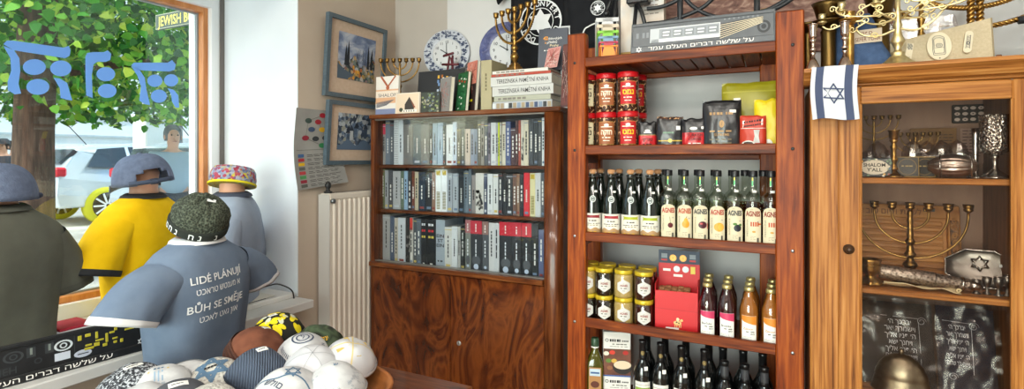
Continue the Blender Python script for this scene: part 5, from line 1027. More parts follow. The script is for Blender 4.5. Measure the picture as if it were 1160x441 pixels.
def redp(q, f, g):
    q.poly([(-.8, .74), (.75, .82), (.75, .93), (-.8, .85)], f, WP); q.poly([(-.8, .64), (.75, .72), (.75, .8), (-.8, .72)], f, mat('#e2c8bc', .5)); q.dashes(-.7, .65, .81, .05, lambda u, v: g(u, v + .05 * u), INK, 7, 4); q.dashes(-.7, .65, .7, .04, lambda u, v: g(u, v + .05 * u), INK, 8, 6); q.disc(-.35, .17, .5, .1, g, mat('#d8d4cc', .4), 16); q.disc(-.35, .19, .35, .05, lambda u, v: tuple(V(g(u, v)) + V((0, -.0006, 0))), mat('#3a2418', .4), 16)
    q.poly([(.0, .2), (.5, .2), (.42, .4), (.5, .58), (.05, .58), (.12, .4)], g, mat('#b8b4b0', .3)); q.rect(-.95, .62, .95, .632, g, WP, 8); q.rect(.1, .05, .8, .12, g, WP, 3)
pouch('coffee_pack', 'red coffee packet picturing a moka pot before the yellow packets', 853, 2.175, S2, .093, .128, .04, mat('#b8341c', .45), redp, seed=9)
pouch('foil_bag', 'large olive-yellow foil bag at the back corner of the shelf', 852, 2.32, S2, .235, .272, .07, FOILO, lambda q, f, g: (q.rect(-.6, .72, -.38, .77, g, WP, 2), q.rect(-.95, .85, .95, .87, g, mat('#b8ae3a', .3), 8)), seed=11)
def yel(q, f, g): q.disc(-.05, .12, .3, .09, g, WP, 20); q.dashes(-.2, .1, .11, .02, lambda u, v: tuple(V(g(u, v)) + V((0, -.0006, 0))), INK, 3, 1)
pouch('yellow_packet', 'bright yellow packet with a round white sticker against the rack post', 871, 2.215, S2, .105, .19, .05, FOILY, yel, seed=13)
# ---- shelf 3: sparkling bottles, clear spirit bottles
S3 = SURF[2]; DKG = pm('dark_green_bottle_glass', [(.3, '#0a100b'), (.7, '#101a12')], scale=3, rough=.06, coat=.3, spec=.8); FOILC = mat('#c9b08a', .4); CORK = pm('cork', [(.3, '#a8744a'), (.7, '#c8966a')], scale=60, rough=.8)
FRW = mat('#ddd8cc', .6)
def sparkling(label, px, Y, band, back=False):
    t = item('sparkling_bottle', label, 'bottle', px, Y, S3, 'dark sparkling bottles on the rack'); R = .0385
    q = MB(); q.lathe([(0, .003), (.03, 0), (.037, .002), (R, .006), (R, .112), (.0365, .14), (.0305, .172), (.022, .205), (.0165, .23), (.0148, .25), (.0175, .252), (.0175, .259), (.0155, .262), (0, .262)], DKG, 28); q.build('glass', t)
    q = MB(); q.lathe([(0, .262), (.0135, .262), (.0165, .268), (.0165, .276), (.012, .281), (0, .282)], CORK, 16); q.build('cork', t)
    q = MB()
    for k in range(4): a = pi / 4 + k * pi / 2; q.tube([(.018 * cos(a), .018 * sin(a), .25), (.0182 * cos(a), .0182 * sin(a), .268), (.006 * cos(a), .006 * sin(a), .2835)], .0009, STEEL, 5)
    q.tube([(.0182 * cos(2 * pi * i / 20), .0182 * sin(2 * pi * i / 20), .25) for i in range(20)], .001, STEEL, 5, closed=True); q.build('wire_hood', t)
    if back: return
    q = MB(); f = cyl(R); g = cyl(R, 0, .0012); w = .052; q.strip(-w, w, lambda x: .008, lambda x: .098, f, FRW, 16); q.strip(-w, w, lambda x: .008, lambda x: .036 + .004 * sin(x * 160), g, mat('#b08a60', .6), 24)
    q.rect(-.026, .079, .026, .09, g, mat(band, .5), 8); q.poly([(-.026, .079), (-.032, .076), (-.029, .085), (-.032, .093), (-.026, .09)], g, mat(band, .5)); q.poly([(.026, .079), (.032, .076), (.029, .085), (.032, .093), (.026, .09)], g, mat(band, .5))
    q.dashes(-.016, .016, .065, .005, g, mat('#5a5650', .6), 3, 1); q.dashes(-.034, .034, .054, .003, g, mat('#5a5650', .6), 6, 2); q.dashes(-.024, .024, .047, .003, g, mat('#8a7a50', .6), 4, 3); q.dashes(-.03, .02, .018, .006, cyl(R, 0, .0018), mat('#d8a83a', .6), 3, 4); q.build('label', t)
    q = MB(); f = lambda x, y: (x, -(.0325 - (y - .16) * .26) - .0018 + x * x * 14, y); q.disc(0, .158, .0125, .0145, f, mat('#d0d4d2', .5), 20); q.disc(0, .158, .009, .0105, lambda x, y: (x, f(x, y)[1] - .0006, y), mat('#3a4a42', .5), 16, inner=.7); q.rect(-.005, .155, .005, .161, lambda x, y: (x, f(x, y)[1] - .0006, y), mat('#3a4a42', .5)); q.build('seal', t)
    q = MB(); q.rect(.006, .185, .018, .193, lambda x, y: (x, -.0272 + (y - .185) * .3 - .002 + (x) ** 2 * 16, y), WP); q.build('price_tag', t)
for i, (px, band, nm) in enumerate([(671.5, '#8a1a2a', 'dark sparkling bottle with a red ribbon label, against the rack post'), (692.5, '#a01e2e', 'dark sparkling bottle with a red ribbon label, second from the post'), (714.5, '#a8b020', 'dark sparkling bottle with a lime ribbon label, third from the post'), (736.5, '#a0ae20', 'dark sparkling bottle with a lime ribbon label, beside the clear spirits')]):
    sparkling(nm, px, 2.165, band)
    sparkling(['dark sparkling bottle in the back row behind the one at the post', 'dark sparkling bottle in the back row behind the second red-ribbon one', 'dark sparkling bottle in the back row behind the first lime-ribbon one', 'dark sparkling bottle in the back row behind the second lime-ribbon one'][i], px + 9, 2.27, band, True)
CLEAR = glassmat('clear_bottle_glass', '#eef2ec', .09, .02)
def liquid(name, c): 
    m = glassmat(name, c, .03, .05); return m
PALE = liquid('pale_straw_spirit', '#eeeed6'); AMB = liquid('amber_spirit', '#e0a850'); CAPB = mat('#17171a', .35)
LBL = pm('cream_label_paper', [(.3, '#d2c6a8'), (.7, '#dbd0b4')], scale=20, rough=.7)
def spirit(label, px, Y, fruit, name_, ink, liq, back=False):
    t = item('spirit_bottle', label, 'bottle', px, Y, S3, 'square-shouldered spirit bottles on the rack'); R = .0345
    q = MB(); q.lathe([(0, .002), (.03, 0), (.0335, .002), (R, .006), (R, .162), (.033, .176), (.026, .19), (.0165, .199), (.0142, .205), (.0138, .262), (0, .262)], CLEAR, 32); q.build('glass', t)
    q = MB(); q.lathe([(0, .008), (.0315, .008), (.0322, .012), (.0322, .158), (.0, .1585)], liq, 28); q.build('contents', t)
    q = MB(); q.lathe([(0, .258), (.0158, .258), (.016, .26), (.0158, .28), (.0145, .2815), (0, .2815)], CAPB, 20); q.build('cap', t)
    if back: return t
    q = MB(); f = cyl(R); g = cyl(R, 0, .0013); w = .0295; top = lambda x: .126 + .022 * sqrt(max(0, 1 - (x / w) ** 2)); q.strip(-w, w, lambda x: .012, top, f, LBL, 20)
    q.text('AGNES', .018, 0, .115, g, mat(ink, .5), .04, width=.05); q.text('NO', .004, -.004, .138, g, mat('#6a6458', .5)); vt = lambda x, y: g(-y, x); q.text(name_, .0055, .072, .0165, lambda x, y: g(-y, x), mat('#6d675a', .6), .0, width=.062)
    fx, fy = .008, .073; k = mat
    q0 = q; q = MB(); g0 = g; g = lambda x, y: g0(fx + (x - fx) * 1.25, fy + (y - fy) * 1.25)
    if fruit == 'cherry': q.disc(fx, fy - .006, .008, .008, g, k('#5a1420', .4), 16); q.bar((fx, fy), (fx - .002, fy + .02), .0012, g, k('#3a4a20', .5))
    elif fruit == 'pear': q.disc(fx - .003, fy, .011, .012, g, k('#d89a30', .4), 18); q.disc(fx - .003, fy + .01, .006, .009, (lambda x, y: cyl(R, 0, .0018)(fx + (x - fx) * 1.25, fy + (y - fy) * 1.25)), k('#dca23a', .4), 14); q.bar((fx - .003, fy + .017), (fx, fy + .024), .0013, g, k('#5a4a20', .5))
    elif fruit == 'plum': q.disc(fx, fy, .0125, .011, g, k('#4a1824', .4), 18); q.disc(fx - .004, fy + .004, .005, .003, (lambda x, y: cyl(R, 0, .0018)(fx + (x - fx) * 1.25, fy + (y - fy) * 1.25)), k('#b04a4a', .4), 10); q.rect(fx + .014, fy - .012, fx + .016, fy + .006, g, RED)
    elif fruit == 'apricot': q.disc(fx - .001, fy - .004, .0145, .0135, g, k('#e09a2a', .4), 20); q.disc(fx + .004, fy - .004, .009, .011, (lambda x, y: cyl(R, 0, .0018)(fx + (x - fx) * 1.25, fy + (y - fy) * 1.25)), k('#e6b04a', .4), 16)
    elif fruit == 'sloe': q.disc(fx + .001, fy - .004, .0105, .0105, g, k('#22242e', .4), 18); q.disc(fx - .006, fy + .008, .006, .004, g, k('#4a7a2a', .5), 10); q.disc(fx + .008, fy + .006, .0045, .0035, (lambda x, y: cyl(R, 0, .0018)(fx + (x - fx) * 1.25, fy + (y - fy) * 1.25)), k('#3a6a2a', .5), 10)
    else:
        for j in range(4): q.rect(fx - .013 + j * .006, fy + .004, fx - .009 + j * .006, fy + .017, g, k('#b8481a', .4))
        q.rect(fx + .009, fy + .008, fx + .016, fy + .013, g, k('#c85a20', .4)); q.disc(fx - .004, fy - .012, .005, .003, g, k('#c8963a', .5), 10)
    q0.build('label', t); g = g0; q.build('fruit_print', t); q = MB()
    q.rect(.013, .018, .02, .036, g, k('#55524a', .6)); q.dashes(-.008, .01, .03, .0015, g, k('#8a8474', .6), 2, 1); q.dashes(-.008, .01, .04, .0015, g, k('#8a8474', .6), 2, 2); q.dashes(-.008, .006, .035, .0015, g, k('#8a8474', .6), 2, 3); q.disc(fx + .009, fy + .022, .002, .002, g, k('#5a6a7a', .5), 8); q.build('small_print', t)
    q = MB(); f = cyl(.0138, 0, .0006); q.rect(-.004, .225, .0005, .245, f, mat('#58c878', .3), 2); q.rect(-.004, .245, .0005, .256, f, mat('#d8c23a', .3), 2); q.rect(.002, .222, .005, .256, f, mat('#4a4e52', .3), 2); q.build('duty_strip', t)
    q = MB(); q.rect(-.002, .2005, .012, .209, cyl(.0152, 0, .002), WP, 4); q.build('price_tag', t); return t
SP = [(757, 'cherry', 'TŘEŠŇOVICE', '#a8382a', PALE, 'clear spirit bottle with a cherry on the cream label'), (775.5, 'pear', 'HRUŠKOVICE', '#b04a2a', PALE, 'clear spirit bottle with a yellow pear on the cream label'), (793.5, 'plum', 'VIŠŇOVICE', '#3a3a3e', PALE, 'clear spirit bottle with a dark red fruit on the cream label'), (812.5, 'apricot', 'MERUŇKOVICE', '#a8382a', PALE, 'clear spirit bottle with an orange apricot on the cream label'), (832.5, 'sloe', 'SLIVOVICE', '#3a3a3e', PALE, 'clear spirit bottle with a blue-black plum on the cream label'), (853, 'honey', 'MEDOVINA', '#8a3020', AMB, 'amber spirit bottle with a honey dipper label, second from the post'), (873.5, 'honey', 'MEDOVINA', '#8a3020', AMB, 'amber spirit bottle with a honey dipper label, against the rack post')]
for i, (px, fr, nm, ink, lq, lab) in enumerate(SP):
    spirit(lab, px, 2.165, fr, nm, ink, lq)
    spirit('unlabelled-looking bottle behind the ' + ['cherry', 'pear', 'dark red fruit', 'apricot', 'blue-black plum', 'second amber', 'corner amber'][i] + ' spirit bottle', px + (-3 if i < 5 else -9), 2.26, fr, nm, ink, AMB if i >= 4 else PALE, True)
# ---- shelf 4: honey jars, red box, syrups
S4 = SURF[3]; LIDG = pm('yellow_gold_lid', [(.3, '#b89a1c'), (.7, '#d8bc34')], scale=30, rough=.3, metal=.3)
JG = glassmat('jar_glass', '#f4f4ee', .08, .02)
def jar(label, px, Y, z, honey, full=True):
    t = item('honey_jar', label, 'jar', px, Y, z, 'gold-lidded jars on the rack'); R = .039; H = .1135
    hm = dict(cream=mat('#c0a468', .25, coat=.5), dark=mat('#1c120c', .12, coat=.6), red=mat('#3a1610', .12, coat=.6))[honey]
    q = MB(); q.lathe([(0, .0), (.034, 0), (.038, .004), (R, .012), (R, .084), (.037, .092), (.034, .096), (0, .096)], hm, 28); q.build('contents', t)
    q = MB(); q.lathe([(.0, .0), (.0345, -.0), (.0388, .004), (R + .0008, .012), (R + .0008, .084), (.0378, .093), (.0348, .098), (.0, .098)], JG, 28); q.build('glass', t)
    q = MB(); q.lathe([(0, .096), (.0365, .096), (.0375, .098), (.0375, .111), (.0355, H), (.03, H - .001), (0, H - .001)], LIDG, 28); q.build('lid', t)
    if not full: return
    q = MB(); f = cyl(R + .0008); g = cyl(R + .0008, 0, .0013); r = .0295; hexa = lambda x, o: .05 + o * (r if abs(x) < r * .0 else min(r, (r * 1.15 - abs(x)) * 1.75) if abs(x) > r * .55 else r)
    h2 = lambda x: r * (1.0 - .5 * abs(x) / (r * .9)); q.strip(-r * .9, r * .9, lambda x: .048 - h2(x), lambda x: .048 + h2(x), f, mat('#d0cec8', .6), 12)
    q.text('AGNES', .0085, 0, .049, g, mat('#8a2a20', .5), .03, width=.03); q.dashes(-.013, .013, .04, .0035, g, mat('#4a4640', .6), 2, 1); q.text('NO', .003, 0, .061, g, mat('#6a6458', .5)); q.dashes(-.006, .006, .031, .002, g, mat('#7a766c', .6), 2, 2); q.build('label', t)
hj = [(665, ('dark', 'cream'), 'at the rack post'), (684.5, ('dark', 'dark'), 'second from the rack post'), (706.5, ('cream', 'cream'), 'third from the rack post'), (729.5, ('red', 'red'), 'beside the red box')]
for i, (px, hs, wh) in enumerate(hj):
    for lv in (0, 1):
        nm = {'cream': 'creamy pale', 'dark': 'near-black', 'red': 'dark reddish'}[hs[lv]]
        jar('%s honey jar with hexagon label, %s tier, %s' % (nm, ('lower', 'upper')[lv], wh), px, 2.168, S4 + lv * .1138, hs[lv])
        jar('honey jar of the back row, %s tier, behind the pair %s' % (('lower', 'upper')[lv], wh), px + 4, 2.26, S4 + lv * .1138, 'dark' if i != 2 else 'cream', False)
bx_ = item('display_box', 'open red card display box of small biscuits with a coin-printed header', 'box', 766, 2.165, S4); RB = mat('#c3161e', .45); w = onY(789.5, 300, 2.165).x - onY(741, 300, 2.165).x; bx_.rotation_euler = (0, 0, rad(6))
q = MB(); h = .185; d = .13
q.box((-w / 2, -.0, 0), (w / 2, .003, .158), RB, .001); q.box((-w / 2, .0, 0), (-w / 2 + .003, d, h), RB, .001); q.box((w / 2 - .003, 0, 0), (w / 2, d, h), RB, .001); q.box((-w / 2, 0, 0), (w / 2, d, .003), RB, .001); q.build('tray', bx_)
q = MB(); q.box((-w / 2 + .004, d - .003, 0), (w / 2 + .004, d, .30), RB, .001); hb_ = q.build('header_card', bx_)
q = MB(); f = flat((0, d - .0036, 0)); g = flat((0, d - .0044, 0)); q.rect(-w / 2 + .004, .245, w / 2 + .004, .30, f, mat('#2c3a50', .5)); GC = mat('#a8783c', .3, .6)
for x in (-.02, .02): q.disc(x, .268, .014, .014, g, GC, 18); q.disc(x, .268, .009, .009, flat((0, d - .005, 0)), mat('#c09050', .3, .6), 16, inner=.8)
for x in (-.005, .03): q.disc(x, .222, .013, .013, g, mat('#9a9a9c', .3, .6), 18)
for x in (-.055, .058): q.rect(x - .012, .255, x + .012, .262, g, RED); q.rect(x - .012, .266, x + .012, .285, g, mat('#8a929c', .5))
q.rect(-.06, .212, -.03, .222, g, WP); q.rect(.05, .205, .068, .235, g, mat('#d8c050', .5)); q.rect(-.018, .19, .018, .2, g, WP); q.build('header_print', hb_)
q = MB(); f = flat((0, -.0007, 0)); q.bar((-w / 2, .087), (w / 2, .083), .001, f, DKRED); cowc = mat('#d8b070', .5); q.disc(.005, .034, .015, .009, f, cowc, 14); g = flat((0, -.0012, 0))
for x in (-.006, .001, .01, .016): q.rect(x, .016, x + .003, .03, f, cowc)
q.disc(.02, .045, .006, .005, f, cowc, 10); q.disc(.002, .037, .004, .003, g, mat('#3a2418', .5), 8); q.disc(.01, .034, .003, .003, g, mat('#3a2418', .5), 8); q.disc(.006, .048, .006, .007, f, mat('#e0c8a0', .5), 10); q.rect(-.04, .001, .01, .015, g, WP); q.build('front_print', bx_)
BIS = pm('biscuit', [(.3, '#8a5a38'), (.7, '#b08058')], scale=60, rough=.8)
for k in range(5):
    for j in range(3):
        q = MB(); q.lathe([(0, 0), (.011, 0), (.0125, .003), (.0125, .02), (.011, .024), (0, .025)], BIS, 12); x = -w / 2 + .018 + k * .0265; tag(q.build('biscuit', None, None, M=bx_.matrix_basis @ Matrix.Translation((x * .93, .028 + j * .035, .13 + .003 * ((k + j) % 2)))), 'small brown biscuit standing in the open red display box', 'biscuit', 'biscuits in the red display box')
q = MB(); q.box((-w / 2 + .006, .006, .1), (w / 2 - .006, d - .006, .13), mat('#6a1a1c', .6), .002); q.build('insert', bx_)
SYG = glassmat('syrup_bottle_glass', '#f0efe8', .08, .02)
def syrup(label, px, Y, col, sw, front):
    t = item('syrup_bottle', label, 'bottle', px, Y, S4, 'syrup bottles on the rack'); R = .032
    q = MB(); q.lathe([(0, 0), (.029, 0), (R, .003), (R, .118), (.03, .134), (.023, .154), (.0165, .172), (.0145, .186), (.0145, .19), (0, .19)], mat(col, .1, coat=.7), 28); q.build('contents', t)
    q = MB(); q.lathe([(0, 0), (.03, 0), (R + .0008, .003), (R + .0008, .118), (.0308, .1345), (.0238, .1545), (.0172, .1725), (.0152, .186), (.0152, .196), (0, .196)], SYG, 28); q.build('glass', t)
    q = MB(); q.lathe([(0, .192), (.0168, .192), (.0178, .195), (.0172, .205), (.015, .2075), (0, .2075)], mat('#c8b87c', .3, .7), 22); q.build('cap', t)
    if not front: return
    q = MB(); f = cyl(R + .0008); g = cyl(R + .0008, 0, .0013); w = .0265; q.strip(-w, w, lambda x: .008, lambda x: .106, f, mat('#e8e6e0', .6), 14); u = mat(sw, .5); q.strip(-w, w, lambda x: .106 - .03 * (.5 + .5 * ((x + w) / (2 * w)) ** .5 * (1 if sw != '#d8862a' else 1.2)), lambda x: .1055, g, u, 12)
    q.text('Borůvka' if sw == '#c83a62' and px < 810 else 'Brusinka' if sw == '#c83a62' else 'Zázvor', .008, -.003, .055, g, INK if sw == '#c83a62' else mat('#b07a3a', .5), .01, width=.034); q.dashes(-.01, .02, .046, .0035, g, mat('#5a5650', .6), 2, 1); q.text('BIO', .006, .012, .037, g, INK, .01)
    for k in range(3): q.dashes(-.022, .01, .028 - k * .0045, .0016, g, mat('#9a968c', .6), 5, k)
    q.build('label', t)
for px, col, sw, nm in [(801.5, '#3a0a18', '#c83a62', 'dark berry syrup with a pink swoosh, beside the red box'), (823.5, '#340814', '#c83a62', 'dark berry syrup with a pink swoosh, second from the red box'), (848.5, '#a8682a', '#d8862a', 'amber syrup with an orange swoosh, third from the red box'), (873.5, '#a8682a', '#d8862a', 'amber syrup with an orange swoosh, against the rack post')]:
    for k, Y in enumerate((2.16, 2.245, 2.33)): syrup(nm + ['', ', middle of its file', ', last of its file'][k], px + (-.06 * k * (px < 860)) + (0, 1, 2)[k], Y, col, sw, k == 0)
# ---- shelf 5: oil, boxed mix, wines
S5 = SURF[4]; OILM = pm('olive_oil', [(.3, '#3a380c'), (.7, '#55500f')], scale=4, rough=.08, coat=.6)
t = item('oil_bottle', 'square olive oil bottle with green cap against the rack post', 'bottle', 674, 2.17, S5); q = MB(); sq = lambda r, z, e=6: [(*sup(r, r, 2 * pi * j / 28, e), z) for j in range(28)]
q.loft([sq(.033, 0), sq(.036, .004), sq(.036, .17), sq(.033, .19, 5), sq(.022, .215, 3), sq(.0145, .232, 2), sq(.0145, .252, 2)], OILM); q.build('glass', t); q = MB(); q.lathe([(0, .25), (.017, .25), (.0175, .254), (.0165, .28), (.014, .284), (0, .284)], mat('#2f4a34', .35), 18); q.lathe([(0, .244), (.0165, .244), (.0165, .25), (0, .25)], WP, 16); q.build('cap', t)
q = MB(); f = flat((0, -.0366, 0)); q.rect(-.026, .05, .026, .17, f, mat('#a87a4a', .6)); g = flat((0, -.0372, 0)); q.rect(-.022, .135, .022, .165, g, mat('#b8c8d4', .5)); q.rect(-.018, .145, .018, .152, flat((0, -.0378, 0)), mat('#3a5a8a', .5)); q.disc(0, .1, .018, .014, g, mat('#5a2a1c', .5), 14); q.build('label', t)
t = item('carton', 'white and brown carton picturing a bowl of dip on the lowest visible shelf', 'carton', 699, 2.185, S5, turn=rad(4)); q = MB(); w, h = .112, .315
q.box((-w / 2, 0, 0), (w / 2, .07, h), mat('#e0dcd6', .5), .002); q.build('body', t)
q = MB(); f = flat((0, -.0007, 0)); g = flat((0, -.0013, 0)); k = flat((0, -.0019, 0)); BR = pm('printed_table_brown', [(.3, '#4a2a20'), (.7, '#7a4a38')], scale=12, rough=.5)
for z0_ in (.135, -.035):
    z1_ = z0_ + .11; zz = max(z0_, 0.0)
    q.rect(-w / 2, zz, w / 2, z1_, f, BR)
    if z0_ > 0:
        q.disc(.022, z0_ + .035, .04, .03, g, mat('#26221f', .5), 20); q.disc(.022, z0_ + .044, .036, .018, k, mat('#d8c4a8', .5), 20)
        for x, y, c in ((-.02, .095, '#c83a2a'), (-.035, .06, '#5a7a34'), (-.012, .06, '#c8a048'), (-.045, .09, '#d8d0c0'), (.035, .095, '#b02a24'), (-.03, .03, '#8a5a3a')): q.disc(x, z0_ + y, .012, .009, g, mat(c, .5), 12)
        q.rect(-w / 2, z0_ - .006, w / 2, z0_, g, mat('#3a5a9a', .5))
for zt_ in (.275, .103): q.disc(-.042, zt_ + .006, .007, .007, g, INK, 18, inner=.65); q.dashes(-.03, .018, zt_, .011, g, INK, 5, 9); q.dashes(.02, .048, zt_ + .001, .006, g, INK, 4, 3); q.dashes(-.02, .045, zt_ - .012, .004, g, mat('#6a665e', .6), 4, 1); q.dashes(-.03, .045, zt_ - .021, .0025, g, mat('#8a867e', .6), 5, 2)
q.build('front_print', t)
WG = pm('black_wine_glass', [(.3, '#0a0b0c'), (.7, '#111413')], scale=3, rough=.06, spec=.7, coat=.3); CAPS = mat('#141416', .3)
def wine(label, px, Y, lab, H=.305, tag_=True, front=True):
    t = item('wine_bottle', label, 'bottle', px, Y, S5, 'dark wine bottles on the rack'); R = .0375; s_ = H / .305
    q = MB(); q.lathe([(0, .004), (.03, 0), (.036, .001), (R, .005), (R, .165 * s_), (.035, .185 * s_), (.025, .208 * s_), (.0165, .228 * s_), (.014, .24 * s_), (.0138, H - .008), (0, H - .008)], WG, 28); q.build('glass', t)
    q = MB(); q.lathe([(0, .228 * s_), (.0168, .228 * s_), (.0146, .24 * s_), (.0146, H - .012), (.0155, H - .011), (.0155, H - .001), (.014, H), (0, H)], CAPS, 20); c = q.build('capsule', t)
    if not front: return
    if lab: q = MB(); f = cyl(.0152, 0, .0006); q.disc(0, .256 * s_, .0075, .0085, f, mat('#9a8450', .4, .4), 16); q.disc(0, .256 * s_, .0055, .006, cyl(.0152, 0, .0011), mat('#2c2a24', .5), 14, inner=.75); q.build('seal', c)
    else: q = MB(); f = cyl(.0152, 0, .0006); q.rect(-.016, .245 * s_, .016, .285 * s_, f, mat('#35363a', .4), 8); q.build('band', c)
    q = MB(); f = cyl(R); q.strip(-.032, .032, lambda x: .04, lambda x: .148 * s_, f, mat('#dddad2', .6), 12); g = cyl(R, 0, .0012); q.rect(-.032, .134, .032, .136, g, mat('#8a8a84', .6), 8); q.dashes(-.024, .024, .115, .008, g, mat('#3a3a3c', .6), 3, 1); q.dashes(-.02, .02, .1, .004, g, mat('#6a6a66', .6), 4, 2)
    if lab == 'g': q.rect(-.03, .06, .03, .125, g, mat('#8aa040', .6), 8)
    q.build('label', t); q = MB(); q.rect(.006, .192 * s_, .02, .206 * s_, lambda x, y: (x, -.033 + (y - .19) * .45 - .003 + x * x * 14, y), WP); q.build('price_tag', t)
for px, l, nm in [(728, 'g', 'dark wine bottle with gold neck seal and green-edged label, beside the carton'), (748.5, 'w', 'dark wine bottle with gold neck seal, second from the carton'), (772, 'w', 'dark wine bottle with gold neck seal, third from the carton'), (798, 'w', 'dark wine bottle with gold neck seal, fourth from the carton')]:
    wine(nm, px, 2.17, l); wine(nm.replace(' with gold neck seal', ' in the back row').replace(' and green-edged label', ''), px + 5, 2.28, l, front=False)
for px, nm in [(821, 'dark wine bottle with plain charcoal neck band, nearest the gold-sealed ones'), (844, 'dark wine bottle with plain charcoal neck band, middle of its three'), (866, 'dark wine bottle with plain charcoal neck band, by the rack post')]:
    wine(nm, px, 2.165, '', .275); wine(nm.replace('with plain charcoal neck band', 'behind the charcoal-banded ones'), px - 2, 2.27, '', .29, front=False)
# ================================================================== on top of the rack
TS = SURF[0]; TZ0 = SZ[0]
cols = [('#c9c9cb', 'pale grey'), ('#cbb9a2', 'beige'), ('#7cc11e', 'lime green'), ('#6f95b5', 'steel blue'), ('#b3123f', 'crimson'), ('#f08a0e', 'orange')]
for i, (c, nm) in enumerate(cols):
    Y = 2.285 - i * .024; a = onY(675.5 + i * .8, 60, Y); b = onY(701 - i * .2, 60, Y); w = (b.x - a.x); topy = [20, 27.5, 34.5, 41, 47, 51.5][i]; h = onY(688, topy, Y).z - TS
    t = thing('plastic_holder', '%s plastic folded holder, %s in the nested row on the rack' % (nm, ['rearmost', 'second from the back', 'third from the back', 'third from the front', 'second from the front', 'frontmost'][i]), 'holder', ((a.x + b.x) / 2, Y, TS + .0005), face((a.x, Y)), 'coloured plastic holders on the rack'); m = mat(c, .35)
    q = MB(); q.plate([(-w * .36, 0), (w * .36, 0), (w * .34, h * .6), (w * .2, h), (-w * .2, h), (-w * .34, h * .6)], .003, m); q.build('front_panel', t)
    for s in (-1, 1):
        q = MB(); q.add([(s * w * .36, 0, 0), (s * w * .5, .04, 0), (s * w * .5, .04, h), (s * w * .38, 0.004, h), (s * w * .36 + s * .003, 0, 0), (s * w * .5 + s * .003, .04, 0), (s * w * .5 + s * .003, .04, h), (s * w * .38 + s * .003, .004, h)], [(0, 1, 2, 3), (7, 6, 5, 4), (0, 1, 5, 4), (1, 2, 6, 5), (2, 3, 7, 6), (3, 0, 4, 7)], m); q.build('side_flap', t)
    q = MB(); q.box((-w * .49, .0, h * .92), (w * .49, .006, h), m, .001); q.build('top_bar', t)
# printed gift box
A = onY(703, 30, 2.33); B = onY(752, 30, 2.33); t = thing('printed_box', 'tall beige card box with a pinkish landscape print on the rack top', 'box', (A.x, 2.33, TS + .0005)); w = B.x - A.x; q = MB(); q.box((0, 0, 0), (w, .05, .36), mat('#cfc0ac', .6), .002); q.build('body', t)
q = MB(); f = flat((0, -.0007, 0)); g = flat((0, -.0013, 0)); q.rect(0, .0, w, .075, f, mat('#c29a5a', .6)); q.rect(0, .075, w, .36, f, pm('hazy_print', [(.3, '#c8b4a4'), (.5, '#d4c8bc'), (.7, '#c8ccd2')], scale=9, rough=.6)); R_ = random.Random(3)
for i in range(22): x = w * R_.uniform(.05, .9); q.rect(x, .08, x + .012, .08 + R_.uniform(.01, .045), g, mat(R_.choice(['#9a6a5e', '#b88a78', '#8a5a50', '#c8a890']), .6))
for i in range(4): q.dashes(w * .55, w * .92, .23 + i * .018, .005, g, mat('#8a7a72', .6), 3, i)
for i in range(14): q.disc(w * R_.uniform(.05, .5), R_.uniform(.01, .06), .004, .004, g, mat('#e0c890', .6), 8)
q.build('front_print', t)
# black metal figure with ball joints
BM = mat('#1d1e21', .4)
def pz(px, py, Y): return onY(px, py, Y)
o_ = pz(718, 62, 2.27); t = thing('metal_stand', 'black metal stand with two slanting legs and a ball foot on the rack top', 'stand', (o_.x, 2.27, TZ0 - .03)); lo = V(t.location)
q = MB(); a = pz(711, 3, 2.27) - lo; b = pz(736, 7, 2.27) - lo; q.box((a.x, -.03, a.z - .015), (b.x, .03, a.z + .035), BM, .006); q.build('head_block', t)
q = MB(); q.tube([pz(721, 4, 2.27) - lo, pz(718, 35, 2.255) - lo, pz(717.5, 62, 2.25) - lo], .0085, BM, 10); q.build('leg', t)
q = MB(); q.tube([pz(722, 4, 2.26) - lo, pz(727, 14, 2.235) - lo, pz(732, 33, 2.215) - lo], .0085, BM, 10); q.build('leg', t)
def ball(q, c, r, m): q.lathe([(r * sin(pi * i / 12), -r * cos(pi * i / 12)) for i in range(13)], m, 16, Matrix.Translation(c))
q = MB(); ball(q, pz(732, 34, 2.21) - lo, .019, BM); q.tube([pz(732, 36, 2.21) - lo, pz(735, 40, 2.2) - lo], [.016, .02], BM, 10); q.build('ball_foot', t)
o_ = pz(690, 14, 2.38); t = thing('metal_stand', 'black rods with a ball end rising behind the coloured holders', 'stand', (o_.x, 2.38, TZ0 - .02)); lo = V(t.location)
q = MB(); q.tube([pz(695, -8, 2.38) - lo, pz(687, 14, 2.36) - lo], .008, BM, 10); q.build('rod', t); q = MB(); q.tube([pz(699, -8, 2.38) - lo, pz(695.5, 24, 2.37) - lo, pz(695.5, 62, 2.37) - lo], .0085, BM, 10); q.build('rod', t); q = MB(); ball(q, pz(687, 15.5, 2.355) - lo, .015, BM); q.build('ball_end', t)
t = thing('white_carton', 'little white carton tucked behind the slate-grey book by the rack post', 'carton', (-.925, 2.43, BTOP), rad(10)); q = MB(); zz = onY(643, 29, 2.43).z - BTOP; q.box((-.02, 0, 0), (.03, .05, zz), mat('#d5d6d8', .6), .003); q.build('body', t); q = MB(); q.box((-.021, -.001, zz - .012), (.031, .051, zz), mat('#c4c6c9', .6), .002); q.build('lid', t)
q = MB(); pts = [onY(661, 36, 2.4), onY(667, 30, 2.4), onY(676, 26, 2.4), onY(684, 25, 2.4)]; 
t = thing('white_strap', 'white curved strap arching behind the coloured holders', 'strap', (0, 0, 0)); q.tube([crom([tuple(p) for p in [onY(655, 62, 2.4)] + pts + [onY(690, 62, 2.4)]], i / 24) for i in range(25)], .0035, WHITE, 8); q.build('band', t)
GREYP = pm('grey_moulded_plastic', [(.3, '#54585d'), (.7, '#5e6267')], scale=40, rough=.4)
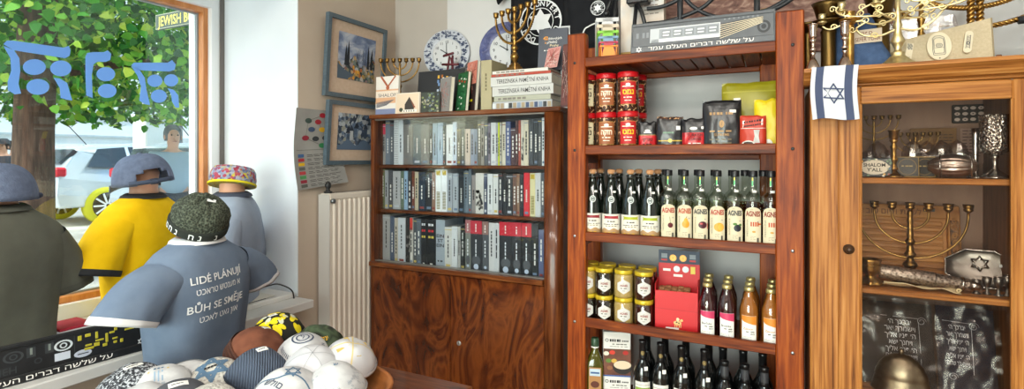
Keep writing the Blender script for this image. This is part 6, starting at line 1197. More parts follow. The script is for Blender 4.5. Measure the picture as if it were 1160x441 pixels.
a = onY(717, 60, 2.15); plate_holder('grey number plate holder with silver ornament and Hebrew motto on the rack top', (a.x, 2.113, TZ0 + .0005), (onY(872, 46, 2.12).x, 2.113, TZ0 + .0005), rad(9), GREYP, dict(tx=.5, tw=.38, sx=.065), 0)
# wrought menorah, parchment and stone picture behind
o_ = pz(815, 40, 2.3); t = thing('iron_menorah', 'large black wrought iron menorah with sweeping arms behind the grey plate holder', 'menorah', (o_.x, 2.3, TS)); lo = V(t.location); IRON = mat('#2b2d31', .45, .3); Y = 2.3
q = MB(); q.box((pz(765, 40, Y).x - lo.x, -.03, 0), (pz(865, 40, Y).x - lo.x, .03, .012), IRON, .003); q.build('base', t)
for px in (770.5, 857.5): q = MB(); q.tube([pz(px, 60, Y) - lo, pz(px, -30, Y) - lo], .012, IRON, 10); b = q.build('post', t); b.location.z = 0
for pts in ([(733, 10), (748, 8), (762, 3), (778, -6)], [(733, 27), (752, 25), (770, 20), (795, 9), (812, -6)], [(774, -4), (786, 8), (803, 17), (825, 20), (848, 16), (870, 11), (893, -2)], [(862, 13), (880, 9), (898, -2), (905, -10)]):
    q = MB(); q.tube([crom([tuple(pz(x, y, Y) - lo) for x, y in pts], i / 28) for i in range(29)], .0085, IRON, 10); q.build('branch', t)
a = pz(776, 32, 2.36); b = pz(869, 6, 2.36); t = thing('parchment', 'tan parchment sheet with a reddish mark behind the iron menorah', 'parchment', (a.x, 2.36, TS), 0, rot=(rad(-8), 0, 0)); w = b.x - a.x; q = MB(); PARC = pm('tan_parchment', [(.3, '#a8875a'), (.7, '#c2a273')], scale=7, rough=.85)
q.plate([(0, 0), (w, 0), (w, .22), (w * .66, .205), (w * .5, .21), (w * .2, .165), (0, .17)], .002, PARC); q.build('sheet', t); q = MB(); q.disc(w * .42, .135, .02, .006, flat((0, -.0008, 0)), mat('#8a4426', .7), 12); q.build('mark', t)
STONE = pm('stone_wall_print', [(.0, '#2a1a18'), (.3, '#5a3c36'), (.5, '#7a584e'), (.62, '#9a7a6c'), (.8, '#b8a094'), (1, '#6a4a42')], scale=9, stretch=(1, 1, 2.2), rough=.75, detail=10, dist=2.5)
a = onY(752, 60, 2.578); b = onY(1012, 40, 2.578); t = thing('wall_picture', 'wide print of rough reddish-brown stones on the wall above rack and cabinet', 'picture', (a.x, 2.575, 1.95)); q = MB(); q.box((0, 0, 0), (b.x - a.x, .012, .62), STONE, .002); q.build('canvas', t)
# ================================================================== pine display cabinet
CF = 2.0; CTOP = 1.788; CX0, CX1 = .101, .76
OX0, OX1 = onY(974.5, 200, CF).x, onY(1146, 200, CF).x; OZ = onY(974, 118, CF).z
cb = thing('display_cabinet', 'pale pine display cabinet with a glazed door full of ritual objects', 'cabinet', (.43, CF, 0)); c_ = lambda x, y, z: (x - .43, y - CF, z); CB = 2.36
q = MB(); q.box(c_(CX0, CF + .0, 0), c_(CX0 + .09, CF + .03, CTOP - .05), PINE, .004); q.box(c_(CX0, CF + .03, 0), c_(CX0 + .025, CB, CTOP - .05), PINE_D, .002); q.build('side_panel', cb)
q = MB(); q.box(c_(CX1 - .06, CF + .0, 0), c_(CX1, CF + .03, CTOP - .05), PINE, .004); q.box(c_(CX1 - .03, CF + .03, 0), c_(CX1, CB, CTOP - .05), PINE_D, .002); q.build('side_panel', cb)
q = MB(); q.box(c_(CX0 + .025, CB - .012, .3), c_(CX1 - .03, CB, CTOP - .05), pm('rose_brown_back_board', [(.3, '#8a6a58'), (.7, '#9c7b68')], scale=3, stretch=(8, 1, 1), rough=.6), 0); q.build('back_panel', cb)
q = MB(); q.box(c_(OX1 + .03, CF + .04, .3), c_(OX1 + .04, CB - .012, CTOP - .06), PINE_D, 0); q.build('inner_side', cb)
q = MB(); CO = [(-.045, CTOP), (-.045, CTOP - .012), (-.03, CTOP - .022), (-.022, CTOP - .036), (-.012, CTOP - .046), (.0, CTOP - .05), (.02, CTOP - .05), (.02, CTOP)]
q.loft([[(x - .43, y, z) for y, z in CO] for x in (CX0 - .02, CX1 + .03)], PINE_X, True, True, smooth=False); q.build('cornice', cb)
q = MB(); q.box(c_(CX0 - .01, CF + .02, CTOP - .02), c_(CX1 + .03, CB, CTOP), PINE_X, .002); q.build('top_board', cb)
dx0 = onY(949, 200, CF).x
q = MB(); q.box(c_(CX0 + .09, CF + .001, OZ + .058), c_(CX1 - .06, CF + .028, CTOP - .05), PINE_X, .003); q.build('frieze', cb)
dr = MB(); dr.box(c_(dx0, CF - .008, .3), c_(OX0, CF + .02, OZ + .055), PINE, .004); dr.box(c_(OX1, CF - .008, .3), c_(OX1 + .05, CF + .02, OZ + .055), PINE, .004); dr.box(c_(OX0, CF - .007, OZ), c_(OX1, CF + .019, OZ + .055), PINE_X, .003); dr.box(c_(OX0, CF - .007, .3), c_(OX1, CF + .019, .42), PINE_X, .003)
dr.box(c_(OX0 - .004, CF - .011, .42), c_(OX0 + .004, CF - .004, OZ), PINE, .003); dr.box(c_(OX1 - .004, CF - .011, .42), c_(OX1 + .004, CF - .004, OZ), PINE, .003); door = dr.build('door_frame', cb)
q = MB(); q.box(c_(OX0 - .003, CF + .004, .415), c_(OX1 + .003, CF + .008, OZ + .003), glassmat('cabinet_glass', '#f8f5f2', .035), 0); q.build('glass_pane', door)
kz = onY(961, 282, CF); q = MB(); q.lathe([(0, 0), (.016, 0), (.016, .003), (.01, .006), (.007, .014), (.01, .02), (.008, .026), (0, .027)], pm('dark_iron_knob', [(.3, '#3a2a20'), (.7, '#5a4434')], scale=30, rough=.4, metal=.6), 20, Matrix.Translation(c_(kz.x, CF - .008, kz.z)) @ Matrix.Rotation(pi / 2, 4, 'X')); q.build('door_knob', door)
q = MB(); q.box(c_(CX0, CF, 0), c_(CX1, CB, .3), PINE, .003); q.build('base', cb)
CS1, CS2, CS3 = 1.436, 1.084, .745
for z in (CS1, CS2, CS3): q = MB(); q.box(c_(CX0 + .03, CF + .025, z - .016), c_(OX1 + .03, CB - .012, z), PINE_X, .002); q.box(c_(CX0 + .03, CF + .022, z - .018), c_(OX1 + .03, CF + .032, z + .001), PINE_X, .003); q.build('shelf', cb)
def cx(px, Y): return onY(px, 200, Y).x
def cz(px, py, Y): return onY(px, py, Y).z
def citem(name, label, cat, px, Y, z, group=None, turn=0): x = cx(px, Y); return thing(name, label, cat, (x, Y, z + .0015), face((x, Y)) + turn, group)
# ---- upper shelf
t = citem('name_plaque', 'oval-lettered patterned plaque at the knob side of the cabinet upper shelf', 'plaque', 990.5, 2.085, CS1); t.rotation_euler.x = rad(-8); w, h = .098, .064; q = MB(); q.box((-w / 2, 0, 0), (w / 2, .006, h), mat('#20242c', .3), .004); q.build('board', t); q = MB(); f = flat((0, -.0007, 0)); R_ = random.Random(1)
for i in range(46):
    x, y = w * R_.uniform(-.47, .47), h * R_.uniform(.06, .94)
    if (x / (w * .38)) ** 2 + ((y - h / 2) / (h * .36)) ** 2 > 1: q.disc(x, y, .0035, .0035, f, mat(R_.choice(['#c89a4a', '#4a6a8a', '#8a3a2a', '#d8d0c0', '#5a7a5a']), .4), 8)
q.disc(0, h / 2, w * .4, h * .38, f, mat('#cdc4b4', .4), 28); g = flat((0, -.0013, 0)); q.text('SHALOM', .0115, 0, h * .53, g, INK, .02, width=.06); q.text("Y'ALL", .0115, 0, h * .28, g, INK, .02, width=.042); q.build('lettering', t)
def candlestick(label, px, Y, z, h, m, r=.026, base='round', name='candlestick', loc=None):
    t = citem(name, label, 'candlestick', px, Y, z); pr = [(0, 0), (r, 0), (r, h * .02), (r * .75, h * .05), (r * .42, h * .1), (r * .3, h * .15), (r * .45, h * .18), (r * .3, h * .21), (r * .24, h * .3), (r * .4, h * .36), (r * .42, h * .39), (r * .26, h * .43), (r * .24, h * .52), (r * .3, h * .6), (r * .42, h * .64), (r * .26, h * .68), (r * .28, h * .74), (r * .5, h * .78), (r * .3, h * .8)]
    q = MB(); q.lathe(pr[:6] + [(0, h * .15)], m, 24); q.build('base', t); q = MB(); q.lathe([(0, h * .13)] + pr[5:] + [(0, h * .8)], m, 20); q.build('stem', t); q = MB(); q.lathe([(0, h * .79), (r * .3, h * .79), (r * .45, h * .84), (r * .48, h * .97), (r * .62, h * .985), (r * .62, h), (r * .36, h), (r * .34, h * .88), (0, h * .87)], m, 20); q.build('socket', t); return t
candlestick('brass candlestick on the upper cabinet shelf between plaque and black cards', 1012.5, 2.095, CS1, cz(1012, 148, 2.095) - CS1, BRASS, .028)
for px, w, rz, nm in ((1028, .062, 5, 'black and gold card with an oval, beside the brass candlestick'), (1047, .058, -14, 'black and gold card with an oval, partly behind the silver ribbed case')):
    t = citem('gift_card', nm, 'card', px, 2.12, CS1, None, rad(rz)); t.rotation_euler.x = rad(-10); q = MB(); h = .068; q.box((-w / 2, 0, 0), (w / 2, .004, h), mat('#8a6e2e', .5), .001); q.build('card', t); q = MB(); f = flat((0, -.0007, 0)); q.rect(-w * .46, h * .05, w * .46, h * .95, f, mat('#17151a', .5)); q.disc(0, h / 2, w * .4, h * .4, flat((0, -.0012, 0)), mat('#8a6e2e', .4), 24, inner=.94); q.disc(0, h / 2, w * .37, h * .37, flat((0, -.0012, 0)), mat('#0e0d10', .4), 24); q.dashes(-w * .25, w * .25, h * .5, .004, flat((0, -.0018, 0)), mat('#a8925a', .5), 3, 1); q.build('front_print', t)
# ribbed silver case lying on its side
SILR = pm('ribbed_silver', [(.3, '#8f8078'), (.6, '#b8aaa2'), (.9, '#d8ccc6')], scale=60, rough=.3, metal=1)
t = citem('silver_case', 'ribbed silver egg-shaped case lying on the upper cabinet shelf', 'case', 1079, 2.10, CS1); q = MB(); L = .062; rings = []
for i in range(25):
    f = i / 24; r = .036 * (sin(pi * (f * .92 + .05)) ** .6); rings.append([(-L + 2 * L * f, r * (1 + .05 * cos(16 * a)) * cos(a), .037 + r * (1 + .05 * cos(16 * a)) * sin(a)) for a in [2 * pi * j / 64 for j in range(64)]])
q.loft(rings, SILR); q.build('body', t)
for x, r in ((-.03, .0325), (.045, .031)): q = MB(); q.tube([(x, (r + .004) * cos(2 * pi * j / 28), .037 + (r + .004) * sin(2 * pi * j / 28)) for j in range(28)], .0022, SILVER, 6, closed=True); q.build('band', t)
# goblet, bud vase
t = citem('kiddush_goblet', 'tall hammered silver goblet by the hinge side of the upper shelf', 'goblet', 1127, 2.1, CS1); HAM = pm('hammered_silver', [(.2, '#6c655f'), (.5, '#a8a29c'), (.8, '#d4d0cc')], 'voronoi', 150, rough=.25, metal=1, bump=.9, bscale=150); GH = cz(1127, 131, 2.1) - CS1
q = MB(); q.lathe([(0, 0), (.038, 0), (.038, .004), (.03, .01), (.012, .024), (.007, .034), (.007, .06), (.011, .066), (.007, .072), (0, .072)], SILVER, 28); q.build('foot', t); q = MB(); q.lathe([(0, .07), (.02, .072), (.034, .084), (.038, .1), (.036, .118), (.037, GH - .03), (.0385, GH - .004), (.039, GH), (.037, GH), (.035, .12), (0, .09)], HAM, 36); q.build('cup', t)
t = citem('bud_vase', 'slender silver bud vase beside the goblet', 'vase', 1105, 2.13, CS1); BH = cz(1105, 146, 2.13) - CS1; q = MB(); q.lathe([(0, 0), (.02, 0), (.02, .003), (.007, .008), (.006, .02), (.0075, BH * .5), (.009, BH * .85), (.011, BH), (.009, BH), (.007, BH * .6), (0, BH * .5)], SILVER, 20); q.build('body', t); q = MB(); q.lathe([(0.0205, 0), (.022, 0), (.022, .002), (.0205, .003)], SILVER, 24); q.build('rim_foot', t)
# small menorah, cards, trinkets in plastic
menorah('small thin dark menorah at the back of the upper cabinet shelf', (cx(990, 2.24), 2.24, CS1), rad(-10), cz(990, 131, 2.24) - CS1, .07, BRASS_D, .008, .0022, base_r=.026, stemr=.004)
menorah('second small dark menorah behind the trinket bags on the upper shelf', (cx(1037, 2.27), 2.27, CS1), rad(-10), cz(1030, 150, 2.27) - CS1, .062, BRASS_D, .007, .002, base_r=.026, stemr=.004)
a = cx(1031, 2.31); t = thing('brown_card', 'brown printed card standing at the back of the upper shelf', 'card', (a, 2.31, CS1 + .0005), 0); q = MB(); w = .13; h = cz(1040, 146, 2.31) - CS1; q.box((0, 0, 0), (w, .004, h), mat('#7a5424', .6), .001); q.build('card', t); q = MB(); f = flat((0, -.0007, 0)); [q.dashes(w * .6, w * .95, h * (.85 - i * .06), .004, f, mat('#4a3010', .6), 3, i) for i in range(5)]; q.rect(w * .08, h * .1, w * .5, h * .8, f, mat('#8a6430', .6)); q.build('print', t)
a = cx(1078, 2.345); z1 = cz(1078, 119, 2.34); t = thing('ring_tray', 'black tray of pale brooches fixed high on the cabinet back', 'tray', (a, 2.338, cz(1078, 140, 2.34))); w = cx(1126, 2.34) - a; h = z1 - t.location.z; q = MB(); q.box((0, 0, 0), (w, .01, h), mat('#16110f', .6), .003); q.build('board', t)
q = MB(); f = lambda x, y: (x, -.002, y)
for j in range(3):
    for i in range(5): q.disc(w * (.12 + .19 * i), h * (.2 + .3 * j), w * .07, h * .09, f, mat('#c8b8ae', .4), 14, inner=.3 if (i + j) % 2 else 0)
q.build('brooch_pattern', t)
t = thing('wall_note', 'pale printed note with text lines on the cabinet back below the black tray', 'note', (cx(1088, 2.345), 2.342, cz(1088, 185, 2.34))); w = .1; h = .12; q = MB(); q.box((0, 0, 0), (w, .003, h), mat('#a8887a', .6), 0); q.build('sheet', t); q = MB(); f = flat((0, -.0006, 0)); [q.dashes(w * .05, w * .6, h * (.92 - .09 * i), .003, f, mat('#5a4038', .6), 3, i) for i in range(9)]; q.build('print', t)
PLAST = glassmat('crinkled_plastic', '#eeeaea', .2, .15); R_ = random.Random(21)
tr = ['#2c3a5a', '#8a2a34', '#c8b890', '#39434a', '#b88a6a', '#46607c', '#d8d4d0', '#6a2a3a', '#3a3a3e']
for i in range(11):
    px = [984, 994, 1005, 1034, 1042, 1050, 1058, 1066, 1074, 1084, 1092][i]; Y = 2.17 + .04 * (i % 3); t = citem('trinket_bag', '%s trinket in clear plastic, %s, upper cabinet shelf' % (['dark blue', 'red', 'cream', 'grey', 'tan', 'blue', 'white', 'maroon', 'black', 'second dark blue', 'second red'][i], ['behind the plaque by the knob', 'behind the plaque centre', 'behind the plaque edge', 'just past the brass candlestick', 'behind the first black card', 'behind the second black card', 'between card and silver case', 'behind the silver case tip', 'behind the silver case middle', 'behind the silver case end', 'next to the bud vase'][i]), 'trinket', px, Y, CS1, 'trinkets in plastic bags', R_.uniform(-.5, .5))
    z0_ = .0; q = MB(); rg = []
    N_ = 14
    for k in range(9):
        v = k / 8; rg.append([((.03 * sin(pi * v) ** .5 + .002) * cos(a_) * (1 + .25 * noise.noise(V((a_ * 2, v * 4, i * 3)))), (.02 * sin(pi * v) ** .5 + .002) * sin(a_), .006 + (.085 + .03 * (i % 2)) * v) for a_ in [2 * pi * j / N_ for j in range(N_)]])
    q.loft(rg, PLAST, True, True, smooth=False); q.build('plastic_bag', t)
    q = MB(); q.lathe([(.016 * sin(pi * j / 10), .03 - .024 * cos(pi * j / 10)) for j in range(11)], mat(tr[i % 9], .4), 12, Matrix.Diagonal((1.1, .8, 1, 1))); q.tube([(-.012, -.008, .05), (0, -.012, .065), (.014, -.006, .055)], .004, mat(tr[(i + 3) % 9], .4), 6); q.build('trinket', t)
# ---- middle shelf
mx = cx(1031, 2.17); menorah('large seven-branched brass menorah on the middle cabinet shelf', (mx, 2.17, CS2), face((mx, 2.17)), cz(1031, 229, 2.17) - CS2, (onY(1100, 235, 2.17) - onY(1031, 235, 2.17)).length * .93, BRASS_D, .0135, .0036, base_r=.05, stepped=False, straight=.012, stemr=.0085)
t = thing('slatted_board', 'tan slatted wooden board leaning at the back of the middle shelf', 'board', (cx(972, 2.27), 2.27, CS2 + .001), 0, rot=(rad(-9), 0, 0)); SLW = pm('tan_carved_wood', [(.3, '#9a6028'), (.6, '#bb803e'), (.85, '#d29c56')], scale=5, stretch=(1, 8, 8), rough=.5); w = cx(1074, 2.29) - cx(972, 2.27); h = cz(1030, 232, 2.29) - CS2
q = MB(); q.box((0, .012, 0), (w, .02, h), SLW, .002); q.box((0, 0, h - .045), (w, .014, h), SLW, .003); q.box((0, 0, 0), (w, .014, .03), SLW, .003)
for i in range(8): z = .035 + i * (h - .085) / 8; q.box((.01, .002, z), (w - .012, .013, z + (h - .085) / 8 - .005), SLW, .003)
q.build('panel', t); q = MB(); f = flat((0, -.0006, 0)); q.text(heb('לשבת וליום טוב'), .02, w * .42, h - .034, f, mat('#6a3e1a', .6), .01, width=w * .62); q.build('lettering', t)
CVW = pm('carved_brown_scrolls', [(.2, '#3a2010'), (.5, '#7a5028'), (.8, '#9a6c3c')], 'voronoi', 55, rough=.5, bump=.9, bscale=55); q = MB(); q.box((w, -.004, 0), (w + .035, .02, h), SLW, .003); q.box((w + .005, -.008, .02), (w + .03, -.003, h * .8), CVW, .002)
for i in range(7): zc_ = .05 + i * h * .1; q.tube([(w + .0175 + .008 * cos(a_) * (1 - a_ / 14), -.009, zc_ + .011 * sin(a_) * (1 - a_ / 14)) for a_ in [j * .5 for j in range(20)]], .0015, SLW, 5)
q.build('carved_stile', t)
t = thing('dark_label', 'little black label clipped on the slatted board', 'label', (cx(1046, 2.22), 2.222, cz(1050, 240, 2.22)), 0); q = MB(); q.box((0, 0, 0), (.032, .003, .012), BLACKM, .001); q.build('tag', t); q = MB(); q.rect(.003, .002, .006, .01, flat((0, -.0006, 0)), mat('#d8a83a', .4)); q.build('mark', t)
t = citem('brass_goblet', 'squat embossed brass cup beside the silver-cased scroll', 'cup', 986, 2.085, CS2); q = MB(); N = 36; pr = [(.034, 0), (.035, .006), (.026, .014), (.014, .022), (.014, .03), (.022, .038), (.026, .05), (.027, .07), (.03, .078), (.03, .083), (.027, .083), (.022, .05), (.0, .045)]
q.loft([[(r * (1 + (.07 * cos(8 * a_) if z < .015 else .03 * cos(10 * a_))) * cos(a_), r * (1 + (.07 * cos(8 * a_) if z < .015 else .03 * cos(10 * a_))) * sin(a_), z) for a_ in [2 * pi * j / N for j in range(N)]] for r, z in pr], BRASS); q.build('cup', t); q = MB(); q.tube([(.0285 * cos(2 * pi * j / 24), .0285 * sin(2 * pi * j / 24), .064) for j in range(24)], .002, BRASS, 6, closed=True); q.build('beading', t)
# silver scroll case lying across, parchment under it
A = V((cx(996, 2.10), 2.10, CS2 + .045)); B = V((cx(1099, 2.075), 2.075, CS2 + .026)); ax = (B - A).normalized(); L = (B - A).length
t = thing('scroll_case', 'engraved silver tubular scroll case lying across the middle shelf', 'scroll case', A); M_ = aim(ax); q = MB(); q.lathe([(0, 0), (.021, 0), (.0225, .004), (.0225, L * .62), (.0205, L * .63), (.0205, L * .66), (.019, L * .67), (.0185, L * .98), (.016, L), (0, L)], PEWTER, 32, M_); q.build('tube', t)
q = MB(); q.lathe([(.0195, L * .6), (.022, L * .6), (.0222, L * .63), (.0195, L * .64)], SILVER, 32, M_); q.lathe([(.0185, L * .9), (.021, L * .9), (.0212, L * .93), (.0185, L * .94)], SILVER, 32, M_); q.build('ring', t); q = MB(); q.lathe([(0, L - .002), (.012, L - .002), (.015, L + .008), (.012, L + .022), (.006, L + .028), (0, L + .03)], SILVER, 24, M_); q.build('finial', t)
PCH = pm('cream_vellum', [(.3, '#c8b48c'), (.7, '#dccba6')], scale=12, rough=.8); t = thing('vellum_roll', 'cream vellum sheet curling out beneath the silver scroll case', 'parchment', (cx(1000, 2.06), 2.065, CS2 + .0015)); q = MB(); L2 = cx(1092, 2.05) - cx(1003, 2.065)
rows_ = []
for i in range(21):
    f = i / 20; x = L2 * f; rows_.append([(x, .03 * (1 - 2 * g_) * .9 + .004 * sin(f * 9), .002 + .020 * (1 - f) * g_ ** 2 + .004 * (1 + sin(f * 14 + g_ * 4)) * (.3 + f)) for g_ in [j / 10 for j in range(11)]])
q.loft(rows_, PCH, False, False, close=False); o = q.build('sheet', t); s_ = o.modifiers.new('thick', 'SOLIDIFY'); s_.thickness = .0015; s_.offset = 1
q = MB(); q.tube([(L2 + .006 * cos(a_) * (1 - a_ / 16) - .004, -.012 + .0, .009 + .006 * sin(a_) * (1 - a_ / 16)) for a_ in [j * .4 for j in range(22)]], .0022, PCH, 6); q.build('curled_edge', t)
# shaped silver dish with star
t = thing('silver_dish', 'scalloped silver dish with an embossed star leaning at the hinge side', 'dish', (cx(1112, 2.15), 2.16, CS2 + .001), 0, rot=(rad(-22), 0, rad(-12))); R = (onY(1146, 290, 2.15) - onY(1078, 290, 2.15)).length / 2 * 1.12; q = MB(); N = 64; rim = []
for j in range(N): a_ = 2 * pi * j / N; rr = R * (.93 + .09 * abs(sin(a_ * 4 + pi / 2)) ** .7 * -1 + .09); rim.append((rr * 1.12 * cos(a_), rr * .78 * sin(a_)))
TRN = pm('tarnished_silver', [(.3, '#5c5854'), (.55, '#86817c'), (.8, '#a8a49e')], scale=9, rough=.36, metal=1, dist=1.0)
zc_ = R * .78; q.loft([[(x * s_, y_, zc_ + z * s_) for x, z in rim] for s_, y_ in ((1.0, -.004), (.97, -.001), (.7, .006), (.35, .008), (.001, .008))], TRN, False, False); q.loft([[(x * s_, y_ + .003, zc_ + z * s_) for x, z in rim] for s_, y_ in ((1.0, -.004), (.97, -.001), (.7, .006), (.35, .008), (.001, .008))], TRN, False, False); q.build('body', t)
q = MB(); q.tube([(x, -.005, zc_ + z) for x, z in rim], .002, SILVER, 6, closed=True); q.build('rim_edge', t); q = MB(); zs = zc_ + R * .22
for k in (0, 1):
    p = [(R * .3 * cos(pi / 2 + k * pi + i * 2 * pi / 3), zs + R * .3 * sin(pi / 2 + k * pi + i * 2 * pi / 3)) for i in range(3)]
    for i in range(3): a_, b_ = p[i], p[(i + 1) % 3]; q.tube([(a_[0], .002, a_[1]), (b_[0], .002, b_[1])], .0022, SILVER, 6)
q.build('star_relief', t)
q = MB(); q.rect(R * .55, zc_ + R * .12, R * .85, zc_ + R * .24, lambda x, y: (x, -.006, y), mat('#b8bcc0', .5)); q.build('price_tag', t)
for i, (px, Y, h) in enumerate(((1106, 2.08, .042), (1118, 2.09, .05), (1131, 2.075, .055), (1141, 2.085, .06))):
    t = citem('small_silver_cup', 'little tarnished silver cup, %s of the four before the scalloped dish' % ['nearest the scroll case', 'second from the scroll case', 'second from the door hinge', 'nearest the door hinge'][i], 'cup', px, Y, CS2, 'little silver cups before the dish'); q = MB(); q.lathe([(0, 0), (.011, 0), (.011, .002), (.004, .008), (.0035, h * .45), (.009, h * .55), (.0115, h * .75), (.012, h), (.0105, h), (.009, h * .7), (0, h * .6)], TRN, 20); q.build('body', t); q = MB(); q.tube([(.0118 * cos(2 * pi * j / 20), .0118 * sin(2 * pi * j / 20), h) for j in range(20)], .0009, SILVER, 5, closed=True); q.build('rim', t)
# ---- lower shelf: velvet bags in plastic, dome
VEL = pm('black_velvet', [(.3, '#141419'), (.7, '#1f2028')], scale=18, rough=.9, bump=.3); VELN = pm('navy_velvet', [(.3, '#14182a'), (.7, '#1e2438')], scale=18, rough=.9, bump=.3)
BLESS = ['יברכך ה׳', 'וישמרך יאר', 'ה׳ פניו אליך', 'ויחנך ישא', 'ה׳ פניו אליך', 'וישם לך שלום']
def velvet(label, p0x, p1x, Y, ztop, zbot, m, rz, tx, sc):
    a = cx(p0x, Y); b = cx(p1x, Y); w = b - a; t = thing('velvet_bag', label, 'bag', (a, Y, CS3 + .002), 0, rot=(rad(-13), 0, rz)); h = ztop - CS3; q = MB(); N, M2 = 14, 16
    P = lambda u, v, s, o=0: (u * w, s * (.014 * (1 - abs(2 * u - 1) ** 4) * (1 - abs(2 * v - 1) ** 6) + .003 + o) + .006 * noise.noise(V((u * 4, v * 4, p0x))), v * h)
    for s in (-1, 1): q.add([P(i / N, j / M2, s) for j in range(M2 + 1) for i in range(N + 1)], [(j * (N + 1) + i, j * (N + 1) + i + 1, (j + 1) * (N + 1) + i + 1, (j + 1) * (N + 1) + i) for j in range(M2) for i in range(N)], m, True)
    q.build('cloth', t)
    q = MB(); f = lambda x, y: P(x / w, y / h, -1, .002); S_ = mat('#c4c8d2', .5, .2)
    for i, ln in enumerate(BLESS): q.text(heb(ln), .0155 * sc, tx * w, h * (.74 - .082 * i), f, S_, .004, width=w * (.3 if len(ln) < 10 else .4) * sc)
    for k in range(3): x_ = (tx - .26) * w; q.bar(((tx - .24) * w, h * .83), ((tx + .24) * w, h * .82), .0015, f, S_); q.tube([f((tx + .29) * w + .014 * cos(a_) * (1 - a_ / 14), h * .79 + .014 * sin(a_) * (1 - a_ / 14)) for a_ in [j * .5 for j in range(20)]], .0009, S_, 4)
    q.bar(((tx + .25) * w, h * .78), ((tx + .25) * w, h * .25), .0013, f, S_); q.tube([f((tx - .1) * w + .012 * cos(a_) * (1 - a_ / 14), h * .2 + .012 * sin(a_) * (1 - a_ / 14)) for a_ in [j * .5 for j in range(20)]], .0009, S_, 4); q.build('embroidery', t)
    q = MB(); M3 = 22; q.add([(-.008 + (w + .016) * i / 18, -.026 + .009 * noise.noise(V((i * .3, j * .35, p0x + 5))), -.0 + (h + .012) * j / M3) for j in range(M3 + 1) for i in range(19)], [(j * 19 + i, j * 19 + i + 1, (j + 1) * 19 + i + 1, (j + 1) * 19 + i) for j in range(M3) for i in range(18)], PLAST2, True); o = q.build('plastic_sleeve', t); return t
PLAST2 = glassmat('clear_plastic_sleeve', '#eeeeee', .045, .2)
velvet('black velvet bag with Hebrew lines in silver, in plastic behind the metal dome', 973, 1063, 2.13, cz(1010, 344, 2.15), 0, VEL, rad(4), .56, 1.0)
velvet('navy velvet bag with Hebrew lines and a scroll, in plastic at the hinge side', 1064, 1131, 2.14, cz(1090, 350, 2.16), 0, VELN, rad(-2), .34, .95)
t = citem('metal_dome', 'tarnished domed metal dish lid in front of the black velvet bag', 'dome', 1021, 2.085, CS3); TB = pm('tarnished_brass_silver', [(.3, '#5e564a'), (.55, '#857a68'), (.8, '#b0a68e')], scale=14, rough=.3, metal=1, dist=.8); Rr = (onY(1052, 420, 2.085) - onY(990, 420, 2.085)).length / 2 * .98
q = MB(); Hd = cz(1021, 401, 2.085) - CS3; q.lathe([(Rr * 1.12, 0), (Rr * 1.16, .003), (Rr * 1.15, .008), (Rr * 1.06, Hd * .2), (Rr * 1.0, Hd * .34), (Rr * .98, Hd * .38), (Rr * 1.0, Hd * .42), (Rr * .95, Hd * .53), (Rr * .82, Hd * .7), (Rr * .6, Hd * .86), (Rr * .3, Hd * .97), (0, Hd)], TB, 40, sy=.6); q.build('dome', t); q = MB(); q.lathe([(0, Hd - .002), (.008, Hd - .001), (.006, Hd + .004), (.009, Hd + .009), (.004, Hd + .014), (0, Hd + .015)], TB, 14); q.build('finial', t)
t = thing('white_booklet', 'pale booklet standing between velvet bag and door hinge on the lower shelf', 'booklet', (cx(1136, 2.2), 2.2, CS3 + .001)); q = MB(); q.box((0, 0, 0), (.014, .1, .23), mat('#8f959c', .5), .001); q.build('cover', t); q = MB(); q.box((.014, .01, 0), (.026, .1, .17), PAPER, .001); q.build('pages', t)
# ================================================================== on top of the cabinet
def titem(name, label, cat, px, Y, turn=0, group=None): x = cx(px, Y); return thing(name, label, cat, (x, Y, CTOP + .0004), face((x, Y)) + turn, group)
BRV = pm('brown_bronze', [(.3, '#48381e'), (.6, '#6e5732'), (.9, '#94784a')], scale=12, stretch=(1, 1, .3), rough=.36, metal=1)
def tz(px, py, Y): return onY(px, py, Y).z - CTOP
def scandle(label, px, Y, ytop, m=None):
    m = m or pm('rosy_silver', [(.3, '#a08878'), (.6, '#c4b0a2'), (.9, '#e4d8d0')], scale=30, rough=.22, metal=1); h = tz(px, ytop, Y); t = titem('candlestick', label, 'candlestick', px, Y); r = .024
    q = MB(); q.lathe([(0, 0), (r, 0), (r * .98, .004), (r * .8, .016), (r * .5, .034), (r * .32, .042), (0, .042)], m, 20); q.build('base', t); q = MB(); q.lathe([(0, .04), (.007, .042), (.005, .055), (.009, .06), (.005, .066), (.0055, h * .42), (.011, h * .46), (.0055, h * .5), (.006, h * .62), (.012, h * .66), (.006, h * .7), (0, h * .7)], m, 16); q.build('stem', t); q = MB(); q.lathe([(0, h * .69), (.007, h * .69), (.012, h * .74), (.012, h * .9), (.013, h * .96), (.013, h * .99), (.017, h), (.009, h), (.008, h * .8), (0, h * .78)], m, 20); q.build('socket', t); return t
scandle('tall silver candlestick at the corner of the cabinet top above the flag', 921, 2.03, 28); scandle('tall silver candlestick before the blue bag on the cabinet top', 957, 2.03, 25)
t = titem('brass_vase', 'tall bronze vase with a broad funnel mouth on the cabinet top', 'vase', 938.5, 2.12); h = tz(938, 4, 2.12); q = MB(); q.lathe([(0, 0), (.032, 0), (.033, .006), (.027, .02), (.0235, .028), (.0225, h * .55), (.025, h * .6), (.021, h * .63), (.021, h * .66), (0, h * .66)], BRV, 28); q.build('column', t); q = MB(); q.lathe([(0, h * .65), (.022, h * .65), (.05, h * .735), (.052, h * .75), (.03, h * .755), (0, h * .755)], BRV, 32); q.build('collar_disc', t); q = MB(); q.lathe([(0, h * .745), (.022, h * .745), (.036, h * .8), (.046, h * .95), (.052, h), (.047, h * .995), (.032, h * .82), (0, h * .79)], BRV, 32); q.build('funnel', t)
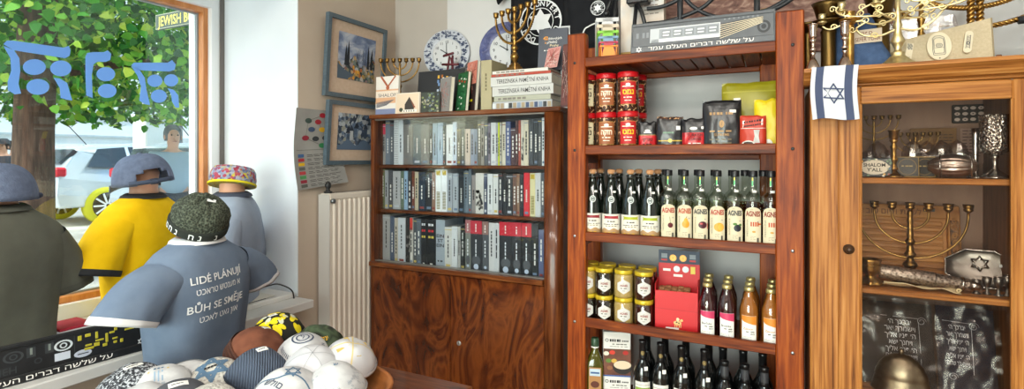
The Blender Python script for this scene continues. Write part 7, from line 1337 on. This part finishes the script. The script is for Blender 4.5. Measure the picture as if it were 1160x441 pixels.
t = titem('brass_column', 'slim bronze column vase behind the corner candlestick', 'vase', 915, 2.16); h = tz(915, 28, 2.16); q = MB(); q.lathe([(0, 0), (.022, 0), (.022, .006), (.016, .014), (.0145, h * .7), (.02, h * .8), (.016, h * .85), (0, h * .85)], BRV, 24); q.build('column', t); q = MB(); q.lathe([(0, h * .84), (.017, h * .84), (.045, h * .97), (.046, h), (.03, h * .985), (0, h * .93)], BRV, 28); q.build('dish', t)
t = titem('brass_column', 'bright bronze tube vase right behind the second silver candlestick', 'vase', 962.5, 2.08); h = tz(962, 14, 2.08); q = MB(); q.lathe([(0, 0), (.017, 0), (.017, .008), (.0135, .014), (.0125, h * .7), (.0155, h * .73), (.0125, h * .76), (.012, h * .8), (0, h * .8)], BRASS, 24); q.build('column', t); q = MB(); q.lathe([(0, h * .79), (.014, h * .79), (.032, h * .86), (.033, h * .88), (.016, h * .89), (.015, h * .99), (.018, h), (0, h * .98)], BRASS, 24); q.build('dish', t)
t = titem('brass_vase', 'thick bronze column vase beside the blue bag', 'vase', 997, 2.17); h = tz(997, -6, 2.17); q = MB(); q.lathe([(0, 0), (.031, 0), (.032, .008), (.028, .022), (.0275, .03), (.0265, h * .62), (.029, h * .66), (.022, h * .7), (0, h * .7)], BRV, 28); q.build('column', t); q = MB(); q.lathe([(0, h * .69), (.02, h * .69), (.034, h * .76), (.042, h * .9), (.05, h), (.045, h), (.03, h * .78), (0, h * .75)], BRV, 30); q.build('bowl', t)
# blue bag with sewn label
BAGB = pm('blue_denim_bag', [(.3, '#33486a'), (.7, '#42597e')], scale=40, rough=.9, bump=.4); t = titem('cloth_bag', 'upright slate-blue cloth bag with a pale sewn label on the cabinet top', 'bag', 970, 2.15, rad(-6)); h = tz(972, 17, 2.15); q = MB(); N = 20
rg = []
for k in range(15):
    v = k / 14; hw = .098 - .05 * v + .004 * sin(v * 9); dx = .018 - .03 * v; rg.append([(dx + sup(hw, .035 * (1 - v ** 3) + .004, 2 * pi * j / 32, 2.6)[0], sup(hw, .035 * (1 - v ** 3) + .004, 2 * pi * j / 32, 2.6)[1], v * h) for j in range(32)])
q.loft(rg, BAGB); q.build('body', t); q = MB(); f = lambda x, y: (x, -.039 + abs(x) * .03, y); q.rect(-.005, .095, .075, .14, f, mat('#c8b8a4', .8), 4); g = lambda x, y: (x, f(x, y)[1] - .0008, y); BRN = mat('#7a4a34', .7); q.text('SEFER TORA', .013, .036, .102, g, BRN, .01, width=.07); q.text('ספר'[::-1], .012, .034, .122, g, BRN, .01, width=.03); q.build('sewn_label', t)
# gilt candelabrum
gx = 1017; Y = 2.06; t = titem('candelabrum', 'ornate pale gilt candelabrum with scrolling arms on the cabinet top', 'candelabrum', gx, Y); sc = onY(gx, 50, Y).length / 600 * .97
U = lambda px, py: ((px - gx) * sc * .9, tz(gx, py, Y))
q = MB(); N = 48
q.loft([[(r * (1 + .16 * cos(4 * a_) * (z < .02)) * cos(a_), r * (1 + .16 * cos(4 * a_) * (z < .02)) * sin(a_) * .8, z) for a_ in [2 * pi * j / N for j in range(N)]] for r, z in ((.056, 0), (.058, .004), (.05, .008), (.034, .018), (.026, .03), (.017, .04), (.02, .046), (.012, .052))], GOLD); q.build('base', t)
zt_ = U(gx, -8)[1]; q = MB(); q.lathe([(0, .05), (.012, .05), (.009, .06), (.016, .075), (.02, .085), (.013, .1), (.009, .12), (.013, .135), (.008, .15), (.01, .165), (.007, .18), (.007, zt_), (0, zt_)], GOLD, 16); q.build('stem', t)
def scroll(pts, r=.0034): 
    q = MB(); q.tube([crom([(U(x, y)[0], dy, U(x, y)[1]) for x, y, dy in pts], i / 36) for i in range(37)], r, GOLD, 8); return q
arms = [[(gx, 32, 0), (1006, 39, -.01), (995, 37, -.015), (990, 28, -.012), (996, 21, -.01), (985, 19, -.01), (972, 25, -.01), (966, 20, -.01)], [(gx, 32, 0), (1028, 37, -.01), (1038, 30, -.015), (1045, 18, -.012), (1052, 8, -.01), (1060, 2, 0), (1065, -4, 0)], [(gx, 20, 0), (1006, 24, .01), (996, 20, .015), (990, 10, .01), (996, 2, .01), (1004, -2, .01)], [(gx, 20, 0), (1030, 22, .01), (1040, 14, .015), (1034, 5, .01), (1026, 2, .01), (1024, -4, .01)], [(gx, 14, 0), (1000, 16, -.02), (982, 12, -.025), (976, 4, -.02), (980, -3, -.02)], [(gx, 14, 0), (1034, 16, -.02), (1052, 14, -.02), (1068, 4, -.02), (1074, -4, -.02)], [(gx, 24, 0), (1008, 17, -.03), (1003, 8, -.03), (1009, 0, -.03)], [(gx, 24, 0), (1026, 16, -.03), (1032, 10, -.03), (1043, 8, -.03)]]
def curl(q, x, z, dy, r, s, up=1): q.tube([(x + s * (r - r * (1 - k / 22) * cos(k * .42)), dy, z + up * r * (1 - k / 26) * sin(k * .42)) for k in range(20)], [.0026 - .00006 * k for k in range(20)], GOLD, 6)
for a_ in arms:
    q = scroll(a_)
    for f_, s_, u_ in ((.22, 1, 1), (.42, -1, -1), (.62, 1, 1), (.8, -1, 1)):
        p_ = crom([(U(x, y)[0], dy, U(x, y)[1]) for x, y, dy in a_], f_); curl(q, p_[0], p_[2], p_[1] - .002, .011, s_, u_)
    q.build('arm', t)
for px, py, dy in ((966, 18, -.01), (980, 8, -.02), (1003, 5, -.03), (1043, 10, -.03), (1058, 6, 0)):
    q = MB(); x, z = U(px, py); q.lathe([(0, 0), (.008, 0), (.015, .006), (.015, .009), (.008, .011), (.0075, .016), (.012, .022), (.012, .036), (.009, .036), (.007, .02), (0, .018)], GOLD, 18, Matrix.Translation((x, dy, z))); q.build('candle_cup', t)
# linen board with mezuzahs
a = cx(1010, 2.14); b = cx(1128, 2.14); t = thing('linen_board', 'slanting beige linen board displaying mezuzah cases on the cabinet top', 'board', (a, 2.15, CTOP + .0005), 0, rot=(rad(-10), 0, 0)); w = b - a; h0 = tz(1012, 47, 2.15); h1 = tz(1127, 17, 2.15); LIN = pm('beige_linen', [(.3, '#b8a78a'), (.7, '#c6b699')], scale=120, rough=.9, bump=.3)
q = MB(); q.plate([(0, 0), (w, 0), (w, h1), (0, h0)], .008, LIN); q.build('panel', t); q = MB(); q.plate([(w - .002, 0), (w + .002, 0), (w + .002, h1), (w - .002, h1)], .01, mat('#8a7a5e', .7), y0=-.001); q.build('edge_strip', t)
def on_board(px, py, dy=.0): r = onY(px, py, 2.135); z = r.z - CTOP; return V((r.x, 2.15 + z * sin(rad(10)) * .98 - .0075 - dy, r.z))
PL = mat('#d8cbb0', .5); INB = mat('#2c3444', .6)
def plaque(name, label, px, py, poly, t_, art, tilt):
    p = on_board(px, py, t_ * .45); t = thing(name, label, 'mezuzah', p, 0, rot=(rad(-10), tilt, 0)); q = MB(); q.plate(poly, t_, PL); o = q.build('plaque', t); bv = o.modifiers.new('round', 'BEVEL'); bv.width = .0018; bv.segments = 2; bv.limit_method = 'ANGLE'
    q = MB(); art(q, flat((0, -.0006, 0))); q.build('ornament', t)
ova = [(.032 * cos(2 * pi * j / 40), .047 * sin(2 * pi * j / 40)) for j in range(40)]
def a_ov(q, f):
    pts = [(-.015, -.03), (.013, -.03), (.0155, -.026), (.0155, .01), (.013, .028), (.004, .034), (-.01, .034), (-.017, .026), (-.016, .005), (-.0175, -.012)]
    for s in (1, .82):
        for i in range(10): a_, b_ = pts[i], pts[(i + 1) % 10]; q.bar((a_[0] * s, a_[1] * s), (b_[0] * s, b_[1] * s), .0014, f, INB)
    q.disc(0, .002, .009, .007, f, INB, 16, inner=.8); q.disc(0, .002, .0045, .003, f, INB, 10, inner=.6); q.bar((-.012, -.006), (.012, -.006), .001, f, INB); q.disc(0, -.041, .0022, .0018, f, INB, 8)
plaque('ceramic_mezuzah', 'oval cream ceramic plaque with a blue line drawing on the linen board', 1065.5, 51, ova, .009, a_ov, 0)
caps = lambda w, h: [(w * cos(a_), h + w * sin(a_)) for a_ in [pi * j / 8 for j in range(9)]] + [(w * cos(a_), -h + w * sin(a_)) for a_ in [pi + pi * j / 8 for j in range(9)]]
def a_m1(q, f):
    for i in range(9): q.bar((-.004, -.02 + i * .0045), (.004, -.018 + i * .0048), .0012, f, INB)
    q.bar((-.005, -.022), (-.004, .022), .0012, f, INB); q.bar((.005, -.022), (.004, .022), .0012, f, INB); q.disc(0, -.004, .004, .006, f, INB, 10, inner=.6)
plaque('ceramic_mezuzah', 'narrow cream mezuzah with blue drawing near the board edge', 1099, 46, caps(.0105, .026), .008, a_m1, rad(8))
def a_m2(q, f):
    for i in range(4):
        for j in range(4): 
            if (i + j) % 2: q.rect(-.007 + i * .0035, .008 + j * .005, -.0035 + i * .0035, .013 + j * .005, f, INB)
    q.dashes(-.005, .005, -.02, .003, f, mat('#a89a7c', .6), 2, 1)
plaque('ceramic_mezuzah', 'narrow cream mezuzah with a dark checker end beside the gilt candelabrum', 1031, 58, [(-.009, -.03), (.009, -.03), (.009, .03), (-.009, .03)], .008, a_m2, rad(9))
t = titem('clear_bag', 'crumpled clear plastic bag behind the linen board', 'bag', 1035, 2.27); q = MB(); h = tz(1040, 22, 2.27); rg = []
for k in range(9): v = k / 8; rg.append([((.15 - .04 * v) * cos(a_) * (1 + .12 * noise.noise(V((a_ * 2, v * 3, 4)))), .02 * sin(a_) * (1 - .6 * v), v * h + .01 * noise.noise(V((a_ * 3, v, 8))) * (v > .5)) for a_ in [2 * pi * j / 26 for j in range(26)]])
q.loft(rg, PLAST, True, True, smooth=False); q.build('sleeve', t); q = MB(); q.box((-.12, -.008, .004), (.11, .008, h * .8), mat('#b6b4b8', .7), .003); q.build('contents', t)
t = titem('brass_rod', 'slim brass rod stand behind the linen board', 'stand', 1043.5, 2.22); h = tz(1043, -8, 2.22); q = MB(); q.lathe([(0, 0), (.02, 0), (.02, .006), (.008, .01), (.0075, h * .62), (.012, h * .65), (.012, h * .68), (.0075, h * .7), (.0065, h), (0, h)], BRASS, 18); q.build('rod', t); q = MB(); q.lathe([(.007, h * .45), (.011, h * .46), (.011, h * .49), (.007, h * .5)], BRASS, 18); q.build('collar', t)
# large twisted menorah behind
Y = 2.32; mxp = 1105; t = titem('twisted_menorah', 'large golden menorah of twisted rope arms behind the linen board', 'menorah', mxp, Y); t.rotation_euler = (0, 0, 0); lo = V(t.location); RP = pm('twisted_gold', [(.3, '#7a5620'), (.6, '#b08840'), (.9, '#dcbc74')], 'wave', 60, rough=.3, metal=1, bump=.8, bscale=60)
def rope(q, P, r):
    n = 110
    for ph in (0, 2 * pi / 3, 4 * pi / 3): q.tube([tuple(V(crom(P, i / n)) + V((0, r * .6 * cos(i * .6 + ph), r * .6 * sin(i * .6 + ph)))) for i in range(n + 1)], r * .62, BRASS, 6)
q = MB(); q.lathe([(0, 0), (.07, 0), (.07, .01), (.04, .02), (.02, .03), (0, .03)], BRASS, 28); q.build('base', t)
for s in (-1, 1):
    q = MB(); n = 200; 
    for ph in (0, pi): q.tube([(s * .012 + .006 * cos(i * .5 + ph), .006 * sin(i * .5 + ph), .02 + i * .0024) for i in range(n)], .0065, BRASS, 6)
    q.build('stem', t)
for i, (R, zb_) in enumerate(((.1, .30), (.17, .225), (.235, .155))):
    for s in (-1, 1):
        P = [(s * R * (1 - cos(a_)) / 1.0 if 0 else s * R * sin(a_), 0, zb_ + R * .62 * (1 - cos(a_))) for a_ in [pi / 2 * j / 10 for j in range(11)]] + [(s * R, 0, zb_ + R * .62 + .04)]
        q = MB(); rope(q, P, .008); q.build('arm', t)
for k in range(-3, 4): q = MB(); x = (0, .1, .17, .235)[abs(k)] * (1 if k > 0 else -1); z = .5 if k == 0 else (.30, .225, .155)[abs(k) - 1] + (.1, .17, .235)[abs(k) - 1] * .62 + .04; q.lathe([(0, 0), (.012, 0), (.018, .012), (.018, .035), (.012, .035), (0, .02)], BRASS, 18, Matrix.Translation((x, 0, z))); q.build('candle_cup', t)
t = titem('wooden_block', 'small wooden block beside the linen board edge', 'block', 1131.5, 2.1); q = MB(); q.box((-.007, 0, 0), (.007, .02, .026), PINE_D, .002); q.build('body', t)
p = onY(1152, 36, YB - .02); t = thing('wall_hook', 'dark metal hook arm fixed to the wall above the cabinet corner', 'hook', (p.x + .12, YB - .012, p.z)); HK = mat('#3e4146', .35, .6); q = MB(); q.lathe([(0, 0), (.03, 0), (.03, .008), (0, .008)], HK, 20, Matrix.Rotation(pi / 2, 4, 'X')); q.build('plate', t)
q = MB(); q.tube([(0, -.005, 0), (-.02, -.2, .0), (-.09, -.28, -.005), (-.2, -.28, -.012)], [.015, .014, .014, .013], HK, 12); q.build('arm', t)
q = MB(); q.tube([(-.1, -.28, -.006), (-.095, -.28, -.07)], [.018, .012], HK, 10); q.build('peg', t)
# flag draped over the cornice
fx0, fx1 = onY(919.5, 100, 1.945).x, onY(972.5, 100, 1.945).x; w = fx1 - fx0; zb_ = onY(945, 135, 1.945).z; t = thing('small_flag', 'white cloth flag with two blue stripes and a star draped over the cabinet corner', 'flag', (fx0, CF - .046, CTOP)); FW_ = mat('#c6c8cf', .9); FB = mat('#414a66', .9)
Lh = CTOP - zb_; pth = [(.11, .004), (.05, .004), (.004, .004), (-.004, .0), (-.0065, -.006)]
def fl(u, v):
    s_ = v * (.12 + Lh)
    if s_ < .11: y, z = .11 - s_, .0035
    elif s_ < .122: a_ = (s_ - .11) / .012 * pi / 2; y, z = -.006 * sin(a_), .0035 - .006 * (1 - cos(a_))
    else: y, z = -.006 - .003 * (1 - cos(u * 11)) * min(1, (s_ - .122) / .06) - .004 * sin((s_ - .122) * 14) ** 2, -.0025 - (s_ - .122)
    return (u * w + .004 * sin(v * 7), y, z + .004 * sin(u * 6) * (v > .5) * v)
cut = [0, .1, .27, .73, .9, 1.0]; q = MB()
for i in range(5): q.rect(cut[i], 0, cut[i + 1], 1, fl, FB if i in (1, 3) else FW_, 5 if i != 2 else 10, 40)
o = q.build('cloth', t); s_ = o.modifiers.new('thick', 'SOLIDIFY'); s_.thickness = .0008
q = MB(); vs_ = lambda z: (.122 + z) / (.12 + Lh); q.star(0, 0, .03, .0042, lambda x, y: (fl(.5 + x / w, vs_(Lh * .5 - y))[0], fl(.5 + x / w, vs_(Lh * .5 - y))[1] - .0016, fl(.5 + x / w, vs_(Lh * .5 - y))[2]), FB); q.build('star', t)
# ================================================================== light, sky, camera
for (x, y) in ((-.9, .35), (.35, .35), (-.3, -1.2), (1.5, -.6)):  # unseen ceiling lamps added to fill the room with light
    t = thing('fill_ceiling_light', 'added unseen round ceiling lamp filling the shop with light', 'lamp', (x, y, 3.098), 0, 'added ceiling lamps'); q = MB(); q.lathe([(0, -.05), (.2, -.05), (.22, -.03), (.22, 0), (0, 0)], mat('#f0f0ee', .5), 28); q.build('housing', t)
    q = MB(); q.lathe([(0, -.06), (.17, -.058), (.19, -.051), (0, -.05)], mat('#fff6ea', .5, emit=4), 28); q.build('diffuser', t)
    l = bpy.data.lights.new('ceiling_fill_light', 'AREA'); l.shape = 'DISK'; l.size = .38; l.energy = CEIL_FILL; l.color = (1, .93, .84); o = bpy.data.objects.new('ceiling_fill_light', l); C.objects.link(o); o.location = (x, y, 3.03)
l = bpy.data.lights.new('rear_fill_light', 'AREA'); l.shape = 'RECTANGLE'; l.size = 2.3; l.size_y = 2.3; l.energy = REAR_FILL; l.color = (1, .97, .93); o = bpy.data.objects.new('rear_fill_light', l); C.objects.link(o); o.location = (-.55, -3.0, 1.35); o.rotation_euler = (rad(90), 0, 0)  # area light added outside the rear entrance to brighten the dark cases
# unseen track spotlights added to brighten the shelf and case interiors
t = thing('fill_track_rail', 'added unseen white ceiling track carrying the fill spotlights', 'lamp rail', (0, -1.05, 2.98)); q = MB(); q.box((-1.9, -.02, 0), (1.9, .02, .03), mat('#e8e8e6', .5), .003); q.build('rail', t); q = MB(); q.box((-1.6, -.012, .03), (-1.57, .012, .12), STEEL); q.build('bracket', t); q = MB(); q.box((1.57, -.012, .03), (1.6, .012, .12), STEEL); q.build('bracket', t)
for i, (x, tx_, ty_, tz_) in enumerate(((-1.5, -1.9, 1.6, 1.3), (-.9, -1.5, 2.3, 1.1), (-.2, -.4, 2.2, 1.1), (.5, .05, 2.2, 1.0), (1.1, .45, 2.1, 1.0))):
    p = V((x, -1.05, 2.86)); d = (V((tx_, ty_, tz_)) - p).normalized(); t = thing('fill_track_spotlight', 'added unseen cylindrical spotlight on the ceiling track, brightening the shelves', 'lamp', p, 0, 'added track spotlights'); M = aim(d)
    q = MB(); q.lathe([(0, -.1), (.05, -.1), (.055, -.09), (.055, .05), (.05, .05), (.045, -.02), (0, -.03)], mat('#e8e8e6', .5), 24, M); q.tube([(0, 0, .0), (0, 0, .125)], .01, STEEL, 8); q.build('housing', t)
    l = bpy.data.lights.new('spot_fill_light', 'SPOT'); l.energy = SPOT; l.spot_size = rad(75); l.spot_blend = .8; l.shadow_soft_size = .12; l.color = (1, .95, .88); o = bpy.data.objects.new('spot_fill_light', l); C.objects.link(o); o.location = p + d * .07; o.rotation_euler = (-d).to_track_quat('Z', 'Y').to_euler()
wo = bpy.data.worlds.new('sky'); bpy.context.scene.world = wo; wo.use_nodes = True; nt = wo.node_tree; bg = nt.nodes['Background']
sk = nt.nodes.new('ShaderNodeTexSky'); sk.sky_type = 'NISHITA'; sk.sun_disc = False; sk.sun_elevation = rad(48); sk.sun_rotation = rad(200); sk.air_density = 1.2; sk.dust_density = 3.5
nt.links.new(sk.outputs[0], bg.inputs[0]); bg.inputs[1].default_value = SKY
l = bpy.data.lights.new('sun', 'SUN'); l.energy = SUN; l.angle = rad(3); l.color = (1, .95, .86); o = bpy.data.objects.new('sun', l); C.objects.link(o); o.rotation_euler = (rad(42), rad(12), rad(150))
cam = bpy.data.cameras.new('camera'); co = bpy.data.objects.new('camera', cam); C.objects.link(co); cam.sensor_fit = 'HORIZONTAL'; cam.sensor_width = 36; cam.lens = 36 * FPX / 1160
cam.shift_y = -(220.5 - HY) / 1160; co.location = (0, 0, CZ); co.rotation_euler = (pi / 2, 0, YAW); cam.clip_start = .02; bpy.context.scene.camera = co
sc = bpy.context.scene; sc.view_settings.view_transform = 'Standard'; sc.view_settings.look = 'None'; sc.view_settings.exposure = EXPO; sc.view_settings.gamma = 1; sc.view_settings.use_curve_mapping = False
sc.cycles.transparent_max_bounces = 48; sc.cycles.max_bounces = 10
